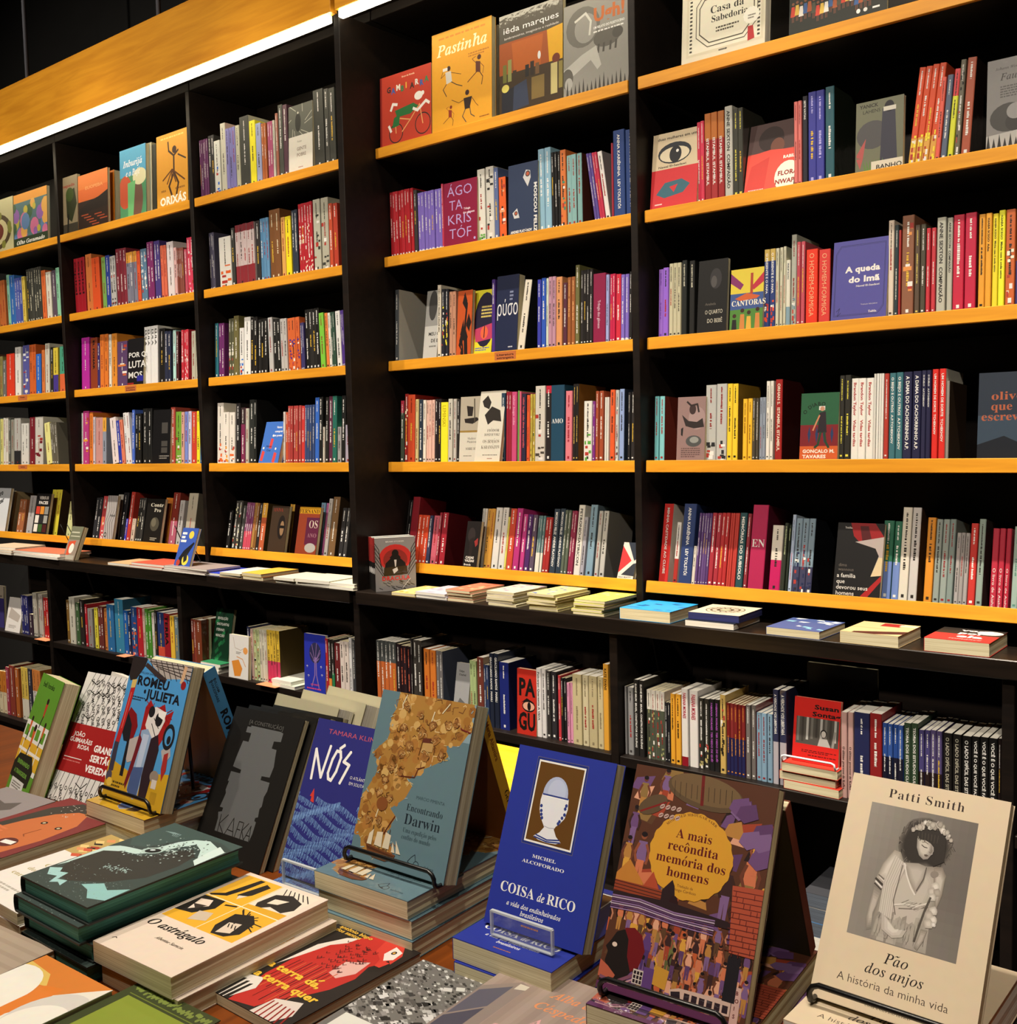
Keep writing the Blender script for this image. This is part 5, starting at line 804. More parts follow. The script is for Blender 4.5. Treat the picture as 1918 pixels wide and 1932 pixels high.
def A_yan(a):
    a.rect(0, 0, 100, 100, '6a6a52'); a.ell(36, 48, 34, 20, '4c4a48'); a.poly([(56, 14), (82, 12), (88, 86), (52, 88)], '34343e'); a.ell(70, 12, 10, 8, '1c1a20'); a.rect(58, 12, 84, 18, 'c8c0ac'); a.text('YANICK', 8, 9, 7, '1c1a16', 'S'); a.text('LAHENS', 14, 17, 7, '1c1a16', 's')
    for i in range(7): a.poly([(2, 74+i), (22-i*2, 52+i*7), (16, 80)], 'a8504a'); a.poly([(20+i*5, 100), (16+i*7, 82), (26+i*5, 100)], '5a7a3a')
    a.poly([(34, 86), (100, 86), (100, 100), (34, 100)], 'cdc4aa'); a.text('BANHO', 44, 98, 9, '2a2420', 'S', fit=54)
face_out('E', 2, 1278, 0, S3, (1003, 978), (1272, 938), 590, 'shiny olive cover with a tall dark figure among leaves, second shelf', '6a6a52', A_yan, 3, wrap=True)
def A_faust(a):
    a.rect(0, 0, 100, 100, '7a7670'); a.text('Johann Wolfgang von', 50, 12, 4, '1c1a18', 'i', 'c', fit=70); a.text('Fausto', 50, 24, 11, '1c1a18', 'i', 'c', fit=52); a.marks(24, 30, 76, 44, '4a4844', 5); a.ell(40, 66, 34, 16, '3a3834'); a.ell(60, 72, 26, 12, '2a2826'); a.ell(52, 60, 16, 9, '8a8680'); a.poly([(0, 84), (100, 80), (100, 100), (0, 100)], 'a8a49a')
    for i in range(10): a.poly([(i*10, 100), (i*10+4, 82+(i*5) % 9), (i*10+8, 100)], '1c1a18')
face_out('E', 2, 1278, 0, S3, (1742, 858), (2060, 805), 352, 'grey engraved cover cut by the photo edge, second shelf', '7a7670', A_faust, 3, wrap=True)
def A_quarto(a):
    a.rect(0, 0, 100, 100, '0c0c0c'); a.ell(60, 26, 20, 14, '2c2a2a'); a.ell(54, 30, 10, 8, '4a4642'); a.text('Anabela', 26, 62, 5, '6a6256', 'l'); a.text('O QUARTO', 26, 74, 8, 'c8c0a8', 'l', fit=60); a.text('DO BEBÊ', 34, 86, 8, 'c8c0a8', 'l', fit=52)
face_out('E', 3, 1278, 0, S3, (108, 1890), (272, 1866), 1480, 'black cover with thin gold capitals, third shelf nearest bay', '0c0c0c', A_quarto, 3)
def A_cant(a):
    a.rect(0, 0, 100, 44, 'd0b83a'); a.rect(0, 44, 100, 62, 'b0502a'); a.rect(0, 40, 100, 66, '3a5080'); a.rect(0, 66, 100, 100, '4a7a30'); a.poly([(0, 6), (40, 26), (30, 34), (0, 22)], '7a2a5a'); a.poly([(100, 8), (64, 30), (70, 36), (100, 24)], 'b02a3a'); a.rect(60, 8, 68, 42, 'a03a2a'); a.text('CANTORAS', 4, 60, 13, 'e8dcc0', 'b', fit=104); a.poly([(14, 48), (50, 40), (90, 46), (80, 50), (30, 52)], 'c0582a')
    for x, h, c in ((14, 22, '1c1a18'), (38, 30, 'c07a3a'), (58, 26, 'd0a03a'), (84, 30, 'c07a3a')): a.ell(x, 98-h, 6, None, '3a2018', 12); a.poly([(x-8, 100), (x-6, 104-h), (x+6, 104-h), (x+8, 100)], c)
face_out('E', 3, 1278, 0, S3, (292, 1865), (478, 1838), 1530, 'yellow, blue and green cover with women seated, third shelf', '3a5080', A_cant, 3)
def A_queda(a):
    a.rect(0, 0, 100, 100, '4a4688'); q = [(14, 6), (95, 6), (95, 84), (90, 90), (84, 94), (5, 94), (5, 16), (10, 10)]; a.line(q, .7, '20204a', True); a.line([(x*.97+1.5, y*.97+1.5) for x, y in q], .5, '20204a', True)
    a.text('A queda', 24, 40, 10.5, 'e0d8c8', 'X', fit=62); a.text('do Imã', 30, 53, 10.5, 'e0d8c8', 'X', fit=56); a.text('Nawal El-Saadawi', 44, 59, 3.2, 'd0c8b8', 'S', fit=42); a.text('Tradução Safa Jubran', 54, 82, 2.2, 'c0b8b0', 's', fit=30); a.text('Tabla.', 68, 92, 4.2, 'e0d8c8', 'b', fit=16)
    a.line([(10, 88), (16, 84), (12, 94), (18, 90)], 1, '20204a')
face_out('E', 3, 1278, 0, S3, (864, 1800), (1176, 1775), 1375, 'violet-blue cover with rounded white title inside a thin frame, third shelf', '4a4688', A_queda, 5)
def A_pinkish(a):
    a.rect(0, 0, 100, 100, '8a6e66'); a.ell(70, 34, 30, 18, '9a8078'); a.ell(54, 20, 12, 8, '3a2a28'); a.line([(34, 8), (48, 14), (70, 12), (76, 24)], 6, '2c2220'); a.poly([(16, 28), (40, 38), (70, 40), (90, 34), (96, 48), (60, 50), (30, 46)], '2c2422'); a.ell(60, 70, 28, 9, '4a4a46'); a.ell(62, 68, 16, 5, '8a8a80'); a.poly([(14, 50), (22, 48), (20, 62), (14, 60)], '1c1a1a'); a.marks(16, 80, 84, 96, '5a4440', 5)
face_out('E', 4, 1200, 560, S5, (402, 1650), (682, 1645), 1012, 'dusky pink cover with dark collage shapes, fourth shelf', '8a6e66', A_pinkish, 2)
def A_diabo(a):
    a.rect(0, 0, 100, 48, '2a5a3a'); a.rect(0, 48, 100, 80, '7a2226'); a.rect(0, 80, 100, 100, 'c85a2a'); a.curve('O DIABO', 50, 44, 42, -62, 8, '16261a', 'S')
    for x in (24, 44, 64, 84): a.poly([(x, 50), (x+4, 62), (x, 76), (x-4, 62)], '2a3a5a')
    a.poly([(50, 30), (66, 28), (70, 60), (46, 60)], '2c2428'); a.line([(50, 34), (38, 50), (34, 56)], 4, 'c8805a'); a.line([(54, 60), (48, 78), (40, 82)], 6, '26402c'); a.line([(64, 60), (68, 74), (76, 82)], 6, '26402c'); a.rect(48, 20, 64, 26, 'd8d0c0'); a.ell(57, 24, 6, None, 'c08a6a')
    a.text('GONÇALO M.', 8, 90, 7, 'ecdcc4', 'X', fit=84); a.text('TAVARES', 8, 98, 7, 'ecdcc4', 'X', fit=62)
face_out('E', 4, 1200, 560, S5, (1637, 1632), (2018, 1622), 975, 'green and red cover with a striding man, orange foot, fourth shelf', '2a5a3a', A_diabo, 3, wrap=True)
def A_oliv(a):
    a.rect(0, 0, 100, 100, '28303a'); a.rect(0, 50, 100, 84, '34424e'); a.poly([(0, 84), (50, 74), (100, 88), (100, 100), (0, 100)], '161b22'); a.text('olive', 24, 32, 14, 'a8583a', 'b', fit=60); a.text('que m', 24, 44, 14, 'a8583a', 'b', fit=70); a.text('escreva', 6, 56, 14, 'a8583a', 'b', fit=84)
face_out('E', 4, 1200, 560, S5, (3420, 1605), (3960, 1590), 770, 'dark slate cover with red-brown lowercase title at the shelf end', '28303a', A_oliv, 2, wrap=True)
def A_fam(a):
    a.rect(0, 0, 100, 100, '0b0a0b'); a.poly([(28, 0), (80, 0), (100, 18), (84, 24), (52, 28), (36, 18)], '8a1216'); a.poly([(48, 4), (66, 4), (76, 26), (56, 28)], '4a0c10'); a.poly([(40, 26), (100, 18), (100, 70), (78, 72), (86, 56), (92, 44), (84, 34)], 'a8988c'); a.poly([(78, 72), (92, 46), (100, 46), (100, 70)], 'cab488'); a.poly([(58, 100), (100, 70), (100, 78), (74, 100)], '9a1a1a')
    a.text('dima', 8, 60, 6, '6a6054', 'l'); a.text('wannous', 8, 66, 6, '6a6054', 'l')
    for i, s in enumerate(('a família', 'que', 'devorou seus', 'homens')): a.text(s, 6, 75+i*8, 8, 'e0d8c8', 's')
    a.text('Tabla.', 16, 8, 4, 'd8d0c0', 'b')
face_out('E', 5, 1498, 920, S6, (328, 915), (732, 935), 300, 'black cover with red and grey shapes, white lowercase title, tilted shelf', '0b0a0b', A_fam, 2)
# middle bay
def A_agota(a):
    a.rect(0, 0, 100, 100, '8a1c3a')
    for i, s in enumerate(('ÁGO', 'TA', 'KRIS', 'TÓF')): a.text(s, 10+(i % 2)*6, 22+i*22, 22, 'b8a0cc', 'l', fit=(74, 40, 72, 66)[i])
    a.text('Trilogia', 60, 46, 4.4, 'f0d8d8', 'S'); a.text('dos gêmeos', 58, 52, 4.4, 'f0d8d8', 'S', fit=34); a.ell(92, 92, 3, None, 'b8a0cc')
face_out('D', 2, 640, 0, S3, (592, 1390), (780, 1350), 1042, 'maroon cover with large thin lilac capitals, second shelf middle bay', '8a1c3a', A_agota, 2, .02, wrap=True)
def A_mosc(a):
    a.rect(0, 0, 100, 100, '2c3850'); a.poly([(50, 20), (60, 10), (74, 12), (76, 22), (66, 34)], 'c8c4bc'); a.ell(66, 16, 8, None, '4a3a38'); a.ell(66, 16, 5, None, 'b85a3a'); a.poly([(14, 68), (30, 62), (38, 76), (20, 76)], 'c8c4bc'); a.ell(26, 69, 6, None, '4a3a38'); a.ell(26, 69, 3.6, None, 'b85a3a')
    P, F, w = letters('MOSCOU FELIZ', 'X'); k = .7*a.H/w; h = .1*a.W/.72
    a.mb.mesh([(a.W*.88+v*h, -.0012, a.H*.70-u*k) for u, v in P], F, 'e0dcd0'); a.text('ANDREI PLATÓNOV', 8, 97, 5, 'e0dcd0', 'X', fit=72)
face_out('D', 2, 640, 0, S3, (956, 1325), (1122, 1297), 942, 'dark slate-blue cover with two drops and a vertical white title', '2c3850', A_mosc, 2)
def A_meu(a): a.rect(0, 0, 100, 100, '8a877e'); a.ell(50, 22, 30, 22, '3a3834'); a.rect(0, 52, 100, 100, 'b4b0a4'); a.text('MEU C', 30, 66, 7, '2a2824', 'S'); a.text('DE B', 50, 76, 7, '2a2824', 'S'); a.marks(40, 80, 90, 84, '5a5850', 1)
face_out('D', 3, 720, 560, S4, (308, 470), (412, 462), -40, 'narrow grey photo cover beside a thick dark-spined volume, third shelf', '8a877e', A_meu, 6, sb=.03)
def A_flame(a):
    a.rect(0, 0, 100, 100, 'c0501e'); rr = random.Random(3)
    for i in range(12): x = 30+rr.random()*60; y = rr.random()*80; a.poly([(x, y), (x+rr.random()*30-8, y+14), (x+6, y+26), (x-16, y+16)], '1c1210')
    a.poly([(40, 6), (70, 20), (60, 60), (80, 100), (56, 100), (46, 60), (56, 30)], '1c1210')
face_out('D', 3, 720, 560, S4, (560, 447), (668, 440), -40, 'burnt orange cover with a black flame, third shelf middle bay', 'c0501e', A_flame, 3, sb=.03)
def A_yel(a): a.rect(0, 0, 100, 100, 'd8cc2a'); a.ell(60, 46, 52, 42, '1c1630'); a.poly([(10, 60), (100, 52), (100, 76), (20, 80)], 'b83a5a'); a.ell(60, 66, 18, 10, 'e0603a'); a.marks(40, 24, 96, 44, 'd8c060', 4); a.marks(20, 88, 90, 94, '3a3aa8', 2); a.rect(58, 56, 62, 74, '1c1012')
face_out('D', 3, 720, 560, S4, (668, 440), (822, 428), -42, 'yellow cover with a big dark oval and pink band, third shelf', 'd8cc2a', A_yel, 6, sb=.045)
def A_rus(a): a.rect(0, 0, 100, 100, '1c2440'); a.text('ρύσο', 2, 52, 28, 'e0dcd4', 's', fit=96); a.marks(60, 20, 76, 34, '8a90a8', 3); a.marks(60, 92, 80, 95, 'd0d0d0', 1)
face_out('D', 3, 720, 560, S4, (852, 424), (1016, 412), -150, 'navy cover with large white curly letters, third shelf middle bay', '1c2440', A_rus, 3, .03, sb=.03)
def A_sobre(a): a.rect(0, 0, 100, 52, 'b0a48c'); a.rect(0, 52, 100, 55, '9a7a3a'); a.rect(0, 55, 100, 100, 'd0c8b2'); a.poly([(30, 14), (62, 16), (58, 30), (36, 30)], '2a2420'); a.poly([(20, 34), (80, 32), (90, 36), (60, 42), (24, 40)], '2a2420'); a.line([(66, 4), (70, 40)], 5, '4a4234'); a.text('Vladímir', 38, 66, 5, '2a2420', 's'); a.text('Maiakóvski', 36, 71, 5, '2a2420', 's'); a.text('SOBRE ISTO', 30, 82, 6, '2a2420', 'r', fit=60); a.marks(20, 90, 60, 92, '5a5448', 1)
face_out('D', 4, 720, 560, S4, (582, 1243), (740, 1240), 757, 'cream cover with a dark bird figure, fourth shelf of middle bay', 'd0c8b2', A_sobre, 2, sb=.03)
def A_kara(a): a.rect(0, 0, 100, 100, 'd2c9b2'); a.poly([(10, 14), (30, 6), (46, 16), (40, 26), (18, 22)], '2c2620'); a.poly([(24, 34), (50, 22), (84, 28), (92, 44), (60, 42), (40, 48)], '2c2620'); a.text('FIÓDOR', 40, 58, 5.6, '2a2420', 'r'); a.text('DOSTOIÉVSKI', 30, 64, 5.6, '2a2420', 'r', fit=60); a.text('OS IRMÃOS', 26, 74, 7, '4a3a2a', 'r', fit=66); a.text('KARAMÁZOV', 22, 82, 7, '4a3a2a', 'r', fit=74); a.marks(30, 90, 90, 92, '5a5448', 1); a.marks(50, 95, 70, 97, '8a2a20', 1)
face_out('D', 4, 720, 560, S4, (697, 1241), (886, 1239), 716, 'taller cream cover with dark creatures leaning in front, fourth shelf', 'd2c9b2', A_kara, 8, sb=.008)
def A_damas(a): a.rect(0, 0, 100, 100, '15100f'); a.ell(40, 30, 26, 16, '2a2220'); a.poly([(30, 40), (60, 34), (54, 76), (36, 78)], '1e1614'); a.poly([(64, 44), (88, 36), (90, 50), (76, 56)], '8a2a26'); a.text('CASAS', 14, 82, 7, 'd0c8b8', 'X', fit=60); a.text('VAZIAS', 12, 89, 7, 'd0c8b8', 'X', fit=66); a.text('Brenda', 8, 97, 6, 'd0c8b8', 'S', fit=50)
face_out('D', 5, 700, 920, 3.836, (660, 578), (760, 582), 242, 'black cover with white block capitals, tilted shelf of middle bay', '15100f', A_damas, 2)
def A_flag(a): a.rect(0, 0, 100, 100, 'c8bfae'); a.poly([(0, 10), (70, 50), (0, 84)], 'c02a2a'); a.poly([(30, 0), (100, 0), (100, 44), (86, 50)], '1c2430'); a.poly([(100, 56), (84, 58), (20, 90), (100, 92)], '20242c'); a.text('PAUL BEATTY', 6, 98, 6, '1c1a18', 'S', fit=80)
face_out('D', 5, 700, 920, 3.836, (1778, 655), (1892, 660), 395, 'red, black and cream geometric cover at the end of the tilted shelf', 'c8bfae', A_flag, 12, sb=.01)
def A_pagu(a):
    a.rect(0, 0, 100, 100, 'b82a1c'); a.text('PA', 8, 40, 36, '14100e', 'X', fit=86); a.text('GU', 8, 92, 36, '14100e', 'X', fit=86); a.ell(60, 56, 34, 9, '14100e'); a.ell(60, 56, 30, 6.5, 'd8a080'); a.ell(62, 56, 9, 6.5, '14100e'); a.poly([(20, 52), (50, 44), (92, 50), (60, 47)], '14100e')
face_out('D', 6, 700, 920, 3.836, (1057, 1752), (1196, 1792), 1305, 'red cover with chunky black letters and an eye, base cabinet', 'b82a1c', A_pagu, 2)
def A_gray(a): a.rect(0, 0, 100, 100, '8f8d88'); a.text('Felipe', 20, 16, 5, '3a3834', 'S'); a.text('Charbel', 20, 22, 5, '3a3834', 'S'); a.poly([(10, 80), (40, 60), (90, 70), (90, 90), (10, 94)], '5a5854')
face_out('D', 6, 700, 920, 3.836, (586, 1500), (690, 1530), 1262, 'small grey cover leaning among spines in the cabinet past the divider', '8f8d88', A_gray, 10)
# bay before the divider and beyond
def A_gente(a): a.rect(0, 0, 100, 46, '5a5a4e'); a.ell(40, 26, 12, 14, '2a2a24'); a.ell(40, 12, 3, None, 'c8c4b0'); [a.line([(40+60*cos(i), 24+34*sin(i)), (40+30*cos(i+.4), 24+16*sin(i+.4))], 2, 'b0ac98') for i in range(9)]; a.rect(0, 46, 100, 100, 'd8d0bc'); a.text('Fiódor', 36, 56, 4, '6a6252', 's'); a.text('GENTE', 34, 68, 7, '8a7a6a', 'S'); a.text('POBRE', 34, 77, 7, '8a7a6a', 'S'); a.marks(40, 92, 60, 94, '8a2a20', 1)
face_out('C', 1, 0, 0, S3, (1634, 975), (1768, 938), 610, 'grey woodcut cover with a cream lower half, top shelf before the divider', 'd8d0bc', A_gente, 2)
def A_poeta(a): a.rect(0, 0, 100, 100, '3a68b0'); [a.poly([(x, y), (x+14, y+3), (x+10, y+26), (x-4, y+24)], 'c8403a') for x, y in ((8, 70), (42, 40), (70, 74))]; [a.ell(x, y, 4, None, 'e0d8c8') for x, y in ((12, 64), (50, 34), (74, 66))]; a.text('Vamos', 60, 16, 7, 'ece6da', 'S'); a.text('comprar', 54, 26, 7, 'ece6da', 'S', fit=40); a.text('um poeta', 50, 36, 7, 'ece6da', 'S', fit=44); a.text('Afonso', 24, 62, 7, '1c2440', 'S'); a.text('Cruz', 30, 72, 7, '1c2440', 'S')
face_out('C', 4, 320, 560, S4, (668, 1238), (815, 1236), 945, 'bright blue cover with white title leaning on the fourth shelf', '3a68b0', A_poeta, 14, sb=.005, T=.02)
def A_dark(a): a.rect(0, 0, 100, 100, '3a2a1c'); a.ell(66, 46, 22, 26, '1c1410'); a.ell(70, 48, 12, 16, '8a6a4a'); a.rect(58, 42, 82, 48, '14100c'); a.text('ANNA', 8, 12, 12, '7a2a1e', 'b')
face_out('C', 5, 360, 920, 4.36, (626, 516), (764, 522), 150, 'dark brown cover with a woman in sunglasses, tilted shelf', '3a2a1c', A_dark, 1)
def A_anos(a): a.rect(0, 0, 100, 14, 'c8901e'); a.rect(0, 14, 100, 100, '8a3a22'); a.rect(40, 22, 100, 80, '5a2038'); a.text('FERNAND', 0, 13, 12, '3a2010', 'b', fit=96); a.text('OS', 52, 44, 24, 'c8b8a0', 'r', fit=44); a.text('ANO', 50, 64, 13, '9a6a70', 'r', fit=44); a.ell(70, 86, 26, 10, 'a8a49a')
face_out('C', 5, 360, 920, 4.36, (852, 540), (1022, 550), 158, 'red and ochre cover with serif capitals, tilted shelf before divider', '8a3a22', A_anos, 1, wrap=True)
def A_blue2(a): a.rect(0, 0, 100, 100, '26309a'); a.ell(52, 32, 28, 18, '2c2a4a'); [a.line([(52, 48), (52+24*cos(i), 30+16*sin(i))], 2, '8a6a9a') for i in range(9)]; a.line([(50, 40), (50, 70), (36, 90)], 4, '8a6a9a'); a.line([(56, 40), (58, 70), (70, 92)], 4, '8a6a9a'); [a.text('*', x, y, 10, 'e0d8d0', 'S') for x, y in ((10, 62), (76, 60), (16, 78), (80, 74))]; a.text('UMA CORRENTE', 30, 88, 3.6, 'd8486a', 'S', fit=40); a.marks(12, 92, 80, 96, 'd8486a', 1)
face_out('C', 6, 360, 920, 4.36, (936, 1670), (1108, 1710), 1195, 'vivid blue cover with a lilac figure standing in the base cabinet', '26309a', A_blue2, 2)
def A_body(a): a.rect(0, 0, 100, 100, 'd6d0c4'); a.line([(20, 6), (30, 30), (60, 34), (84, 26)], 2, 'b0a090'); a.ell(84, 34, 12, 8, 'd8924a'); a.poly([(14, 62), (50, 56), (70, 76), (60, 94), (30, 96)], 'd0822e'); a.line([(40, 50), (70, 54), (86, 70)], 3, 'c89060'); a.marks(36, 38, 62, 44, '5a5448', 2)
face_out('C', 6, 360, 920, 4.36, (312, 1556), (470, 1582), 1203, 'white cover with an orange flower shape in the base cabinet', 'd6d0c4', A_body, 4, sb=.005)
def A_plants(a):
    a.rect(0, 0, 100, 100, '123a24'); rr = random.Random(8)
    for i in range(18): x = rr.random()*100; y = rr.random()*100; a.poly([(x, y), (x+16, y-8), (x+22, y-2), (x+6, y+6)], ('1e6a3c', '0c2818', '2a8048')[i % 3])
    for i, s in enumerate(('REVOLUÇÃO', 'DAS PLANTAS', 'STEFANO', 'MANCUSO')): a.text(s, 12, 22+i*11, 7, 'e4e0d0', 'S', fit=(60, 70, 48, 52)[i])
g0 = face_out('C', 6, 360, 920, 4.36, (160, 1405), (300, 1425), 985, 'dark green leafy cover leaning on a pile in the base cabinet', '123a24', A_plants, 12, sb=.06, zoff=.036)
def A_fito(a):
    a.rect(0, 0, 100, 100, '4a2412'); rr = random.Random(9)
    for i in range(40): x = rr.random()*100; y = rr.random()*100; a.ell(x, y, 2+rr.random()*2, None, ('6a3a1a', '8a5a2a')[i % 2], 8)
    for i, s in enumerate(('FITOPL', 'STEFAN', 'MANCUS')): a.text(s, 30, 50+i*13, 9, 'dcd0b8', 'S', fit=56)
face_out('C', 6, 360, 920, 4.36, (100, 1440), (150, 1448), 1075, 'brown speckled cover with white capitals in the base cabinet', '4a2412', A_fito, 2, sb=.05)
def A_orixa(a): a.rect(0, 0, 100, 100, 'd8962a'); a.line([(38, 12), (40, 24), (56, 32), (70, 26)], 4, '3a2010'); a.line([(56, 32), (56, 54), (40, 72), (48, 84)], 5, '3a2010'); a.line([(56, 54), (70, 70), (62, 88)], 5, '3a2010'); a.ell(58, 24, 7, None, '3a2010'); [a.line([(50, 50), (20+i*14, 62+(i % 2)*6)], 3, '5a3010') for i in range(6)]; a.line([(70, 32), (94, 40)], 3, '3a2010'); a.marks(14, 4, 90, 8, 'e8c060', 1); a.text('mitos', 14, 78, 5, '6a3a14', 'S'); a.text('africanos', 60, 78, 5, '6a3a14', 'S', fit=30); a.text('ORIXÁS', 10, 96, 15, 'f0e8d0', 'X', fit=84)
face_out('B', 1, 0, 0, S3, (890, 1187), (1064, 1142), 778, 'golden cover with a brown dancer and white capitals, top shelf', 'd8962a', A_orixa, 2)
def A_jabu(a): a.rect(0, 0, 100, 46, '4a9ab8'); a.rect(0, 40, 100, 100, '4a8a5a'); a.ell(66, 74, 22, 30, '6a4a3a'); a.ell(20, 62, 26, 24, 'c0502e'); a.ell(76, 44, 26, 12, 'd8d0a0'); a.poly([(30, 50), (60, 48), (50, 100), (30, 100)], '6ab06a'); a.text('Inburijá', 14, 26, 13, 'ece8dc', 'I', fit=74); a.text('e o Pajé', 24, 40, 13, 'ece8dc', 'I', fit=54)
face_out('B', 1, 0, 0, S3, (682, 1232), (828, 1195), 858, 'turquoise cover with a large brown face, top shelf second farthest bay', '4a9ab8', A_jabu, 2, .02)
def A_sun(a): a.rect(0, 0, 100, 50, 'd8662a'); a.rect(0, 0, 100, 26, 'e07a34'); a.rect(0, 48, 100, 100, '2a1810'); a.poly([(0, 62), (40, 50), (70, 46), (100, 38), (100, 66), (0, 70)], '1c100c'); [a.rect(10+i*9, 72+(i*5) % 22, 34+i*9, 74+(i*5) % 22, 'a84a26') for i in range(8)]; a.text('EUOPEBA', 24, 28, 8, 'e8a060', 'S', fit=60)
face_out('B', 1, 0, 0, S3, (446, 1292), (612, 1250), 1000, 'orange sunset cover over black hills, top shelf', 'd8662a', A_sun, 2, .012)
face_out('B', 1, 0, 0, S3, (616, 1250), (650, 1240), 970, 'plain orange book edge behind the sunset cover, top shelf', 'c87018', None, 2, .05, sb=.05)
face_out('B', 1, 0, 0, S3, (834, 1192), (862, 1185), 812, 'pale book edge beside the turquoise cover, top shelf', 'b8b090', None, 2, .03, sb=.04)
face_out('B', 1, 0, 0, S3, (866, 1188), (886, 1182), 820, 'dark book edge beside the golden dancer cover, top shelf', '3a3a30', None, 2, .03, sb=.04)
def A_man(a): a.rect(0, 0, 100, 100, '8a7a5c'); a.poly([(40, 30), (84, 22), (96, 50), (70, 80), (44, 70)], '2c3018'); a.ell(60, 32, 20, 12, '3a4a1c'); a.rect(0, 82, 100, 100, '3a3428'); a.line([(52, 66), (48, 96)], 8, '1c1a14'); a.text('chapada', 10, 18, 7, '8a2a1c', 'S', fit=76)
face_out('B', 1, 0, 0, S3, (334, 1325), (442, 1300), 1018, 'tan photo cover with a stooping figure, top shelf', '8a7a5c', A_man, 2)
def A_oho(a): a.rect(0, 0, 100, 16, 'd8902e'); a.rect(0, 16, 100, 100, '4a6a6a'); rr = random.Random(5); [a.ell(rr.random()*100, 22+rr.random()*60, 5+rr.random()*10, None, ('c86a8a', '5a7aa0', 'b8a83a', '8a5a9a', '3a5a3a', 'd8a04a')[i % 6], 10) for i in range(26)]; a.rect(0, 82, 100, 100, '26341e'); a.text('Olho Gavumado', 8, 94, 10, 'ece8d8', 'I', fit=84)
face_out('A', 1, 0, 0, S3, (82, 1390), (270, 1337), 1110, 'colourful painted cover with white script, top shelf farthest bay', '4a6a6a', A_oho, 2)
def A_orn(a): a.rect(0, 0, 100, 100, 'b8b080'); a.ell(50, 60, 44, 34, '4a3a20'); a.ell(50, 60, 34, 26, 'c8bc88'); a.ell(50, 60, 22, 18, '6a2a1c'); a.ell(50, 60, 10, None, '20241c'); [a.ell(50+40*cos(i), 60+30*sin(i), 6, None, '7a7a30', 8) for i in range(7)]
face_out('A', 1, 0, 0, S3, (-110, 1440), (78, 1392), 1170, 'cream ornamental cover cut by the photo edge, top shelf', 'b8b080', A_orn, 2)
def A_luta(a): a.rect(0, 0, 100, 100, '141214'); a.text('POR Q', 4, 40, 15, 'dcd8cc', 'S', fit=110); a.text('LUTA', 4, 62, 20, 'dcd8cc', 'S', fit=110); a.text('MOS', 4, 84, 18, 'dcd8cc', 'S', fit=90); a.rect(60, 80, 100, 92, '2a2a8a'); a.rect(0, 94, 40, 98, '8a2020')
face_out('B', 3, 0, 560, S4, (960, 655), (1078, 645), 322, 'black cover with hand-lettered white words, third shelf', '141214', A_luta, 2)
def A_sq(a): a.rect(0, 0, 100, 100, '121112'); [a.rect(50, y, 84, y+h, '4a4640') for y, h in ((24, 20), (58, 10), (70, 10))]; a.marks(40, 84, 96, 92, '8a8478', 2)
face_out('B', 4, 0, 560, S4, (1146, 1249), (1278, 1248), 855, 'black cover with small grey squares, fourth shelf second farthest bay', '121112', A_sq, 2)
def A_zig(a): a.rect(0, 0, 100, 100, 'a49c94'); [a.line([(10+i*22, 0), (34+i*22, 34), (6+i*22, 62), (30+i*22, 100)], 3, '2a2826') for i in range(4)]; a.text('Adami', 46, 48, 8, '2a2826', 'S'); a.ell(20, 90, 14, None, '2a2826'); a.ell(20, 90, 8, None, 'a49c94')
face_out('B', 5, 0, 900, 4.36, (842, 512), (922, 516), 152, 'grey cover with black zigzags, tilted shelf', 'a49c94', A_zig, 1)
def A_contr(a): a.rect(0, 0, 100, 100, '16130f'); a.text('Contr', 20, 18, 12, 'c8c0a8', 'b', fit=76); a.text('Pro', 44, 30, 12, 'c8c0a8', 'b', fit=40); a.ell(56, 58, 26, 16, '4a4638'); a.ell(50, 54, 14, 10, '6a6450'); a.marks(40, 88, 80, 96, 'a8a08a', 2)
face_out('B', 5, 0, 900, 4.36, (1172, 530), (1310, 542), 178, 'black cover with pale serif title, tilted shelf second farthest bay', '16130f', A_contr, 1)
def A_grid(a): a.rect(0, 0, 100, 100, '1a1818'); [a.rect(8+i*30, 32+j*22, 34+i*30, 51+j*22, ('c8402e', 'd88a2e', '8a8a80', 'e0d8c8', '2a2a2a', '9a9a90', 'e0d8c8', '3a5a2a', '4a1c1c')[i+3*j]) for i in range(3) for j in range(3)]; a.text('VERSUS', 20, 14, 10, 'd8d0c0', 'X', fit=64); a.text('FACES', 20, 26, 10, 'd8d0c0', 'X', fit=64)
face_out('A', 5, 0, 900, 4.36, (260, 465), (376, 467), 135, 'black cover with a grid of coloured squares, tilted shelf', '1a1818', A_grid, 1)
def A_word(a): a.rect(0, 0, 100, 100, 'c8c8c4'); [a.text(s, 20, 22+i*20, 16, '2a2a2a', 'X', rot=20) for i, s in enumerate(('pro', 'fazer', 'os'))]
face_out('A', 5, 0, 900, 4.36, (-80, 452), (40, 455), 90, 'white cover with slanting black words at the photo edge', 'c8c8c4', A_word, 1)
def A_wht(a): a.rect(0, 0, 100, 100, 'd8d0c4'); a.poly([(20, 30), (90, 50), (80, 70), (10, 60)], 'b0a496'); a.marks(20, 80, 70, 90, '8a8074', 3)
face_out('A', 6, 0, 900, 4.36, (40, 1298), (160, 1318), 985, 'white cover leaning in the farthest base cabinet', 'd8d0c4', A_wht, 12)
face_out('A', 6, 0, 900, 4.36, (-90, 1290), (36, 1310), 880, 'large purple cover with a pale top in the farthest base cabinet', '3a3268', lambda a: (a.rect(0, 0, 100, 30, 'a89a84'), a.marks(10, 22, 90, 28, '4a4238', 1)), 2, sb=.05)
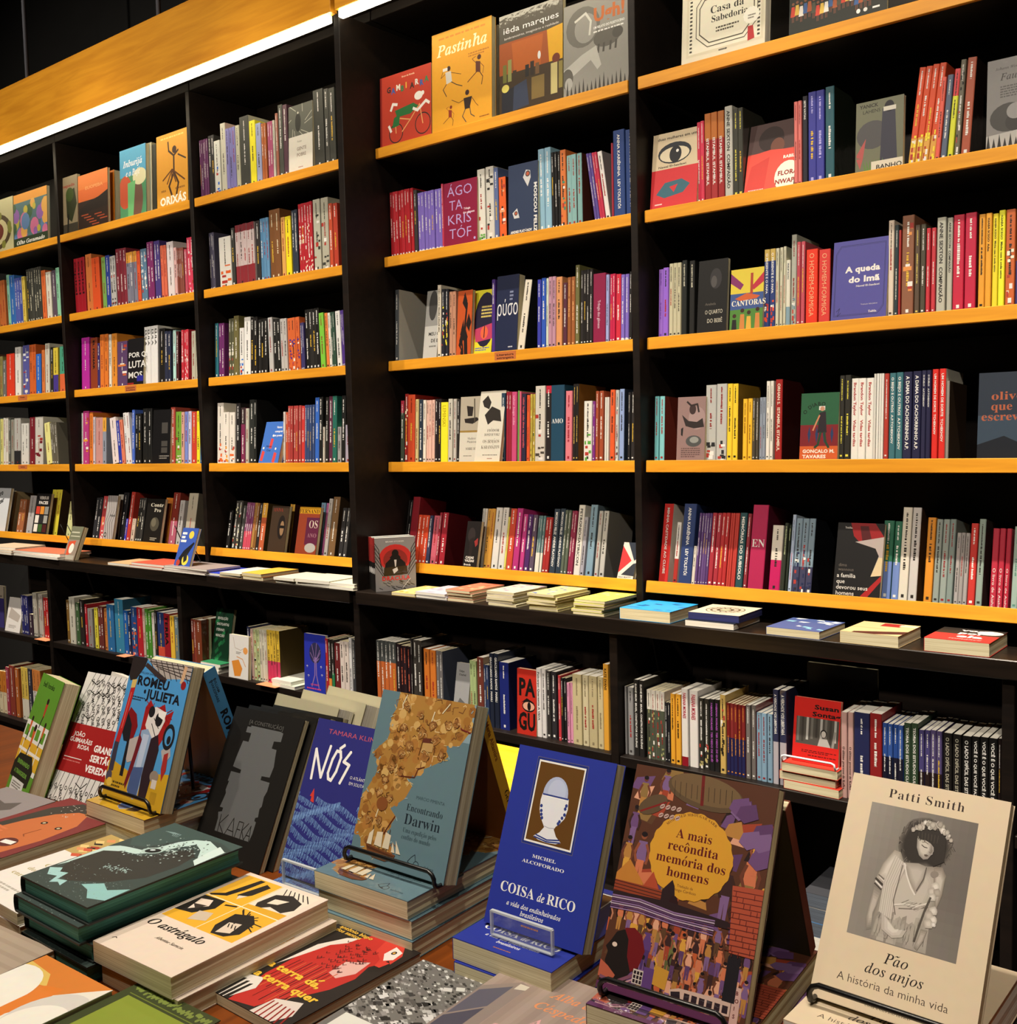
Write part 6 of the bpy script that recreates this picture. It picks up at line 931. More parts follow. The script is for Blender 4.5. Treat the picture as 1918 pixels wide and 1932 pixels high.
# red cover on its stand in the nearest cabinet, with the pile below it
def A_sont(a):
    a.rect(0, 0, 100, 100, 'c41f18'); a.text('Susan', 44, 16, 9.5, '120c0c', 'X', fit=52); a.text('Sontag', 40, 27, 9.5, '120c0c', 'X', fit=60); a.rect(6, 30, 98, 72, '4a463e'); rr = random.Random(6)
    for i in range(9): a.rect(8+i*10, 30, 13+i*10, 60+rr.random()*10, ('6a665c', '3a3630', 'a8a498')[i % 3])
    a.ell(66, 52, 7, 6, '1a1816'); a.ell(66, 53, 5, 5, 'c0b8a8'); a.poly([(54, 72), (58, 60), (74, 60), (82, 72)], 'aaa498'); a.line([(90, 48), (86, 72)], 5, '8a857a'); a.rect(6, 72, 98, 74, 'c41f18'); a.marks(20, 80, 96, 85, '5a0e0c', 2); a.marks(34, 87, 96, 90, '5a0e0c', 1)
so = face_out('E', 6, 1140, 1230, S7, (1694, 1030), (2112, 1110), 398, 'bright red cover with black title and grey portrait, on a pile', 'c41f18', A_sont, 8, .012, sb=.03, zoff=.067)
def A_verd(a): a.rect(0, 0, 100, 100, '080808'); [a.text(s, 50, 30+i*20, 12, '1e1c1a', 'l', 'c', fit=f) for i, (s, f) in enumerate((('A', 6), ('VERDADE', 66), ('VOS', 30), ('LIBERTARÁ', 80)))]
face_out('E', 6, 1140, 1230, S7, (1830, 760), (2460, 860), 90, 'black cover with faint capitals behind the red portrait cover', '0d0c0c', A_verd, 1, sb=.24)
# small piles lying in the cabinets
def pile(X, Y, Zb, yaw, items, group, rr=random.Random(2)):
    """books lying on each other, from the bottom up: (label, W, H, T, colour, art, options)"""
    z = Zb
    for i, (label, W, H, T, col, art, k) in enumerate(items):
        k = dict(k); dx, dy, dyaw = k.pop('off', (rr.uniform(-.006, .006), rr.uniform(-.004, .004), rr.uniform(-2, 2))); nm = k.pop('name', 'flat_book')
        o = book(nm, label, 'book', W, H, T, col, art, group, **k); z += T+.0006
        lie_at(o, X+dx, Y+dy, z, yaw+dyaw)
    return z
xs = on_shelf(1140+1640/S7, 2.385, -.865)
pile(xs, 2.357, -.865, 0, [(('lowest', 'middle', 'uppermost')[i]+' red-covered book of the flat pile under the red portrait cover', .14, .21, .0215, 'c83a28', None, {'seed': i}) for i in range(3)], 'flat pile under the red cover')
q = MB(); P = [(xs+.004, 2.376, -.7985), (xs+.004, 2.358, -.7985), (xs+.004, 2.352, -.79), (xs+.005, 2.352, -.784), (xs+.012, 2.352, -.7815), (xs+.128, 2.352, -.7815), (xs+.135, 2.352, -.784), (xs+.136, 2.352, -.79), (xs+.136, 2.358, -.7985), (xs+.136, 2.376, -.7985)]
q.tube([(x, y, z+CAMZ+.0015) for x, y, z in P], .0025, 8); o = q.build('book_easel', M_WWIRE, smooth=True); tag(o, 'white wire book stand lip in front of the red portrait cover', 'book stand')
xs = on_shelf(360+105/4.36, 2.38, -.865)
pile(xs, 2.36, -.865, 0, [(ORD[i+1]+' white-edged flat book, counted upwards, under the green leafy cover', .125, .15, .0115, '2a7a4a' if i == 2 else 'd8d4c0', None, {'page': M_PAGEW}) for i in range(3)], 'flat pile under the green cover')
xs = on_shelf(360+715/4.36, 2.38, -.865)
pile(xs, 2.357, -.865, 0, [('lower small flat book before the brown cover in the cabinet', .13, .16, .012, 'c8ccb0', None, {'page': M_PAGEW}), ('upper small flat book before the brown cover in the cabinet', .11, .15, .012, 'd0ccb8', None, {'page': M_PAGEW})], 'small flat books in the cabinet')
def A_band(c1, c2): return lambda a: (a.rect(0, 0, 100, 100, c1), a.rect(10, 20, 90, 60, c2), a.marks(20, 70, 80, 80, '2a2420', 2))
pile(-1.02, 2.36, -1.285, 0, [(('bottom white', 'second white', 'third blue', 'fourth grey', 'topmost dark grey')[i]+' flat album on the bottom cabinet shelf, nearest bay', .28, .30, .034, ('d8d4c8', 'c8c4b8', '3a5a78', '6a6862', '3a3a3c')[i], None, {'page': (M_PAGEW, M_PAGEW, M_PAGEK, M_PAGEK, M_PAGEK)[i]}) for i in range(5)], 'albums on the bottom shelf of the nearest cabinet')
pile(-1.46, 2.36, -1.285, 0, [(('bottom dark', 'second dark', 'third white', 'fourth dark', 'topmost white')[i]+' flat album on the bottom cabinet shelf, behind the blue standing book', .26, .30, .045, ('2a2a2c', '1c1a1a', 'd8d4c8', '26262a', 'dcd8cc')[i], None, {'page': M_PAGEW}) for i in range(5)], 'albums behind the blue standing book')
# paper labels on the shelf edges
def card(row, ox, oy, s, x0, x1, lines, label, zt=-.002, h=.026, y=None):
    z, yy, t, _ = ROWS[row]; yy = (y or yy)-.0012
    X0 = on_shelf(ox+x0/s, yy, z-.015); X1 = on_shelf(ox+x1/s, yy, z-.015); W = X1-X0
    q = MB(); q.box((0, 0, 0), (W, .0008, h), 'c8703a'); a = Art(q, W, h)
    for i, l in enumerate(lines): a.text(l, 50, 48+i*36, 34, '3a1210', 'S', 'c', fit=min(80, 8*len(l)))
    o = q.build('shelf_label', M_MATT); o.location = (X0, yy, z+zt-h+CAMZ); tag(o, label, 'label', 'orange shelf labels')
card(3, 720, 560, S4, 850, 1010, ['Literatura', 'estrangeira'], 'orange paper label with two dark words on the third shelf of the middle bay')
card(3, 0, 560, S4, 942, 1025, ['Literatura', 'brasileira'], 'orange paper label on the third shelf edge, second farthest bay')
card(3, 0, 560, S4, 136, 204, ['Poesia'], 'orange paper label on the third shelf edge, farthest bay')
card(4, 0, 560, S4, 138, 204, ['Contos'], 'orange paper label on the fourth shelf edge, farthest bay')
def flat_card(px0, px1, label):
    X0 = on_shelf(px0, 2.36, -.865); X1 = on_shelf(px1, 2.36, -.865); q = MB(); q.box((0, 0, 0), (X1-X0, .045, .001), 'e08a5a'); a = q.build('shelf_label', M_MATT); a.location = (X0, 2.333, -.8645+CAMZ); tag(a, label, 'label', 'orange shelf labels')
flat_card(230, 246, 'orange paper card lying on the cabinet shelf edge, behind the tall blue standing cover')
flat_card(494, 530, 'orange paper card lying on the cabinet shelf edge, under the pink-footed spines')
flat_card(75, 97, 'orange paper card lying on the farthest cabinet shelf edge')

# ------------------------------------------------------------------ things on the ledge
def on_ledge(px0, px1, n, T, tops, label, d=.15, Y=2.338, page=None, art=None, skew=0, group=None):
    X0 = on_shelf(px0, Y, ZLED); X1 = on_shelf(px1, Y, ZLED); its = []
    for i in range(n):
        c = tops if isinstance(tops, str) else tops[i % len(tops)]
        lb = label if n == 1 else (f"topmost book of the {label}" if i == n-1 else f"{ORD[i+1]} book up, {label}")
        its.append((lb, X1-X0-.004*(i % 2), d, T, c, art if i == n-1 else None, {'page': page or M_PAGE, 'seed': i}))
    return pile(X0, Y+.001, ZLED, skew, its, label if n > 1 else 'flat books on the ledge', random.Random(int(px0)))
def cov(c, c2=None, c3=None, sd=1):
    def f(a):
        rr = random.Random(sd); a.rect(0, 0, 100, 100, c)
        if c2:
            for i in range(14): x, y = rr.random()*90, rr.random()*90; a.poly([(x, y), (x+8+rr.random()*14, y+rr.random()*6), (x+6+rr.random()*10, y+10), (x-2, y+8)], c2 if i % 3 else (c3 or c2))
    return f
on_ledge(1166, 1261, 1, .030, '2f9fd8', 'thick cream-edged book with a bright blue cover lying on the ledge', art=cov('2f9fd8', '2580b8', '1c5a8a', 3))
def A_mand(a): a.rect(0, 0, 100, 100, 'd2c6a8'); [a.ell(50, 50, r, None, c, 24) for r, c in ((36, '4a4030'), (34, 'd2c6a8'), (28, '6a5a44'), (24, 'd2c6a8'), (16, '4a4030'), (10, 'c8b890'))]; [a.line([(50+34*cos(i*pi/8), 50+24*sin(i*pi/8)), (50+14*cos(i*pi/8+.2), 50+10*sin(i*pi/8+.2))], 2, '5a4a38') for i in range(16)]
on_ledge(1292, 1384, 1, .016, '20242e', 'dark flat book wrapped in film under the medallion cover on the ledge', page=M_PAGEW)
X0 = on_shelf(1299, 2.35, ZLED); pile(X0, 2.348, ZLED+.0166, 0, [('cream cover with a round medallion on top of a dark flat book', .14, .14, .018, '242a4c', A_mand, {'page': M_PAGEN})], 'flat books on the ledge')
on_ledge(1446, 1548, 1, .019, '5a6a9a', 'flat book with a busy blue and white pattern on the ledge', art=cov('4a5a8a', 'd8d8d0', '8ac0c8', 5))
def A_creamred(a): a.rect(0, 0, 100, 100, 'd8bc84'); a.rect(40, 4, 74, 30, 'a82a26'); a.rect(70, 8, 100, 20, 'e8d8b0'); a.rect(0, 50, 60, 54, 'c8a46a'); a.poly([(20, 90), (100, 60), (100, 84), (60, 100), (20, 100)], '4a1a18')
on_ledge(1586, 1697, 1, .027, 'd8bc84', 'tan flat book with a red block on its cover on the ledge', art=A_creamred)
def A_porela(a): a.rect(0, 0, 100, 50, '2a241e'); a.ell(80, 24, 20, 16, 'd8d0c0'); a.rect(0, 48, 100, 100, 'c8302a'); a.text('você', 34, 22, 20, 'ece6da', 'X', fit=50); a.text('por', 36, 46, 22, 'ece6da', 'X', fit=40); a.text('ela', 40, 72, 24, 'ece6da', 'X', fit=40); a.text('romance', 34, 88, 11, 'e8b0a0', 'I', fit=50)
on_ledge(1744, 1868, 1, .030, 'c8302a', 'thick flat book with a red and black cover at the ledge end', art=A_porela)
on_ledge(738, 781, 1, .010, 'e8c060', 'thin flat yellow and orange book right of the red and grey standing set', art=cov('e8c878', 'd8902a', 'e8dcb0', 2), d=.16)
on_ledge(783, 842, 2, .009, ['b8b4b4', 'c8c0c4'], 'pair of flat lilac-grey books on the ledge', page=M_PAGEW, art=cov('c8c0c4', 'a8a4b0', 'd8d4d0', 4))
on_ledge(843, 891, 4, .0085, ['c8a080', 'd87858'], 'flat pile topped by an orange cover, near ledge', art=cov('d87858', 'e8b080', 'c05a3a', 6), d=.16)
on_ledge(918, 970, 5, .008, ['d8d0a8', 'c9b8b8'], 'flat pile topped by a lilac and cream cover, near ledge', art=cov('d8ccb0', '9a82a0', 'e8e0c8', 7), d=.16)
on_ledge(994, 1048, 6, .0075, ['d8cc88'], 'flat pile topped by a yellow and blue cover, near ledge', art=cov('e0d68a', '6a7aa0', 'f0e8c0', 8), d=.16)
on_ledge(1081, 1140, 5, .008, ['6a6a4a', 'e0d860'], 'flat pile topped by a lemon yellow cover, near ledge', art=cov('e4dc62', 'd0cc50', 'f0ec9a', 9), d=.16)
on_ledge(373, 415, 1, .010, '2f3fa8', 'thin flat book with a royal blue cover on the far ledge', art=cov('2f3fb0'), page=M_PAGEW, d=.17)
on_ledge(414.5, 455, 2, .009, ['c87a5a', 'd8d0c0'], 'flat pair with reddish edge on the far ledge', d=.17)
on_ledge(455.5, 494, 2, .012, ['6a3a2a', 'e8b440'], 'flat pair topped by a golden cover on the far ledge', d=.17)
on_ledge(517, 557, 2, .010, 'e0d8b8', 'flat white pair nearest the golden cover on the far ledge', page=M_PAGEW, d=.15)
on_ledge(558, 622, 2, .011, 'e0d8b8', 'flat white pair, middle of three, far ledge', page=M_PAGEW, d=.15)
on_ledge(623.5, 671, 2, .010, 'e0d8b8', 'flat white pair against the divider on the far ledge', page=M_PAGEW, d=.15)
on_ledge(203, 244, 1, .011, 'c8a070', 'single thin flat tan book on the far ledge', page=M_PAGEW, d=.15)
on_ledge(245, 307, 2, .010, ['a8604a', 'c0503a'], 'flat pair with a reddish cover on the far ledge', page=M_PAGEW, d=.15)
on_ledge(309, 392, 3, .007, ['9a8a80', 'b0a8a0'], 'flat grey pile under the blue bird cover', page=M_PAGEW, d=.15)
on_ledge(-30, 25, 3, .010, 'c8b090', 'flat tan pile at the photo edge, far ledge', page=M_PAGEW, d=.15)
on_ledge(26, 112, 2, .012, ['d8d0c0', 'c06a4a'], 'flat pair with a rust cover before the olive standing cover', page=M_PAGEW, d=.15)
def led_face(bl, br, tl, ox, oy, s, label, col, art, lean, T, Y=2.36, zoff=0, yaw=0, **k):
    X0 = on_shelf(ox+bl/s, Y, ZLED+zoff); X1 = on_shelf(ox+br/s, Y, ZLED+zoff); a = R(lean); H = rise(Vector((X0, Y, ZLED+zoff)), Vector((0, sin(a), cos(a))), oy+tl/s)
    o = book('display_book', label, 'book', X1-X0, H, T, col, art, 'covers standing on the ledge', **k); return stand_at(o, X0, Y, ZLED+zoff+.0003, yaw, lean)
def A_bird(a): a.rect(0, 0, 100, 100, '34509a'); [a.rect(6, y, x, y+6, 'd8d4c8') for y, x in ((12, 34), (22, 28), (32, 40))]; a.ell(64, 18, 15, None, 'd8b840'); a.poly([(20, 80), (40, 60), (90, 36), (96, 40), (70, 70), (60, 96), (30, 100)], '16161a'); a.ell(62, 84, 20, 14, 'd8c040'); a.poly([(46, 74), (66, 62), (72, 84), (56, 92)], '20201c'); a.ell(22, 92, 12, None, 'a83a2a')
led_face(1428, 1556, 416, 0, 900, 4.36, 'blue cover with a black bird and yellow moon standing on the ledge', '34509a', A_bird, 20, .012, zoff=.0225)
def A_olv(a): a.rect(0, 0, 100, 40, '6a6a52'); a.rect(10, 16, 80, 20, 'b0ac90'); a.rect(10, 28, 90, 31, 'b0ac90'); a.rect(0, 40, 100, 100, '8a7a68'); a.poly([(10, 46), (70, 42), (60, 80), (16, 90)], 'c04a2c'); a.ell(48, 66, 20, 15, 'd8d0bc'); a.rect(10, 86, 90, 98, 'a09884')
led_face(512, 604, 404, 0, 900, 4.36, 'olive and rust cover leaning on a stand on the far ledge', '6a6a52', A_olv, 22, .022, zoff=.0)
for x0, lb in ((618, 'black book stand legs behind the olive cover on the far ledge'), (1580, 'black book stand legs behind the blue bird cover')):
    X = on_shelf(x0/4.36, 2.44, ZLED); q = MB(); zz = ZLED+CAMZ+(.0 if x0 < 1000 else .0225)
    q.tube([(X, 2.41, zz+.15), (X+.01, 2.475, zz+.0035)], .002, 6); q.tube([(X-.06, 2.41, zz+.15), (X-.06, 2.475, zz+.0035)], .002, 6); q.tube([(X-.06, 2.475, zz+.0035), (X+.01, 2.475, zz+.0035)], .002, 6)
    tag(q.build('book_easel', M_WIRE, smooth=True), lb, 'book stand')
def A_drac(a):
    a.rect(0, 0, 100, 100, '8f8a84'); a.ell(50, 38, 40, 25, 'c8302a'); a.ell(50, 42, 30, 20, '8f2a24')
    for sx in (-1, 1):
        for i in range(6): a.line([(50+sx*50, 10+i*8), (50+sx*(40-i), 22+i*9), (50+sx*(38-2*i), 40+i*7)], 1.6, '1c1a18')
    a.poly([(20, 68), (26, 48), (40, 38), (60, 38), (74, 48), (80, 68)], '151210'); a.ell(50, 30, 8.5, 7, '151210'); a.poly([(36, 38), (50, 44), (64, 38), (58, 33), (42, 33)], '151210'); a.poly([(47, 42), (53, 42), (51, 56), (49, 56)], 'd8d0c4'); a.poly([(22, 56), (78, 54), (80, 70), (20, 72)], '3a2c14'); a.poly([(42, 60), (54, 56), (56, 62), (46, 68)], 'e0d8cc')
    a.text('DRACULA', 16, 80, 11, 'd8352c', 'X', fit=70); a.text('BRAM STOKER', 50, 9, 3.4, 'e0d8cc', 'S', 'c', fit=46)
    rr = random.Random(3)
    for i in range(22): x = 8+rr.random()*80; y = 80+rr.random()*16; a.line([(x, y), (x+8, y+3)], 1.3, '1c1a18')
    a.line([(66, 96), (86, 78)], 1.6, 'e0d8cc')
def S_drac(a): a.rect(0, 0, 100, 46, 'a02a26'); a.rect(0, 46, 100, 100, '151210'); a.ell(50, 62, 40, 6, 'd0c8bc'); a.text('DRACULA', 72, 14, 10, '151210', 'X', fit=260, rot=-90)
X0 = on_shelf(709, 2.356, ZLED); H = rise(Vector((X0, 2.356, ZLED)), Vector((0, 0, 1)), 1016)
for i in range(4):
    o = book('hardcover_book', ('red and grey cover with a caped silhouette standing on the ledge by the divider', 'second of the identical red-spined books behind the caped silhouette cover', 'third of the identical red-spined books behind the caped silhouette cover', 'rearmost of the identical red-spined books behind the caped silhouette cover')[i], 'book', .135, H-.002*(i % 2), .0225, '8f8a84', A_drac if i == 0 else None, 'caped silhouette books on the ledge', i == 0, spine='a02a26', spine_art=S_drac, page=M_PAGEW)
    y = 58+i; stand_at(o, X0-.0233*i*sin(R(58)), 2.356+.0233*i*cos(R(58)), ZLED+.0006, y, 0)
# ------------------------------------------------------------------ covers of the big books on the table
def mix2(c0, c1, t): return ''.join('%02x' % round(int(c0[j:j+2], 16)*(1-t)+int(c1[j:j+2], 16)*t) for j in (0, 2, 4))
def A_patti(a):
    rr = random.Random(5)
    a.rect(0, 0, 100, 100, 'dcc6a2'); a.text('Patti Smith', 50, 8.2, 6.0, '2c1a16', 'R', 'c', fit=49)
    for t, x, y, sz, f, w in (('Pão', 49.5, 78.2, 6.4, 'i', 15), ('dos anjos', 49.4, 83.8, 6.2, 'i', 36), ('A história da minha vida', 49, 89.8, 4.8, 'l', 68)): a.text(t, x, y, sz, '1c1210' if f == 'i' else '4a3a30', f, 'c', fit=w)
    a.rect(34.7, 93.9, 63, 94.4, '1c1412'); a.text('COMPANHIA DAS LETRAS', 49, 97, 2.2, '1c1412', 'r', 'c', fit=28); a.k = 3
    # backdrop: lighter at the upper left and the foot, darker to the right
    for i in range(13):
        for j in range(12):
            x0, y0 = 15.8+i*67.4/13, 11.7+j*58.5/12; u, v = i/12, j/11; t = .5+.35*u-.35*(1-u)*(1-v)-.45*max(0, v-.6)+.15*math.exp(-((u-.75)**2+(v-.35)**2)*8)
            a.k = 3; a.rect(x0, y0, x0+67.4/13+.02, y0+58.5/12+.02, mix2('9c9384', '675f55', max(0, min(1, t))))
    a.k = 5; hair = [(44, 15.6), (49, 14.2), (54, 13.6), (60, 14.6), (65, 17), (69, 20), (70.5, 25), (69.4, 30), (66, 33.6), (61, 35.4), (57, 34.4), (52.5, 35.2), (47, 36.2), (43, 35.4), (40, 33.2), (37.6, 29), (37.4, 25), (39.6, 20), (41.4, 17.4)]
    a.soft(hair, '6a6156', '2b241e', 8, (54, 26), .22)
    for i in range(80):
        t = rr.random()*2*pi; x, y = 54+(14+3*rr.random())*cos(t), 25+(9.5+1.6*rr.random())*sin(t); a.k = 14+i % 6; a.line([(x, y), (x+rr.uniform(-2, 2), y+rr.uniform(.5, 2.6))], .35, ('3a322a', '544b41', '2b241e', '71685c')[i % 4])
    a.k = 20; body = [(36, 30.6), (40, 31), (43, 35), (50, 35), (56.5, 34.6), (62, 33.8), (66.4, 33.4), (69.4, 36.6), (69, 43), (66.4, 50), (66, 56), (64, 62), (60, 69.6), (50, 70), (40, 69.6), (33, 66), (30.6, 61), (31.4, 53), (33, 47), (27.2, 45.4), (30.4, 37)]
    a.soft(body, '8f8575', 'bfb4a2', 8, (46, 48), .4)
    for i in range(16):                                        # hem of the dress fading into the backdrop
        x = 32+i*2; a.k = 30+i % 3; a.soft([(x, 56+rr.random()*5), (x+2.6, 56+rr.random()*5), (x+3.2, 69.8), (x-1.4, 69.8)], mix2('b4a998', '8a8172', rr.random()), 'a89e8d', 3, None, .5)
    a.k = 40; a.soft([(36, 30.8), (39.6, 31.2), (42, 36), (39, 41), (34, 46.2), (27.6, 45), (30.6, 37.6)], 'a69b8a', 'd3c8b6', 6)
    a.soft([(27.4, 47.2), (32.6, 48.4), (31.6, 55), (29.8, 60), (30.4, 66), (27.4, 67), (25.8, 62.5), (26.2, 56)], '82796b', 'b9ae9c', 6)
    a.line([(27.6, 44.6), (32.4, 46.6)], 1.3, '3f372e'); a.line([(27.8, 45.8), (32.2, 47.8)], 1.0, 'e2d8c8'); a.line([(27.4, 46.8), (32, 48.8)], .8, '3f372e'); a.line([(29, 42.8), (34, 44.6)], .8, '6f6658'); a.line([(29.6, 43.6), (33.6, 45.4)], .6, 'd8cdbb')
    a.soft([(43.6, 35), (52, 34), (58, 34.8), (57, 41), (53.4, 47), (48, 42)], '9d9282', 'bdb2a1', 6)
    a.soft([(61.6, 34), (66.6, 33.4), (69.4, 36.8), (69, 45), (66.8, 52), (63.6, 44)], '887c6c', 'c4b8a8', 6); a.ell(62.6, 37, 2.6, 1.4, '8a8071', 12, -20)
    for i in range(20):
        t = i/19; a.k = 66+i % 5; x = 34+t*8; a.line([(x+3, 33+t*3), (x-1, 45+t*2), (x-.5, 58+2*t)], .5, ('cdc2b0', 'b0a594', 'c8bdab')[i % 3])
    a.k = 74; a.line([(43.6, 35.4), (46, 40), (50, 45), (53, 47.4)], .9, 'ded4c3'); a.line([(57.2, 35), (56.6, 40), (53.6, 45.6)], .7, '5e554a'); a.line([(42.6, 36.4), (41.8, 44), (40.8, 52), (43.4, 57.4)], .6, '6d6457'); a.line([(42, 53.6), (48, 52.2), (55, 52), (62, 49.4)], 1, 'd9cfbd'); a.line([(45, 54.6), (55, 53), (62, 51)], .5, '7d7365')
    for i in range(10): a.k = 84+i % 3; a.line([(46+i, 52+i*.2), (50+i*1.3, 50+(i*7 % 3)*.4)], .35, ('9c9181', 'd0c5b3')[i % 2])
    a.k = 90
    for x, y, r, c in ((64.6, 42, 2.6, 'ded4c3'), (62.8, 44.4, 2.4, 'cbc0ae'), (66, 44.2, 2.2, 'b1a695'), (63.6, 46.6, 2.2, 'd5cab8'), (65.6, 52, 2.4, 'd9cfbd'), (63.6, 54.4, 2.6, 'c4b9a7'), (66.4, 55.6, 2.2, 'e2d8c8'), (64, 57.6, 2.6, 'd1c6b4'), (67, 57.4, 1.4, 'e6ddce')): a.soft([(x+r*cos(i*.7)*(1+.2*(i % 2)), y+.72*r*sin(i*.7)*(1+.2*(i % 2))) for i in range(9)], mix2(c, '7d7365', .35), c, 3)
    a.line([(62.6, 47), (60.4, 53), (58.6, 60), (57.4, 66)], 1.2, '50483e'); a.soft([(60.2, 60.4), (64, 60.4), (62.8, 65), (60, 69.4), (57.8, 68.4)], '8f8575', 'b5aa99', 4); a.soft([(35, 58), (40, 60.4), (46, 64), (52, 62.6), (50, 66), (44, 67.4), (37, 65)], 'b9ae9d', 'd6cbba', 3)
    # face turned down to the right, fringe over the brow
    a.k = 120; a.soft([(48.4, 22.6), (52, 21.6), (57, 22.4), (59.4, 25.2), (59.8, 27.6), (58.6, 29.4), (57, 31.4), (54.4, 32), (51.4, 30.6), (49.2, 27.4)], '90867a', 'c9beac', 7, (53, 27), .5)
    a.soft([(57, 26), (59.6, 26.6), (59.4, 29), (57.4, 30)], 'a0968a', '887e70', 3); a.poly([(47.6, 21.4), (53, 19), (60, 20.6), (62, 25.6), (59.6, 26), (57, 24.4), (53.6, 23.6), (50.4, 23.8)], '2b241e'); a.poly([(58.6, 21), (66, 21), (67, 31), (61, 34), (59, 31.6), (60.6, 27.6)], '2b241e')
    for i in range(14): a.k = 134+i % 3; a.line([(48+i, 20.6), (48.6+i*.95, 23.4+(i % 3)*.4)], .5, ('2b241e', '40382f')[i % 2])
    a.k = 138; a.line([(52, 25.9), (53.6, 26.6), (55.6, 26.7)], .5, '3a322a'); a.line([(52, 24.7), (54, 24.4), (55.8, 25)], .4, '6f6658'); a.line([(57.6, 25.4), (58.9, 27.6), (57.8, 28.5), (57, 28.2)], .45, '7d7365'); a.poly([(54.4, 29.7), (56, 29.5), (57.2, 29.9), (56, 30.5), (54.8, 30.4)], '5e5044')
    for i in range(34):
        t = i/33; x = 45+23.6*t+rr.uniform(-.6, .6); y = 22-5.6*sin(pi*min(1, t*.95+.05)*.92)+rr.uniform(-1.5, 1.3); r = rr.uniform(1, 2.1); c = ('d3c8b6', 'bcb19f', 'e2d8c8', 'a69b8b')[i % 4]; a.k = 146+(i % 6)*3; a.soft([(x+r*cos(j*1.05+i), y+.7*r*sin(j*1.05+i)*(1+.25*(j % 2))) for j in range(6)], mix2(c, '5e554a', .4), c, 3, None, .45)
def A_recond(a):
    rr = random.Random(12); a.rect(0, 0, 100, 100, '54301f')
    CS = ['b8562e', '6a4870', 'd0963a', '9a3e28', '5a3a5e', '8a6a3a', '3a2220', 'c8704a', '7a5a80', '5a3c26', 'b07a3a', '2a1a18', 'd89a78']
    cnt = [0]
    def person(x, y, s, c1, c2, sk):
        cnt[0] += 1; a.k = 22+(cnt[0] % 5)*10
        a.poly([(x-2.2*s, y), (x+2.2*s, y), (x+2.6*s, y+6*s), (x+1.6*s, y+7*s), (x-1.6*s, y+7*s), (x-2.6*s, y+6*s)], c1); a.poly([(x-2*s, y+6*s), (x+2*s, y+6*s), (x+1.6*s, y+13*s), (x+.2*s, y+13*s), (x, y+8*s), (x-.4*s, y+13*s), (x-1.8*s, y+13*s)], c2)
        a.line([(x-2*s, y+1*s), (x-3.6*s, y+4*s), (x-2.2*s, y+6.5*s)], 1.3*s, sk); a.line([(x+2*s, y+1*s), (x+3.8*s, y+3.6*s), (x+3*s, y+6.8*s)], 1.3*s, sk); a.ell(x, y-1.6*s, 1.5*s, None, sk, 10); a.ell(x, y-2.2*s, 1.6*s, .9*s, '1c1214', 8)
    SK = ('3a221c', '2a1816', '8a4a30', '6a3826', 'b87858')
    k0 = a.k
    for i in range(60): x, y = rr.random()*100, rr.random()*100; a.poly([(x, y), (x+6+8*rr.random(), y-2), (x+10*rr.random()+4, y+6), (x-3, y+5)], CS[rr.randrange(13)]); a.k = k0+i % 12
    a.k = k0+14
    for x, y, s in ((9, 8, 1.1), (24, 3, 1.1), (6, 22, 1.1), (5, 36, 1.1), (15, 34, 1.4), (90, 33, 1.6), (76, 40, 1.5), (84, 50, 1.2), (92, 24, 1.1)): person(x, y, s, CS[rr.randrange(13)], CS[rr.randrange(13)], SK[rr.randrange(5)])
    a.k = 74; a.ell(52, 7.5, 27, 7.5, '5a4630', 24, 6); a.ell(52, 6.4, 25, 6.4, '6e5638', 24, 6); a.line([(49, 0), (51, 13)], 2.2, '6a1a18'); [a.line([(30+i*4, 5-abs(i-5)*.1), (31+i*4, 11)], .4, '3a2c1e') for i in range(11)]; a.ell(17, 17, 11, 4, '5a4630', 18, -30); a.line([(9, 21), (26, 15)], 1.2, '7a1a18')
    for i in range(8): x = 24+(i % 4)*4; y = 17+(i//4)*4; a.ell(x, y, 2, 1, 'b89a8a', 8, -40); a.line([(x-1, y+.4), (x+1, y-.4)], .5, '5a1c1c')
    for i in range(9): x = 70+rr.random()*28; y = 8+rr.random()*22; a.poly([(x, y), (x+10, y-2), (x+13, y+4), (x+4, y+7), (x-2, y+4)], ('6a4870', '5a3a5e', '7a5a80')[i % 3])
    # house, river, wall
    a.poly([(0, 50), (8, 43), (20, 52), (20, 57), (0, 57)], 'b8762e'); a.poly([(18, 56), (26, 46), (34, 56)], 'a8452a'); a.rect(0, 53, 34, 59, '8a3a22'); [a.line([(0, 53.5+i*1.4), (34, 54+i*1.4)], .5, '3a1c16') for i in range(4)]; a.poly([(0, 58), (40, 57), (80, 59), (100, 58), (100, 62), (0, 62)], '2a1a1c')
    for i in range(7): a.line([(0, 60+i*.9), (20, 59.2+i*.9), (45, 61+i*.8), (72, 60+i)], .8, ('8a6a90', 'b098a8', '5a3a5e')[i % 3])
    a.poly([(80, 44), (100, 43), (100, 71), (84, 71)], 'a84a32'); [a.line([(81, 46+i*2.2), (100, 45.4+i*2.2)], .5, '5a201a') for i in range(12)]; [a.line([(83+((i*5) % 16), 46+(i % 12)*2.2), (83+((i*5) % 16), 48+(i % 12)*2.2)], .4, '5a201a') for i in range(24)]
    a.k = 22
    # crowd below
    for row in range(5):
        for i in range(12):
            y = 64+row*6.4+rr.uniform(-1, 1); x = (2 if row % 2 else -2)+i*8.6+rr.uniform(-1.5, 1.5)
            if row > 0 and x < 26 and y > 68: continue
            person(x, y, .82, CS[rr.randrange(13)], CS[rr.randrange(13)], SK[rr.randrange(5)])
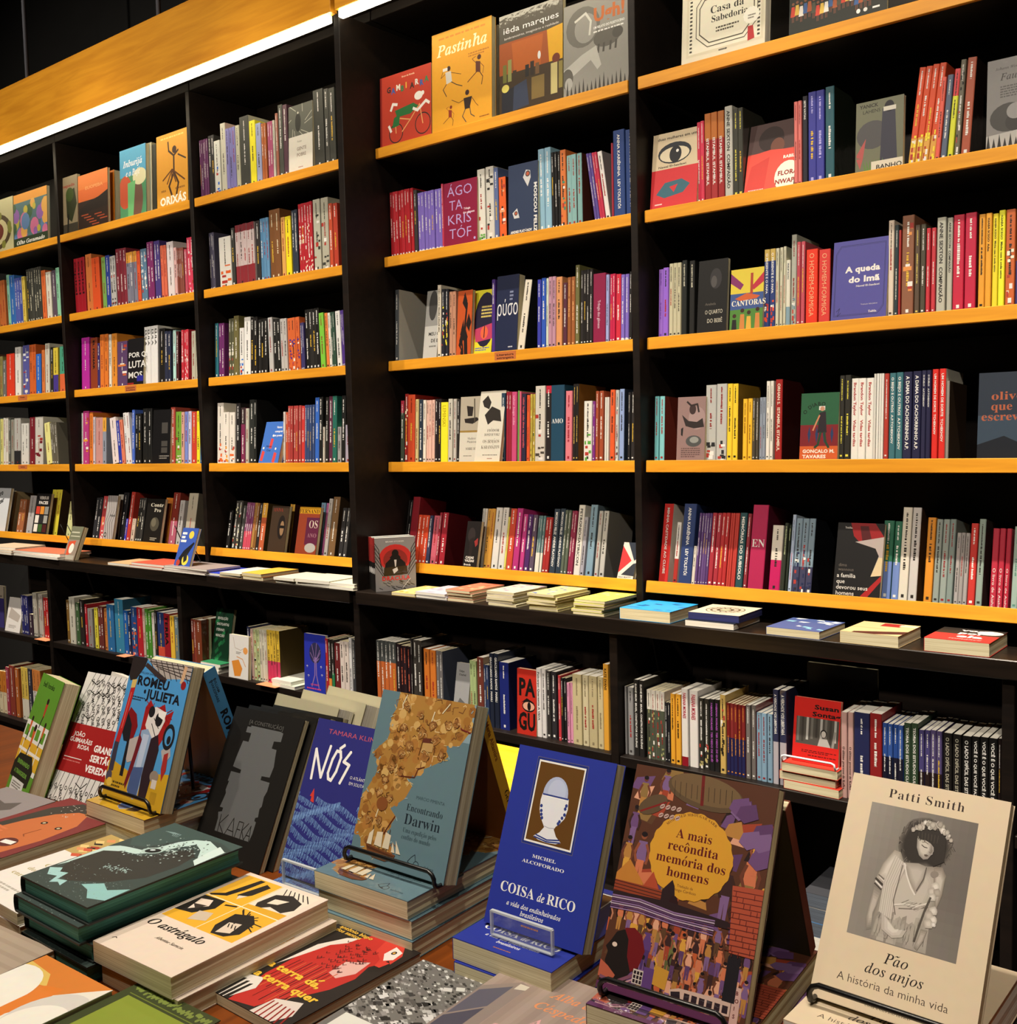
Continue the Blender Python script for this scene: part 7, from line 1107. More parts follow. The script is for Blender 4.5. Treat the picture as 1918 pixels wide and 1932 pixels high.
    a.k = 74; person(88, 54, 1.5, 'c8923a', '5a3a6e', '1c1214'); a.ell(90, 50, 6, 3, '3a1a2a'); person(60, 80, 1.2, 'b85a3a', 'b05a3a', 'b87858'); person(46, 72, 1.1, '6a6a3a', '5a5a34', 'b87858'); person(30, 72, 1.2, '5a3a6e', '4a3060', 'a86848')
    a.k = 76
    # big dark head in a red cap
    a.poly([(8, 75), (14, 73), (22, 73), (26, 78), (26, 86), (20, 92), (22, 100), (0, 100), (2, 94), (6, 92), (3, 88), (4, 84), (2, 82), (5, 79)], '1c1412'); a.poly([(13, 72.6), (20, 71.5), (26, 74), (29.5, 80), (27, 87), (22, 90), (18, 84), (17, 77)], '6a1418'); a.ell(8, 80.5, 1.8, 1, 'd8c0a8'); a.poly([(0, 88), (6, 90), (12, 93), (10, 96), (0, 95)], 'b0583e'); a.line([(2, 95), (12, 96), (24, 91)], 2, '7a4a5a'); a.line([(4, 96.6), (14, 97), (25, 92.4)], 1, 'b88a8a')
    a.rect(24, 88, 31, 94, 'c8b8a8'); [a.rect(24.6+i*2.2, 88.6+j*1.8, 26.2+i*2.2, 90+j*1.8, '22161c') for i in range(3) for j in range(3)]; a.rect(31, 86, 38, 95, '5a3a6e'); a.poly([(38, 84), (48, 85), (47, 93), (38, 92)], 'c08a30'); a.rect(84, 73, 92, 90, '1e1a1e'); a.ell(88, 73, 4, 2, '1e1a1e')
    a.k = 80
    # tram
    a.poly([(50, 92), (56, 90.4), (90, 89.4), (90, 95.4), (52, 97)], 'c8a894'); a.poly([(51, 92.6), (57, 91.6), (58, 95), (52, 95.8)], '241a20'); [a.rect(60+i*5, 91.6, 63.6+i*5, 94.6, '2a1c22') for i in range(6)]; a.rect(0, 97, 92, 100, '5a2a4a'); a.rect(90.4, 83.4, 95.4, 99, 'c8a090'); [a.text(c, 92, 86.4+i*3, 2.2, '5a1c1c', 'S') for i, c in enumerate('BOIS')]
    a.k = 116
    # golden medallion with the title
    q = [(49+(28.6+.5*cos(i*18*2))*cos(i*2*pi/72), 36+(18.9+.35*cos(i*36))*sin(i*2*pi/72)) for i in range(72)]; a.poly(q, 'd0942c')
    for s, x0, x1, y in (('A mais', 37.1, 62.2, 29.2), ('recôndita', 32.4, 67.8, 34.9), ('memória dos', 25.7, 74.2, 40.7), ('homens', 34.7, 64.3, 46.2)): a.text(s, (x0+x1)/2, y, 6.0, '5a1416', 'b', 'c', fit=x1-x0)
    a.curve('MOHAMED MBOUGAR SARR', 49, 36, 24.8, -50, 1.75, '5a2a1a', 'r'); a.text('Tradução de', 49, 50, 1.7, '5a2a1a', 's', 'c', fit=11); a.text('Diogo Cardoso', 49, 51.8, 1.7, '5a2a1a', 's', 'c', fit=16)
    a.poly([(34, 52.6), (40, 47.6), (42, 50), (44, 57), (34, 58)], '2a1a1c'); a.ell(43, 57, 3, 3, '2a1416')
def A_coisa(a):
    a.rect(0, 0, 100, 100, '25328a'); a.rect(22, 4.6, 73.8, 53, '1d2c70'); a.line([(22, 4.6), (73.8, 4.6), (73.8, 53), (22, 53)], .5, '5a5470', True); a.rect(24, 6, 72, 51.6, 'e4dfd2'); a.rect(25.4, 7, 70.6, 50.6, '5e3c12')
    a.ell(46.5, 23.6, 12.6, 10, 'a9b0c4', 28); a.ell(47.5, 22, 9, 7, 'b6bccd', 20)
    a.poly([(33.6, 24), (60.4, 24), (61.4, 30), (60, 35), (56, 38.5), (53, 40.2), (51.5, 42), (55, 45.5), (60.6, 48), (56, 49.4), (46.6, 49.9), (38, 49.4), (32.6, 48), (38, 45.4), (41.6, 42), (39.4, 40), (36, 37), (33.6, 33), (32.8, 28)], 'dcdad6')
    a.poly([(33.6, 24), (60.4, 24), (60.2, 24.9), (34, 24.9)], '2c3a78'); a.poly([(35, 24.9), (58, 24.9), (56, 25.4), (38, 25.4)], 'f0eeea')
    a.line([(35, 47), (46.6, 48.4), (58.4, 47)], 1.2, '2c3a78'); a.line([(33.6, 48.2), (46.6, 49.4), (59.8, 48.2)], 1.2, '2c3a78'); a.line([(41.4, 41.4), (46.6, 41.9), (51.8, 41.4)], .5, '9a98a0')
    for p in ((34.8, 31), (35.6, 33.6), (36.4, 35.6), (37.6, 37.4), (59.4, 28), (58.8, 29.8), (59.2, 33), (57.4, 35), (55.6, 37.2), (54.6, 38.4)): a.ell(p[0], p[1], 1.4, 1, '2c3a78', 8)
    a.k = 4; a.text('MICHEL', 47.6, 59.4, 2.6, 'e8e4d8', 'b', 'c', fit=24); a.text('ALCOFORADO', 47.8, 63, 2.6, 'e8e4d8', 'b', 'c', fit=43)
    a.text('COISA', 9.6, 81, 8.0, 'e8e4d8', 'b', fit=35.4); a.text('de', 48.6, 81, 6.4, 'e8e4d8', 'I', fit=7.4); a.text('RICO', 57.8, 81, 8.0, 'e8e4d8', 'b', fit=28.4)
    a.text('a vida dos endinheirados', 47, 87.4, 3.6, 'e8e4d8', 'I', 'c', fit=55); a.text('brasileiros', 46.8, 91, 3.6, 'e8e4d8', 'I', 'c', fit=23.6); a.marks(38, 95, 56, 96.6, 'a8683a', 1)
def A_darwin(a):
    a.rect(0, 0, 100, 100, '5b7478'); a.rect(92, 0, 100, 22, '7f9498')
    land = [(19.4, 0), (19, 10), (14.6, 15.6), (18, 21), (15.6, 28.8), (2.5, 38.3), (12, 39.8), (11.6, 49), (4.1, 59.7), (0, 66), (1, 78), (3, 85.8), (8, 88), (10, 93), (22.8, 96), (36, 95.6), (43, 94), (40, 86), (34, 80), (41, 71.4), (33.3, 67.4), (46.5, 59.9), (51.2, 52.3), (45.1, 48.7), (57.3, 42), (65.8, 39.1), (78, 34), (82.1, 31.4), (75.6, 25.8), (90.4, 24.7), (99, 15), (97.7, 3.6), (98.4, 0)]
    a.poly(land, 'a07434'); rr = random.Random(7)
    from_poly = lambda x, y: sum(((land[i-1][1] > y) != (land[i][1] > y)) and x < (land[i][0]-land[i-1][0])*(y-land[i-1][1])/(land[i][1]-land[i-1][1])+land[i-1][0] for i in range(len(land))) % 2
    pts = [(rr.random()*100, rr.random()*96) for _ in range(420)]; pts = [p for p in pts if from_poly(*p)]
    k0 = a.k
    for i, (x, y) in enumerate(pts[:150]): a.k = k0+i % 10; a.ell(x, y, rr.uniform(1.5, 5), None, ('b88a48', '96662a', 'a06c30', 'c09a58', '8a5a26')[i % 5], 8, rr.random()*90)
    a.k = k0+12
    for i, (x, y) in enumerate(pts[150:]): 
        t = rr.random()*6.3; L = rr.uniform(2, 7); a.k = k0+12+i % 8; a.line([(x, y), (x+L*cos(t), y+L*.6*sin(t)), (x+L*1.3*cos(t+.6), y+L*.8*sin(t+.6))], rr.uniform(.3, .8), ('5a3416', '6a4020', '7a4a22', 'd0b078')[i % 4])
    a.k = k0+24
    for i in range(44): x, y = land[i % len(land)]; a.line([(x, y), (x+rr.uniform(-4, 4), y+rr.uniform(-2, 2))], .8, ('b89a60', '8aa0a0')[i % 2])
    for p in (((28, 1), (25, 7), (26, 9)), ((74, 2), (68, 8)), ((22, 66), (20, 74)), ((60, 8), (58, 16))): a.line(p, .9, 'd8c8a0')
    a.line([(84, 10), (90, 15), (99, 16)], 1, '6a1c1c'); a.poly([(53, 24), (66, 23), (66, 26), (53, 26.6)], '5a2a1c'); a.poly([(54, 26.6), (65, 26), (65, 31), (54, 31.6)], 'b08a50'); a.line([(53.4, 24), (52, 34)], .7, '5a3416'); a.line([(66, 24), (67, 32)], .7, '5a3416')
    k1 = a.k
    for i, (x, y) in enumerate(((30, 8), (46, 11), (60, 16), (76, 14), (84, 12), (30, 20), (40, 30), (58, 34), (74, 32), (26, 44), (36, 46), (18, 60), (30, 62), (12, 76), (24, 76), (50, 22), (66, 24), (22, 52), (34, 36))):
        a.k = k1; q = [(x+rr.uniform(2.4, 5.5)*cos(j*.9), y+rr.uniform(1.6, 4)*sin(j*.9)) for j in range(7)]; a.soft(q, ('8a5c2c', '9a6a34', '7a4c22')[i % 3], ('a87a40', '8a5a2a', 'b88c50')[i % 3], 3)
        for j in range(5):
            t = rr.random()*6.3; u, v = x+rr.uniform(-3, 3), y+rr.uniform(-2, 2); a.k = k1+6+j; a.line([(u, v), (u+2.2*cos(t), v+1.4*sin(t)), (u+3*cos(t+.8), v+2*sin(t+.8)), (u+3.6*cos(t+1.7), v+2.2*sin(t+1.7))], rr.uniform(.3, .6), ('4a2a12', '5e3818', '6e4420', 'c8a468')[(i+j) % 4])
    a.k = k1+14
    a.line([(38, 48), (52, 47), (54, 42), (60, 40)], .7, '5a2416'); a.line([(40, 71), (36, 76), (32, 82)], .8, '5a2416'); a.ell(24, 66, 6, 4, '7a4620')
    # ship
    a.poly([(15, 90), (48, 92), (46, 95), (38, 97), (24, 96.6), (18, 94)], '6a3c1e'); a.poly([(16, 91), (47, 93), (46, 94), (18, 92.6)], '4a2814'); [a.line([(x, 92), (x, 79)], .6, '4a3420') for x in (20, 30, 38)]
    for q in ([(17, 84), (21, 81), (21, 90), (16, 90)], [(25, 82), (31, 81.4), (32, 90), (24, 89.6)], [(34, 81), (40, 82), (40, 90), (33, 90)], [(43, 85), (47, 91), (43, 91)], [(46, 84), (53, 91), (48, 91)]): a.poly(q, 'cfc0a0')
    a.k = 4; a.text('MARCIO PIMENTA', 57.6, 58.6, 2.7, '20343a', 's', fit=29.4); a.text('Encontrando', 49.8, 66, 5.8, '16222a', 'r', fit=37.6); a.text('Darwin', 49.6, 73.7, 9.0, '16222a', 'r', fit=37.6); a.text('Uma expedição pelos', 50.4, 78.2, 3.9, '1c2c34', 'r', fit=35); a.text('confins do mundo', 50.2, 82, 3.9, '1c2c34', 'r', fit=30)
    a.line([(66+3*cos(i)*(1+.6*(i % 2)), 92.6+2.6*sin(i)*(1+.6*(i % 2))) for i in range(9)], .6, '16222a', True); a.ell(70, 94, 3, None, '16222a', 12); a.ell(70, 94, 2.4, None, '5b7478', 12); a.text('solisluna', 75, 94.8, 2.6, '16222a', 's', fit=13)
def A_romeu(a):
    a.rect(0, 0, 100, 100, '4a90c0'); a.poly([(0, 0), (26, 0), (24, 6), (14, 16), (4, 18), (0, 14)], '2a2220'); a.poly([(24, 0), (100, 0), (100, 9), (62, 12), (40, 6)], 'a89c90'); [a.line([(30+i*9, 0), (44+i*9, 12)], 1, '2a2422') for i in range(7)]; [a.line([(30+i*6, 2+i*1.2), (100, 1+i*3)], .9, '3a302c') for i in range(4)]; a.poly([(26, 3), (64, 12), (62, 16), (24, 6)], '3a2c28')
    a.line([(90, 2), (88, 12)], 5, 'c8a078'); a.ell(92, 14, 4, 3, '8a1c1c')
    a.text('WILLIAM SHAKESPEARE', 19, 11.4, 2.2, '1c2a3a', 's', fit=37); a.text('ROMEU', 16.5, 19.4, 9.0, '16161c', 'X', fit=53); a.text('e', 31, 24.6, 5.4, '16161c', 'X'); a.text('JULIETA', 37.5, 27.6, 9.0, '16161c', 'X', fit=54.5); a.marks(8, 27.5, 36, 31, '1c2a3a', 2)
    a.poly([(40, 34), (46, 28), (54, 33), (62, 32), (70, 29), (76, 36), (86, 32), (82, 48), (74, 58), (50, 62), (40, 56)], '9a1c1c'); rr = random.Random(2); [a.line([(40+rr.random()*44, 34+rr.random()*12), (36+rr.random()*52, 28+rr.random()*14)], .8, '8a1418') for _ in range(18)]; a.poly([(10, 46), (16, 36), (28, 40), (34, 48), (30, 60), (14, 58)], '7a1418')
    a.poly([(8, 42), (14, 40), (24, 48), (26, 60), (16, 60), (10, 54)], '1c1c20'); a.poly([(26, 58), (40, 54), (46, 70), (30, 74), (24, 70)], 'b0a49a'); a.poly([(80, 60), (92, 54), (96, 62), (88, 70)], 'a89c94'); a.ell(87, 50, 9, 9, '1c1c20'); a.ell(87, 50, 6, 6, '4a90c0'); a.ell(88, 52, 3, 3, '1c1c20')
    a.poly([(0, 74), (40, 80), (100, 74), (100, 100), (0, 100)], 'c09420'); a.poly([(22, 60), (26, 60), (28, 84), (22, 84)], '1c1a1c')
    a.line([(12, 20), (10, 40), (6, 62)], 7, 'b02424'); a.line([(11, 26), (8, 52)], 1, 'd86a5a'); a.poly([(2, 62), (9, 62), (10, 82), (2, 84)], '3a3440'); a.poly([(8, 17), (16, 16), (15, 22), (8, 23)], 'd0b060'); a.ell(5, 86, 5, 4, '4a4450')
    # embracing couple
    a.poly([(48, 34), (58, 32), (72, 34), (76, 40), (70, 50), (62, 56), (54, 52), (46, 46)], 'd8d0c4'); a.ell(52, 36, 5, 4, '1c1a1c'); a.ell(66, 40, 6, 5, '1c1a1c'); a.poly([(62, 34), (76, 34), (74, 40), (64, 38)], 'e8e0d4'); a.line([(58, 40), (68, 46)], 1, '2a2420'); a.line([(56, 44), (66, 52)], 1, '2a2420')
    a.poly([(42, 50), (52, 48), (62, 54), (60, 70), (58, 94), (52, 97), (42, 94), (39, 90), (42, 70)], '8aa0b8'); a.poly([(46, 52), (56, 52), (54, 74), (46, 80)], 'b0bccb'); a.poly([(40, 76), (58, 74), (57, 94), (48, 96), (40, 92)], '44567e'); a.poly([(60, 54), (70, 50), (76, 60), (72, 94), (60, 96), (58, 80)], '2a1c22'); a.poly([(40, 52), (46, 56), (42, 76), (36, 92), (33, 88), (38, 66)], '6a1a22')
    a.poly([(86, 62), (92, 60), (94, 72), (90, 80), (86, 72)], '9a2a26'); a.ell(78, 78, 7, 4, '8a7a6a'); a.rect(76, 80, 84, 86, 'c8bcae'); a.rect(78, 88, 88, 96, 'a8801c'); a.marks(4, 88, 34, 93, '4a3a14', 2); a.ell(8, 90, 5, 3, 'd8b040')
def A_kafka(a):
    a.rect(0, 0, 100, 100, '151310')
    L = [(30, 11), (30, 12), (25, 12), (25, 16), (33, 16), (33, 22), (25, 22), (24, 27), (22.5, 34), (22, 40), (35, 41), (35, 43.4), (21.5, 43.4), (21, 50), (23, 50), (22, 56), (24, 58), (23, 62), (21.5, 67.6), (26.5, 67.6), (26.5, 70), (21.6, 71), (24, 75), (24.6, 83)]
    Rr = [(75, 83.4), (76.6, 78), (76.7, 70.5), (74, 70), (74, 68), (77.3, 67.2), (76, 62), (78, 60), (77, 54), (79, 50), (78.8, 44.4), (65.6, 44.2), (65.6, 41.6), (76.7, 41.2), (78, 34), (76, 28), (74.7, 23), (67.7, 22.8), (67.7, 18), (77.2, 17.4), (77, 11.6), (72.8, 11)]
    a.poly(L+Rr, '5b5b58'); a.text('[A CONSTRUÇÃO]', 25.4, 9.8, 3.8, '5a5852', 'l', fit=49.6)
    for q in ([(27, 72), (29, 84)], [(37, 71), (28, 78), (39, 84.4)], [(39, 84), (46, 72), (52, 84.4)], [(42, 80), (50, 80.4)], [(54, 84), (54.6, 73), (60, 73)], [(54.4, 78), (59, 78)], [(61, 73), (62, 84)], [(68, 72.6), (61.6, 78), (68, 84)], [(67, 84), (72, 73.6), (74.6, 83)], [(68.6, 80), (73.6, 80)]): a.line(q, .9, '151310')
def A_nos(a):
    a.rect(0, 0, 100, 100, '2a2a6c'); a.text('TAMARA KLINK', 20, 8.6, 4.4, 'c05058', 'l', fit=78)
    for q in ([(11.7, 38.6), (8.6, 20), (25.5, 36.6), (29, 16.4)], [(40, 18.4), (36.4, 24), (34.6, 33), (37, 36.4), (41.6, 37), (46, 31), (48, 22), (45.6, 18.4), (40, 18.4)], [(44, 16.4), (49, 14)], [(60.5, 17.4), (53.6, 24), (62.6, 25.4), (55.4, 37.2)]):
        a.line(q, 3.4, 'ece6da'); [a.ell(x, y, 1.7, None, 'ece6da', 10) for x, y in q]
    a.text('O ATLÂNTICO', 68, 33.4, 2.8, 'e4ded2', 'l', fit=30); a.text('EM SOLITÁRIO', 68.4, 37, 2.8, 'e4ded2', 'l', fit=30); a.poly([(20.6, 44.2), (16.9, 49.4), (19.6, 49.6), (19.4, 52.4), (25, 53)], 'c8382c')
    rr = random.Random(3)
    for w in range(15):
        y0 = 47.5+w*3.7; k0 = a.k
        for i in range(74):
            x = i*1.38+rr.uniform(-.4, .4); y = y0+2.6*sin(x*.085+w*1.15+3.6)+2.2*sin(x*.031+w*.6+1.2); a.k = k0+i % 3; h = rr.uniform(2.2, 4.4)
            if y < 44.5+5*abs(sin(x*.05+.9)): continue
            a.line([(x+.5, y), (x-.35, y+h)], .62, ('6a8ab8', '5a78a8', '7a9ac4')[i % 3])
            if i % 5 == 0: a.line([(x+.5, y), (x+1.2, y+.5), (x+1, y+1.4)], .5, '6a8ab8')
        a.k = k0+3
def A_sertao(a):
    a.rect(0, 0, 100, 100, 'd8d2c6'); rr = random.Random(9); W = 'NONADA TIROS QUE O SENHOR OUVIU FORAM DE BRIGA DE HOMEM NAO DEUS ESTEJA'.split()
    for c in range(13):
        x = -10+c*9.6; a.line([(x-6, 102), (x+6, 60), (x+12, 30), (x+26, -2)], .8, '1c1a18')
        for j in range(11):
            y = 2+j*9.2
            if 36 < y < 79: continue
            t = y/100; xx = x+24-28*t; a.text(rr.choice(W)[:3], xx-1, y+4, 4.2, '1c1a18', 'S', rot=-62 if c % 2 else -55)
    for j in range(9): y = rr.choice((6, 14, 24, 33, 84, 92)); x = rr.random()*90; a.line([(x, y), (x+12, y+3), (x+20, y-2)], .8, '1c1a18')
    a.rect(0, 40.6, 100, 78, '9a1a1a'); a.text('JOÃO', 14, 50, 4.6, 'e4dcd0', 'S', fit=20); a.text('GUIMARÃES', 9, 54.6, 4.6, 'e4dcd0', 'S', fit=42); a.text('ROSA', 27, 59, 4.6, 'e4dcd0', 'S', fit=22)
    a.text('GRANDE', 57, 58.4, 7, 'ece4d8', 'X', fit=40); a.text('SERTÃO:', 56, 66, 7, 'ece4d8', 'X', fit=42); a.text('VEREDAS', 53, 74, 7, 'ece4d8', 'X', fit=45); a.rect(9, 66.4, 42, 67, 'e0d8cc'); a.marks(9, 68.4, 42, 70, 'c87068', 1)
def A_bell(a):
    a.rect(0, 0, 100, 100, '5d8f2c'); a.text('bell hooks', 17, 10, 6.4, '16240c', 'S', fit=52); a.rect(0, 40, 100, 44, 'e0dccc'); [a.rect(4+i*24, 44, 20+i*24, 53, '5d8f2c') for i in range(4)]; [a.rect(i*24-3, 44, i*24+4, 53, 'e0dccc') for i in range(5)]; a.rect(0, 53, 100, 57, 'e0dccc'); a.rect(0, 56, 100, 76, 'd8a82e'); a.rect(0, 63, 100, 65.5, 'e8e0cc'); [a.rect(10+i*34, 57, 13+i*34, 76, 'e0dccc') for i in range(3)]; a.rect(0, 76, 100, 80, 'e0dccc')
    for x, y, s in ((60, 22, 1.2), (20, 40, 1), (44, 46, 1.4), (80, 40, 1)): a.poly([(x-4*s, y), (x+4*s, y), (x+2*s, y+10*s), (x-2*s, y+10*s)], ('b0402a', '8a2a2a', 'c85a2a')[int(x) % 3]); a.line([(x, y+9*s), (x-4*s, y+17*s)], 3, '1c1a18'); a.ell(x, y-2, 4*s, None, '2a1a14', 10)
    a.poly([(14, 68), (70, 66), (88, 76), (84, 90), (60, 92), (0, 88), (0, 76)], '20241a'); a.text('ENSINANDO', 14, 76, 4.8, '6a9a3a', 'X', fit=56); a.text('A TRANSGREDIR', 12, 84, 4.8, '6a9a3a', 'X', fit=60); a.rect(14, 88, 70, 98, 'd8d4c8'); a.marks(20, 90, 60, 96, '6a665c', 3)
def A_whale(a):
    a.rect(0, 0, 100, 100, '39453f'); rr = random.Random(4)
    a.poly([(0, 30), (14, 38), (30, 34), (42, 16), (60, 6), (78, 4), (100, 8), (100, 0), (0, 0)], '3f5049'); a.poly([(0, 56), (-2, 48), (8, 42), (18, 40), (34, 38), (40, 30), (44, 18), (52, 10), (66, 6), (84, 10), (92, 18), (88, 26), (76, 18), (62, 14), (54, 24), (48, 36), (36, 44), (20, 46), (10, 54), (8, 66), (2, 80)], 'b9cfc2'); a.poly([(6, 52), (22, 46), (38, 46), (50, 40), (60, 26), (70, 20), (84, 26), (90, 40), (88, 60), (70, 76), (40, 88), (14, 86), (4, 72)], '34332c')
    for i in range(230):
        t = rr.random(); x = 40+rr.gauss(0, 1)*10+t*28; y = 42-t*24+rr.gauss(0, 5); a.k = 12+i % 5; a.ell(x, y, rr.uniform(.4, 1.2), None, ('8a9a90', 'b8c8bc', '20221e')[i % 3], 7)
    a.k = 18; a.ell(42, 35, 10, 4.4, 'a8bcb0', 20, -28); a.ell(42.6, 35, 7.4, 3.2, '1c1e1a', 18, -28); a.ell(41, 34.4, 2.6, 1, 'd8e4da', 10, -28)
    for i in range(60): a.k = 22+i % 4; x = 36+rr.random()*30; a.ell(x, 66-(x-36)*.2+rr.gauss(0, 2), rr.uniform(.4, 1), None, '9ab0a6', 6)
    a.k = 27; a.poly([(2, 84), (12, 80), (18, 84), (26, 82), (30, 90), (40, 88), (44, 94), (36, 92), (30, 95), (24, 88), (14, 90)], '9cc4bc'); a.poly([(56, 86), (70, 78), (84, 82), (98, 74), (100, 90), (84, 94), (70, 88)], '8ab8b0'); a.poly([(84, 8), (98, 12), (100, 34), (90, 30), (86, 18)], 'c8d8cc')
    for i in range(120): a.k = 30+i % 4; a.ell(rr.random()*100, 70+rr.random()*30, rr.uniform(.2, .6), None, '8a988e', 6)
    [a.line([(12+i*3, 12), (22+i*3, 10), (26+i*2, 14)], .8, '7a9088') for i in range(4)]
def A_astr(a):
    a.rect(0, 0, 100, 100, 'e0ccb4'); a.rect(4.6, 3, 94, 62, 'e2a82c'); a.rect(48.6, 3, 49.4, 62, 'f0e0b8'); a.rect(4.6, 32, 94, 32.8, 'f0e0b8')
    a.poly([(22, 4), (28, 4), (26, 18), (22, 28), (8, 32), (5, 31), (16, 26)], '221d18'); a.poly([(34, 6), (42, 8), (40, 20), (34, 26), (28, 24)], '221d18'); a.poly([(30, 24), (38, 22), (34, 28)], 'd8c8b0')
    a.rect(50, 3, 94, 32, 'e4d2b8'); a.poly([(56, 12), (70, 8), (88, 12), (92, 20), (86, 26), (70, 24), (60, 30), (54, 24)], '2a241e'); a.poly([(62, 16), (76, 14), (72, 20), (62, 22)], 'e4d2b8'); a.poly([(50, 28), (70, 27), (94, 26), (94, 32), (50, 32)], 'd8a028'); [a.line([(56+i*5, 4), (62+i*6, 10)], 1, '2a241e') for i in range(6)]
    a.poly([(4.6, 34), (30, 33), (34, 42), (24, 52), (4.6, 54)], '221d18'); a.poly([(8, 38), (20, 36), (26, 42), (14, 50)], 'e0ccb4'); a.poly([(10, 44), (24, 42), (20, 48)], '3a3028'); a.poly([(26, 48), (40, 46), (46, 54), (30, 58)], 'c8b498'); a.line([(36, 36), (46, 34)], 2.4, '221d18')
    a.poly([(56, 40), (72, 36), (84, 42), (88, 54), (80, 60), (66, 61), (58, 54)], '221d18'); a.poly([(64, 48), (76, 46), (80, 56), (68, 59)], 'd8c4a8'); rr = random.Random(2); [a.line([(70, 42), (54+rr.random()*40, 33.6+rr.random()*16)], 1.2, '221d18') for _ in range(16)]; [a.line([(66+i*4, 49), (70+i*4, 52)], 1, '221d18') for i in range(3)]
    a.text('O astrágalo', 42, 72.4, 8.6, '1c1612', 'I', 'c', fit=70); a.text('Albertine Sarrazin', 54, 80.6, 3.2, '5a4a3e', 'i', 'c', fit=34); a.line([(8, 92.4), (10, 91), (12, 91.6)], .7, '3a2a20')
def A_terra(a):
    a.rect(0, 0, 100, 100, '221c18'); rr = random.Random(3)
    a.poly([(44, 2), (62, 0), (80, 2), (88, 8), (90, 20), (82, 30), (88, 44), (84, 60), (74, 74), (62, 84), (56, 96), (30, 100), (26, 86), (20, 70), (18, 40), (26, 22), (36, 12)], 'b82a22'); a.poly([(60, 2), (82, 1), (92, 10), (94, 24), (86, 30), (80, 20), (66, 14)], 'c8382a'); a.poly([(76, 4), (88, 7), (90, 16), (84, 20), (76, 14)], 'e0d4c4'); a.ell(82, 10, 2.4, 2, '1c1814'); a.ell(82, 10, 1.2, 1, 'd8a040'); a.poly([(88, 18), (96, 22), (94, 32), (86, 34), (84, 26)], '1c1814'); a.poly([(84, 20), (92, 20), (90, 27), (84, 27)], 'd03a2c')
    a.poly([(16, 30), (28, 14), (38, 10), (36, 18), (26, 26), (20, 44), (14, 60)], 'dcd0be'); a.poly([(60, 34), (78, 26), (82, 40), (74, 50), (62, 48)], 'd8a89a')
    for i in range(70): a.k = 30+i % 4; x, y = 34+rr.random()*40, 14+rr.random()*30; a.line([(x-2, y), (x, y+1.6), (x+2, y)], .7, '4a1412')
    a.k = 36
    for i in range(12): x = 26+i*4; a.line([(x, 44+rr.random()*6), (x-2+rr.random()*4, 78+rr.random()*14)], .8, ('3a1412', '7a1c18', 'd86a3a')[i % 3])
    a.poly([(4, 78), (26, 74), (34, 84), (26, 100), (4, 100)], 'dcd2c2'); [a.poly([(6+i*6, 80+i), (9+i*6, 79+i), (12+i*5, 100), (8+i*5, 100)], '1c1814') for i in range(4)]; a.poly([(60, 84), (84, 78), (92, 90), (84, 100), (58, 100)], 'd8c8b8'); [a.line([(62+i*5, 86), (64+i*6, 100)], 1.6, '8a1c18') for i in range(6)]
    a.text('antônio bispo', 6.7, 7.6, 4.6, 'e0b040', 'S', fit=42); a.text('dos santos', 6.7, 11.4, 4.6, 'e0b040', 'S', fit=33); a.text('a terra da,', 9.5, 63.8, 8.2, 'e8b838', 'X', fit=66); a.line([(67, 57.6), (70, 55.8)], 2, 'e8b838'); a.text('a terra quer', 12.5, 75, 8.2, 'e8b838', 'X', fit=78)
def A_land(a):
    a.rect(0, 0, 100, 100, '6e6a62'); rr = random.Random(8)
    for i in range(520): a.k = 2+i % 10; x, y = rr.random()*100, rr.random()*62; s = rr.uniform(.3, 1.6)*(1 if y < 30 else 1.7); a.poly([(x-s*2, y), (x, y-s*.7), (x+s*2.2, y+.4), (x+s, y+s*.9)], ('3a3834', '8f8b82', 'b4b0a6', '54504a', '24221f', 'cfcbc0')[rr.randrange(6)])
    a.k = 14; [a.poly([(x, y), (x+8, y-2), (x+12, y+1), (x+4, y+3)], 'c8c4b8') for x, y in ((64, 12), (54, 16), (80, 22))]; a.rect(8, 62, 92, 100, 'd8d4c4'); a.ell(46, 96, 16, 6, 'e8e2c0')
def A_alba(a):
    a.rect(0, 0, 100, 100, '9a8676'); [a.rect(i*10, 0, i*10+6, 100, ('a08c7c', '937f70')[i % 2]) for i in range(10)]; a.poly([(0, 30), (22, 16), (30, 18), (28, 100), (0, 100)], '8a7a6e'); a.poly([(2, 34), (20, 22), (20, 44), (2, 60)], '5a565e'); a.poly([(2, 62), (20, 46), (20, 100), (2, 100)], '4a4650'); a.poly([(22, 18), (30, 18), (30, 22), (22, 24)], 'c8bca6')
    a.text('Alba de', 50, 20, 9, 'd88a5a', 'I', fit=36); a.text('Céspedes', 46, 32, 9, 'd88a5a', 'I', fit=48); a.text('Antes', 56, 46, 10, 'd8a09a', 'b', fit=32); a.text('e depois', 36, 58, 10, 'd8a09a', 'b', fit=52)
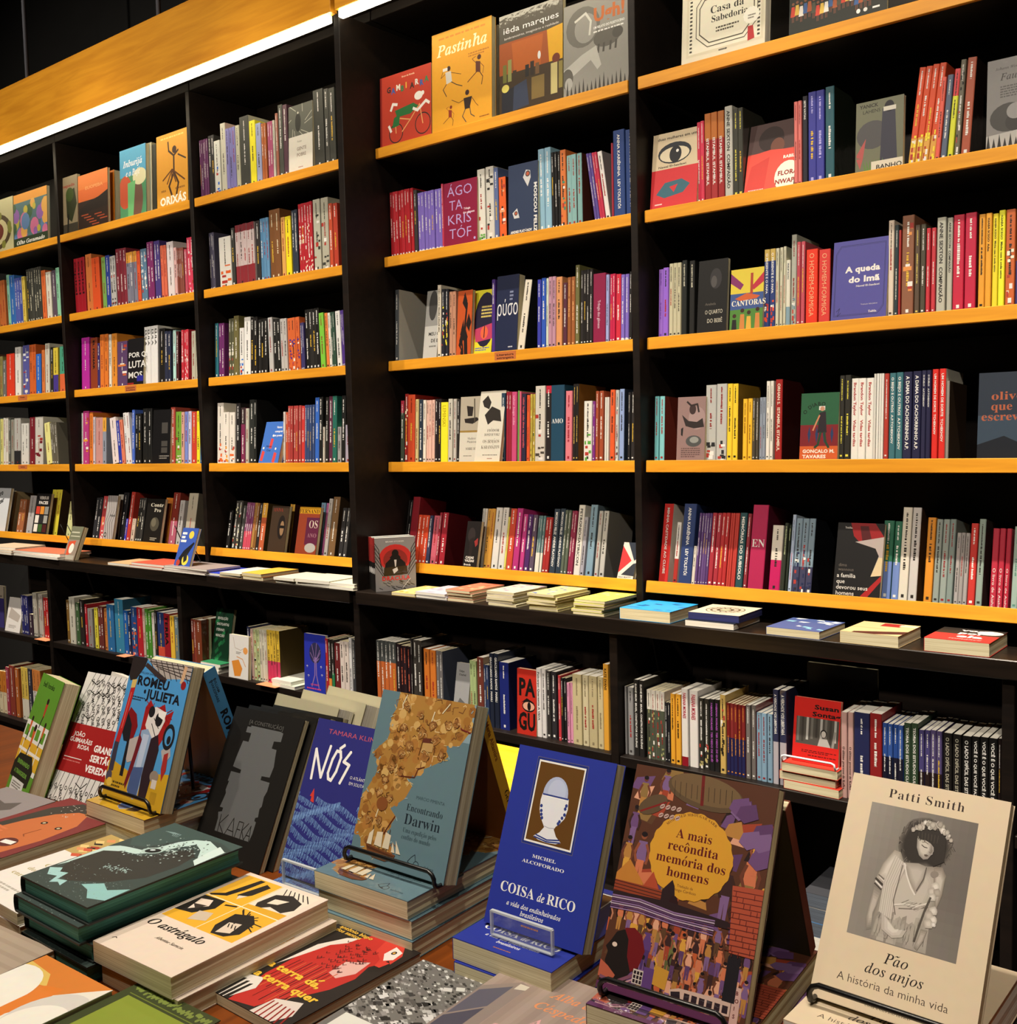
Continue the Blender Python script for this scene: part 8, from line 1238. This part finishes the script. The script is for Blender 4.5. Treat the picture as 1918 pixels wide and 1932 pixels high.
def A_swirl(a):
    a.rect(0, 0, 100, 100, 'e2dac6'); a.poly([(0, 0), (100, 0), (84, 10), (60, 26), (46, 34), (0, 20)], 'd07a30'); a.poly([(0, 8), (34, 10), (50, 18), (0, 26)], 'd8b45a'); a.ell(14, 34, 36, 24, 'e6dfcc', 30); a.poly([(48, 18), (66, 14), (70, 30), (62, 44), (66, 60), (84, 66), (60, 82), (30, 74), (34, 58), (50, 46)], 'd8782a'); a.ell(92, 36, 30, 24, 'cfc8ba', 30); a.ell(94, 44, 28, 20, 'e6dfcc', 30)
    a.text('José Castilho', 8, 50, 3.4, '5a4a3a', 'i', fit=30); a.text('PALAVRAS', 6, 74, 4, '3a2e24', 's', fit=30); a.text('OS PODERES', 6, 84, 4, '3a2e24', 's', fit=34)
def A_beige(a): a.rect(0, 0, 100, 100, 'a8957e'); [a.rect(0, i*8, 100, i*8+3, '9f8c76') for i in range(13)]; a.text('Tati Bernardes', 46, 34, 4, '4a3c30', 'i', fit=40); a.text('ANGUS', 4, 68, 11, 'b8342a', 'X', fit=52)
def A_green(a):
    a.rect(0, 0, 100, 100, '39401f'); a.rect(10, 12, 90, 100, '84902f'); a.line([(8, 10), (92, 10), (92, 100)], 1, '6a7428'); rr = random.Random(3)
    for i in range(44): a.k = 8+i % 3; a.ell(6+i*2, 5+rr.uniform(-2, 2), 1.6, 1.6, '77843a', 7)
    for i in range(44): a.k = 8+i % 3; a.ell(95+rr.uniform(-2, 2), 4+i*2.2, 1.6, 1.6, '77843a', 7)
    a.k = 14; a.text('Michel', 40, 52, 7, 'd8d4b8', 'I', fit=24)
def A_woman(a):
    a.rect(0, 0, 100, 100, '7a3230'); a.poly([(10, 92), (16, 50), (24, 26), (44, 12), (66, 14), (84, 30), (90, 60), (84, 100), (20, 100)], 'c06a3a'); a.poly([(12, 20), (30, 2), (60, 4), (70, 12), (50, 14), (34, 26), (24, 44), (20, 60), (8, 60)], '3c3830'); rr = random.Random(4); [a.ell(20+rr.random()*34, 6+rr.random()*22, .7, None, 'c8bca8', 6) for _ in range(24)]
    a.ell(48, 40, 4, 2.4, '2a1c18'); a.ell(48, 40, 2, 1.2, 'c8b48a'); a.ell(74, 40, 4, 2.4, '2a1c18'); a.ell(74, 40, 2, 1.2, 'c8b48a'); a.ell(66, 74, 12, 7, '5a2a26'); a.poly([(58, 72), (74, 70), (76, 75), (60, 77)], 'e8e0d0'); a.line([(62, 48), (60, 60), (66, 62)], 1.2, '8a4626'); a.poly([(0, 84), (30, 90), (60, 94), (100, 90), (100, 100), (0, 100)], '4a4a2c'); a.line([(40, 92), (60, 96), (80, 92)], 2.4, 'd8a83a'); a.marks(8, 60, 34, 72, 'd87a4a', 3)
def A_contos(a):
    a.rect(0, 0, 100, 100, 'e2dacb'); a.rect(0, 0, 100, 34, 'b89a5a'); rr = random.Random(6)
    for i in range(70): a.k = 4+i % 6; x, y = rr.random()*100, rr.random()*34; a.poly([(x, y), (x+8, y-3), (x+14, y), (x+6, y+3)], ('c8583a', '2a2420', 'e0c078', 'a8402c', 'd8905a')[i % 5])
    a.k = 12; a.marks(40, 42, 70, 45, '9a9080', 1); a.text('Contos', 20, 56, 6, 'a89a5a', 'r', fit=40); a.text('dos sábados', 14, 65, 6, 'a89a5a', 'r', fit=60); a.text('enrolados', 10, 74, 6, 'a89a5a', 'r', fit=50); a.marks(14, 84, 60, 90, 'b0a898', 2)
def A_grback(a): a.rect(0, 0, 100, 100, '8f8580'); a.poly([(10, 40), (30, 20), (54, 24), (70, 16), (80, 30), (60, 44), (30, 50)], '5e5650'); a.poly([(40, 60), (70, 54), (84, 66), (50, 76)], '6a625c')
def A_sgrey(a): a.rect(0, 0, 100, 100, '8e8a82'); a.rect(58, 0, 62, 100, '4a4843'); a.ell(60, 90, 40, 20, '5e5a54')

# ------------------------------------------------------------------ the books standing on the table
def easel(X, Y, Z, yaw, tilt, W, H, label, lip=.022, ext=.0, front=.016, leg=True, inset=.012):
    """black wire book stand: a lip in front of the book, rails under it, an inclined back frame and rear legs"""
    o = empty('book_easel', label, 'book stand', 'book stands on the table'); o.location = (X, Y, Z+CAMZ); o.rotation_euler = (0, 0, R(yaw)); r = .0028; t = R(tilt)
    x0, x1 = inset, W-inset; q = MB()
    def arc(p): return p
    f = -front; b = .04
    pts = [(x0, b, r), (x0, f+.006, r), (x0, f+.002, r+.002), (x0, f, r+.007), (x0, f, lip-.008), (x0+.003, f, lip-.003), (x0+.009, f, lip), (x1-.009, f, lip), (x1-.003, f, lip-.003), (x1, f, lip-.008), (x1, f, r+.007), (x1, f+.002, r+.002), (x1, f+.006, r), (x1, b, r)]
    q.tube(pts, r, 10); q.build('lip', M_WIRE, o, True)
    L = H*.82; off = .0255
    up = lambda s: (off+s*sin(t)+.004, s*cos(t)+r)
    q = MB(); xa, xb = W*.3, W*.7; p0, p1 = up(.0), up(L)
    q.tube([(xa, p0[0]+.008, p0[1]+.001), (xa, p1[0], p1[1]-.008), (xa+.008, p1[0]+.002, p1[1]), (xb-.008, p1[0]+.002, p1[1]), (xb, p1[0], p1[1]-.008), (xb, p0[0]+.008, p0[1]+.001)], r, 8); q.build('back_frame', M_WIRE, o, True)
    if leg:
        for x in (W*.36, W*.64):
            q = MB(); q.tube([(x, p1[0]+.004, p1[1]-.004), (x, p1[0]+.012, r)], r, 8); q.build('leg', M_WIRE, o, True)
    return o
def acrylic(X, Y, Z, yaw, tilt, W, H, label, x0, x1, lip):
    o = empty('book_easel', label, 'book stand', 'book stands on the table'); o.location = (X, Y, Z+CAMZ); o.rotation_euler = (0, 0, R(yaw)); t = R(tilt); th = .003
    q = MB(); q.bbox((x0, -.018, .003), (x1, -.015, lip), .0008); q.build('lip', M_ACRYL, o); q = MB(); e = .0012; [q.box(a, b) for a, b in (((x0, -.0184, lip-e), (x1, -.0146, lip+e)), ((x0-e, -.0184, .003), (x0+e, -.0146, lip)), ((x1-e, -.0184, .003), (x1+e, -.0146, lip)), ((x0, -.0184, .002), (x1, -.0146, .0034)))]; q.build('edge_glint', M_ACRYE, o)  # thin whitened strips paint the bright rim of the lip
    q = MB(); q.bbox((x0, -.0149, 0), (x1, .045, .0029), .0008); q.build('base_plate', M_ACRYL, o)
    q = MB(); q.bbox((x0, .0, 0), (x1, .003, H*.7), .0008); p = q.build('back_plate', M_ACRYL, o); p.location = (0, .0285, .0032); p.rotation_euler = (-t, 0, 0); return o
STK = {}
def standing(name, X, Y, Z, yaw, tilt, W, H, T, col, art, label, **k):
    o = book(name, label, 'book', W, H, T, col, art, 'books standing on the table', **k); return stand_at(o, X, Y, Z+.0002, yaw, tilt)
standing('display_book', -1.892, .873, TZ, -10.7, 21, .118, .213, .030, '5d8f2c', A_bell, 'green and yellow cover with a house, farthest standing book on the table', spine='1c1a18', page=M_PAGE)
standing('display_book', -1.835, .985, TZ, -10, 20, .12, .20, .020, 'd8d0c0', None, 'pale book standing behind the green and yellow house cover', page=M_PAGEW)
standing('display_book', -1.778, .888, TZ+.001, 3.6, 25.1, .159, .226, .028, '9a1a1a', A_sertao, 'white cover full of black handwriting with a red band', page=M_PAGEW)
standing('display_book', -1.499, .838, -.5345, 1.0, 18.0, .155, .216, .022, '4a90c0', A_romeu, 'light blue cover with an embracing couple on a wire stand', back='1c1a1c')
standing('hardcover_book', -1.353, .894, TZ+.001, 2.0, 25.9, .156, .223, .011, '151310', A_kafka, 'black cover with a grey ragged tower shape, foremost of its row', page=M_PAGE)
for i in range(3): standing('display_book', -1.353+.010*(i+1), .894+.0165*(i+1), TZ+.001, 2.0, 25.9, .156, .223-.002*i, .013, '151310', None, ('first', 'second', 'third')[i]+' plain black book behind the grey tower cover', wrap=True)
for i in range(3): standing('display_book', -1.395+.022*i, 1.015+.036*i, TZ+.001, -4, 23, .165, .212+.002*i, .032, 'a39a7a', None, ('first', 'second', 'rearmost')[i]+' olive-backed book with white page tops behind the black row', page=M_PAGEW)
standing('display_book', -1.122, .876, -.580, 2.0, 23.3, .126, .212, .016, '2a2a6c', A_nos, 'navy cover with a large white handwritten title above blue waves')
standing('display_book', -1.001, .896, -.5345, 1.4, 19.5, .161, .217, .026, '5b7478', A_darwin, 'teal cover with a brown map-shaped drawing and a ship', spine='5b7478')
standing('display_book', -.768, .889, -.5545, .7, 22.0, .137, .204, .020, '25328a', A_coisa, 'royal blue cover picturing an egg in a white cup')
standing('display_book', -.578, .838, -.5495, 3.8, 25.2, .156, .223, .018, '42261e', A_recond, 'shrink-wrapped cover crowded with people around a golden disc', wrap=True)
standing('display_book', -.387, .914, -.5295, -1.4, 30.4, .148, .215, .015, 'dcc6a2', A_patti, 'cream cover with a grey portrait of a woman crowned with flowers', page=M_PAGE)
# the books that lean against them from behind
def leaning_back(X, Y, Z, yaw, tilt, W, H, T, col, spine, label, spine_art=None, art=None, back=None, **k):
    o = book('display_book', label, 'book', W, H, T, col, art, 'books leaning from behind', spine=spine, back=back or col, spine_art=spine_art, **k)
    m = Matrix.Translation((X, Y, Z+CAMZ+.0002)) @ Matrix.Rotation(R(yaw+180), 4, 'Z') @ Matrix.Rotation(R(-tilt), 4, 'X') @ Matrix.Translation((-W, 0, 0)); o.matrix_world = m; return o
def S_rom(a): a.rect(0, 0, 100, 100, '4a90c0'); a.text('ROMEU', 26, 34, 9, '16161c', 'X', rot=-90); a.marks(20, 8, 80, 10, '1c2a3a', 1); a.text('WILLIAM', 56, 8, 3, '1c2a3a', 'S', rot=-90); a.text('SHAKESPEARE', 30, 8, 3, '1c2a3a', 'S', rot=-90)
def S_yel(a): a.rect(0, 0, 100, 100, 'd8a02a'); a.text('Maria Altamira', 40, 6, 5, '7a3a14', 'S', rot=-90); a.text('Geraldo', 40, 60, 6, '1c1410', 'b', rot=-90)
def rest(Yf, Tf, tf, Tb, Hb, tb): return Yf+Tf/cos(R(tf))+Hb*cos(R(tb))*math.tan(R(tf))+Tb*cos(R(tb))+Hb*sin(R(tb))+.003      # foot of a book whose top rests on the back of the one in front
leaning_back(-1.512, rest(.838, .022, 18, .024, .208, 19), -.5345, 1, 19, .155, .208, .024, '4a90c0', '4a90c0', 'blue book leaning backwards behind the embracing couple cover', S_rom, back='c08a4a', page=M_PAGE)
leaning_back(-1.022, rest(.896, .026, 19.5, .018, .198, 20), -.5345, 1.4, 20, .161, .198, .018, 'd8a02a', 'd8a02a', 'yellow-spined book leaning backwards behind the teal cover', S_yel, back='9a5a22')
leaning_back(-.590, rest(.838, .018, 25, .016, .196, 22), -.5495, 3.8, 22, .156, .196, .016, '8a4a30', '7a3a2a', 'dark spined book leaning backwards behind the crowded cover', back='3a3418')
# stands
easel(-1.499, .838, -.5375, 1.0, 18.0, .155, .216, 'black wire stand under the embracing couple cover', front=.010)
easel(-1.001, .896, -.5375, 1.4, 19.5, .161, .217, 'black wire stand under the teal map cover', front=.012, inset=.004)
easel(-.578, .838, -.5525, 3.8, 25.2, .156, .223, 'black wire stand under the crowded golden disc cover', front=.012)
easel(-.387, .914, -.5325, -1.4, 30.4, .148, .215, 'black wire stand under the cream portrait cover', front=.012, inset=.006)
acrylic(-.768, .889, -.5578, .7, 22, .137, .204, 'clear acrylic stand holding the royal blue egg cover', .026, .110, .03)
acrylic(-1.122, .876, -.5835, 2, 23.3, .126, .212, 'clear acrylic stand holding the navy wave cover', .03, .11, .035)
# the piles they stand on
def stack(X, Y, yaw, W, H, T, n, top, labels, col, art=None, group=None, page=None, offs=None, wrap=False, z0=TZ, name='flat_book', hard=False):
    z = z0
    for i in range(n):
        o = book(name, labels[i], 'book', W, H, T, col, art if (i == n-1 or art) else None, group, wrap and i == n-1, page=page, seed=i+7, hard=hard); z += T+.0004
        dx, dy, dyw = (offs or [(0, 0, 0)]*n)[i]; lie_at(o, X+dx, Y+dy, z, yaw+dyw)
    return z
L3 = lambda s: ['lowest book of the pile under '+s, 'middle book of the pile under '+s, 'top book of the pile under '+s]
stack(-1.505, .815, 1, .155, .216, .0234, 3, 0, L3('the embracing couple cover'), '6a4a3a', A_romeu, 'pile under the embracing couple cover', wrap=True, offs=[(.01, .004, -2), (-.004, .0, 1), (0, 0, 0)])
stack(-1.012, .846, 1.4, .161, .217, .0234, 3, 0, L3('the teal map cover'), '5b7478', A_darwin, 'pile under the teal map cover', wrap=True, offs=[(.006, -.002, .6), (.004, .003, -.4), (0, 0, 0)])
L2 = lambda s: ['lower book of the pair under '+s, 'upper book of the pair under '+s]
stack(-.777, .845, 1, .137, .204, .0255, 2, 0, L2('the royal blue egg cover'), '25328a', A_coisa, 'pair under the royal blue egg cover', offs=[(.004, -.003, 1), (0, 0, 0)])
stack(-.572, .812, 4, .156, .223, .0278, 2, 0, L2('the crowded golden disc cover'), '42261e', A_recond, 'pair under the golden disc cover', wrap=True, offs=[(.003, 0, -1), (0, 0, 0)])
stack(-.392, .868, -1, .148, .215, .0378, 2, 0, L2('the cream portrait cover'), 'dcc6a2', A_patti, 'pair under the cream portrait cover', page=M_PAGEW, offs=[(-.004, -.004, 1), (0, 0, 0)])
stack(-1.115, .846, 2, .126, .212, .0258, 1, 0, ['navy book lying under the clear stand of the wave cover'], '2a2a6c', A_nos, None)
# ------------------------------------------------------------------ the books lying in front
stack(-1.257, .593, .5, .150, .216, .0222, 4, 0, [ORD[i+1]+' green-edged hardcover counted upwards in the sea monster pile' if i < 3 else 'topmost green-edged hardcover with a pale sea monster eye' for i in range(4)], '262a26', A_whale, 'green-edged hardcover pile', M_PAGEG, [(.002, -.004, -.5), (.0, .002, .5), (-.008, -.006, -.6), (0, 0, 0)], name='hardcover_book', hard=True)
stack(-1.107, .599, 2.0, .147, .226, .0246, 2, 0, ['lower cream paperback under the yellow comic panel cover', 'cream cover with yellow and black comic panels lying on its twin'], 'e0ccb4', A_astr, 'cream comic panel pair', offs=[(.006, .006, -1.2), (0, 0, 0)])
def lying(X, Y, yaw, W, H, T, col, art, label, z=TZ, page=None, **k):
    o = book('flat_book', label, 'book', W, H, T, col, art, 'books lying at the front of the table', page=page, **k); return lie_at(o, X, Y, z+T+.0003, yaw)
lying(-.973, .655, -1.1, .135, .200, .013, '221c18', A_terra, 'black cover with a red parrot and yellow title lying flat')
lying(-.818, .634, 1.2, .112, .210, .012, '6e6a62', A_land, 'grey rocky photograph cover with a blank pale panel lying flat')
lying(-.7035, .668, 2.1, .150, .210, .030, '9a8676', A_alba, 'brownish cover with a window and salmon title lying flat', page=M_PAGE, back='8a2420')
lying(-1.161, .364, 1.5, .136, .210, .016, 'e2dac6', A_swirl, 'white cover with orange swirls lying at the near corner', z=TZ+.009)
lying(-1.155, .362, 0, .136, .205, .0085, 'd8d0c0', None, 'thin pale book under the orange swirl cover')
lying(-1.305, .370, 4, .140, .212, .013, 'a8957e', A_beige, 'beige striped cover with red capitals beside the orange swirl cover', z=TZ+.007)
lying(-1.024, .400, 1.9, .138, .212, .020, '39401f', A_green, 'olive green ornamental bordered cover lying at the near edge')
zz = TZ
lying(-1.608, .636, .7, .156, .210, .022, '7a3230', A_woman, 'rust cover with a large smiling face lying flat', z=TZ+.0225)
lying(-1.602, .634, 2, .156, .208, .022, 'b0583a', None, 'plain book right under the rust smiling face cover')
lying(-1.800, .632, 5, .145, .210, .024, '8f8580', A_grback, 'grey silhouette cover lying farthest on the table')
lying(-1.435, .600, -1, .152, .212, .0165, 'e2dacb', A_contos, 'white cover with a floral band, upper one beside the green-edged pile', z=TZ+.0175)
lying(-1.430, .596, 1, .150, .212, .017, 'd8d0c0', None, 'white paperback under the floral band cover')
lying(-.530, .700, 5, .12, .19, .012, '8e8a82', A_sgrey, 'plain grey cover with a dark line at the near table edge')
lying(-1.93, .62, 4, .12, .20, .030, 'c07a70', None, 'pinkish book cut by the photo edge at the far end of the table')

build_spines(300)
bpy.data.objects.remove(_fo)
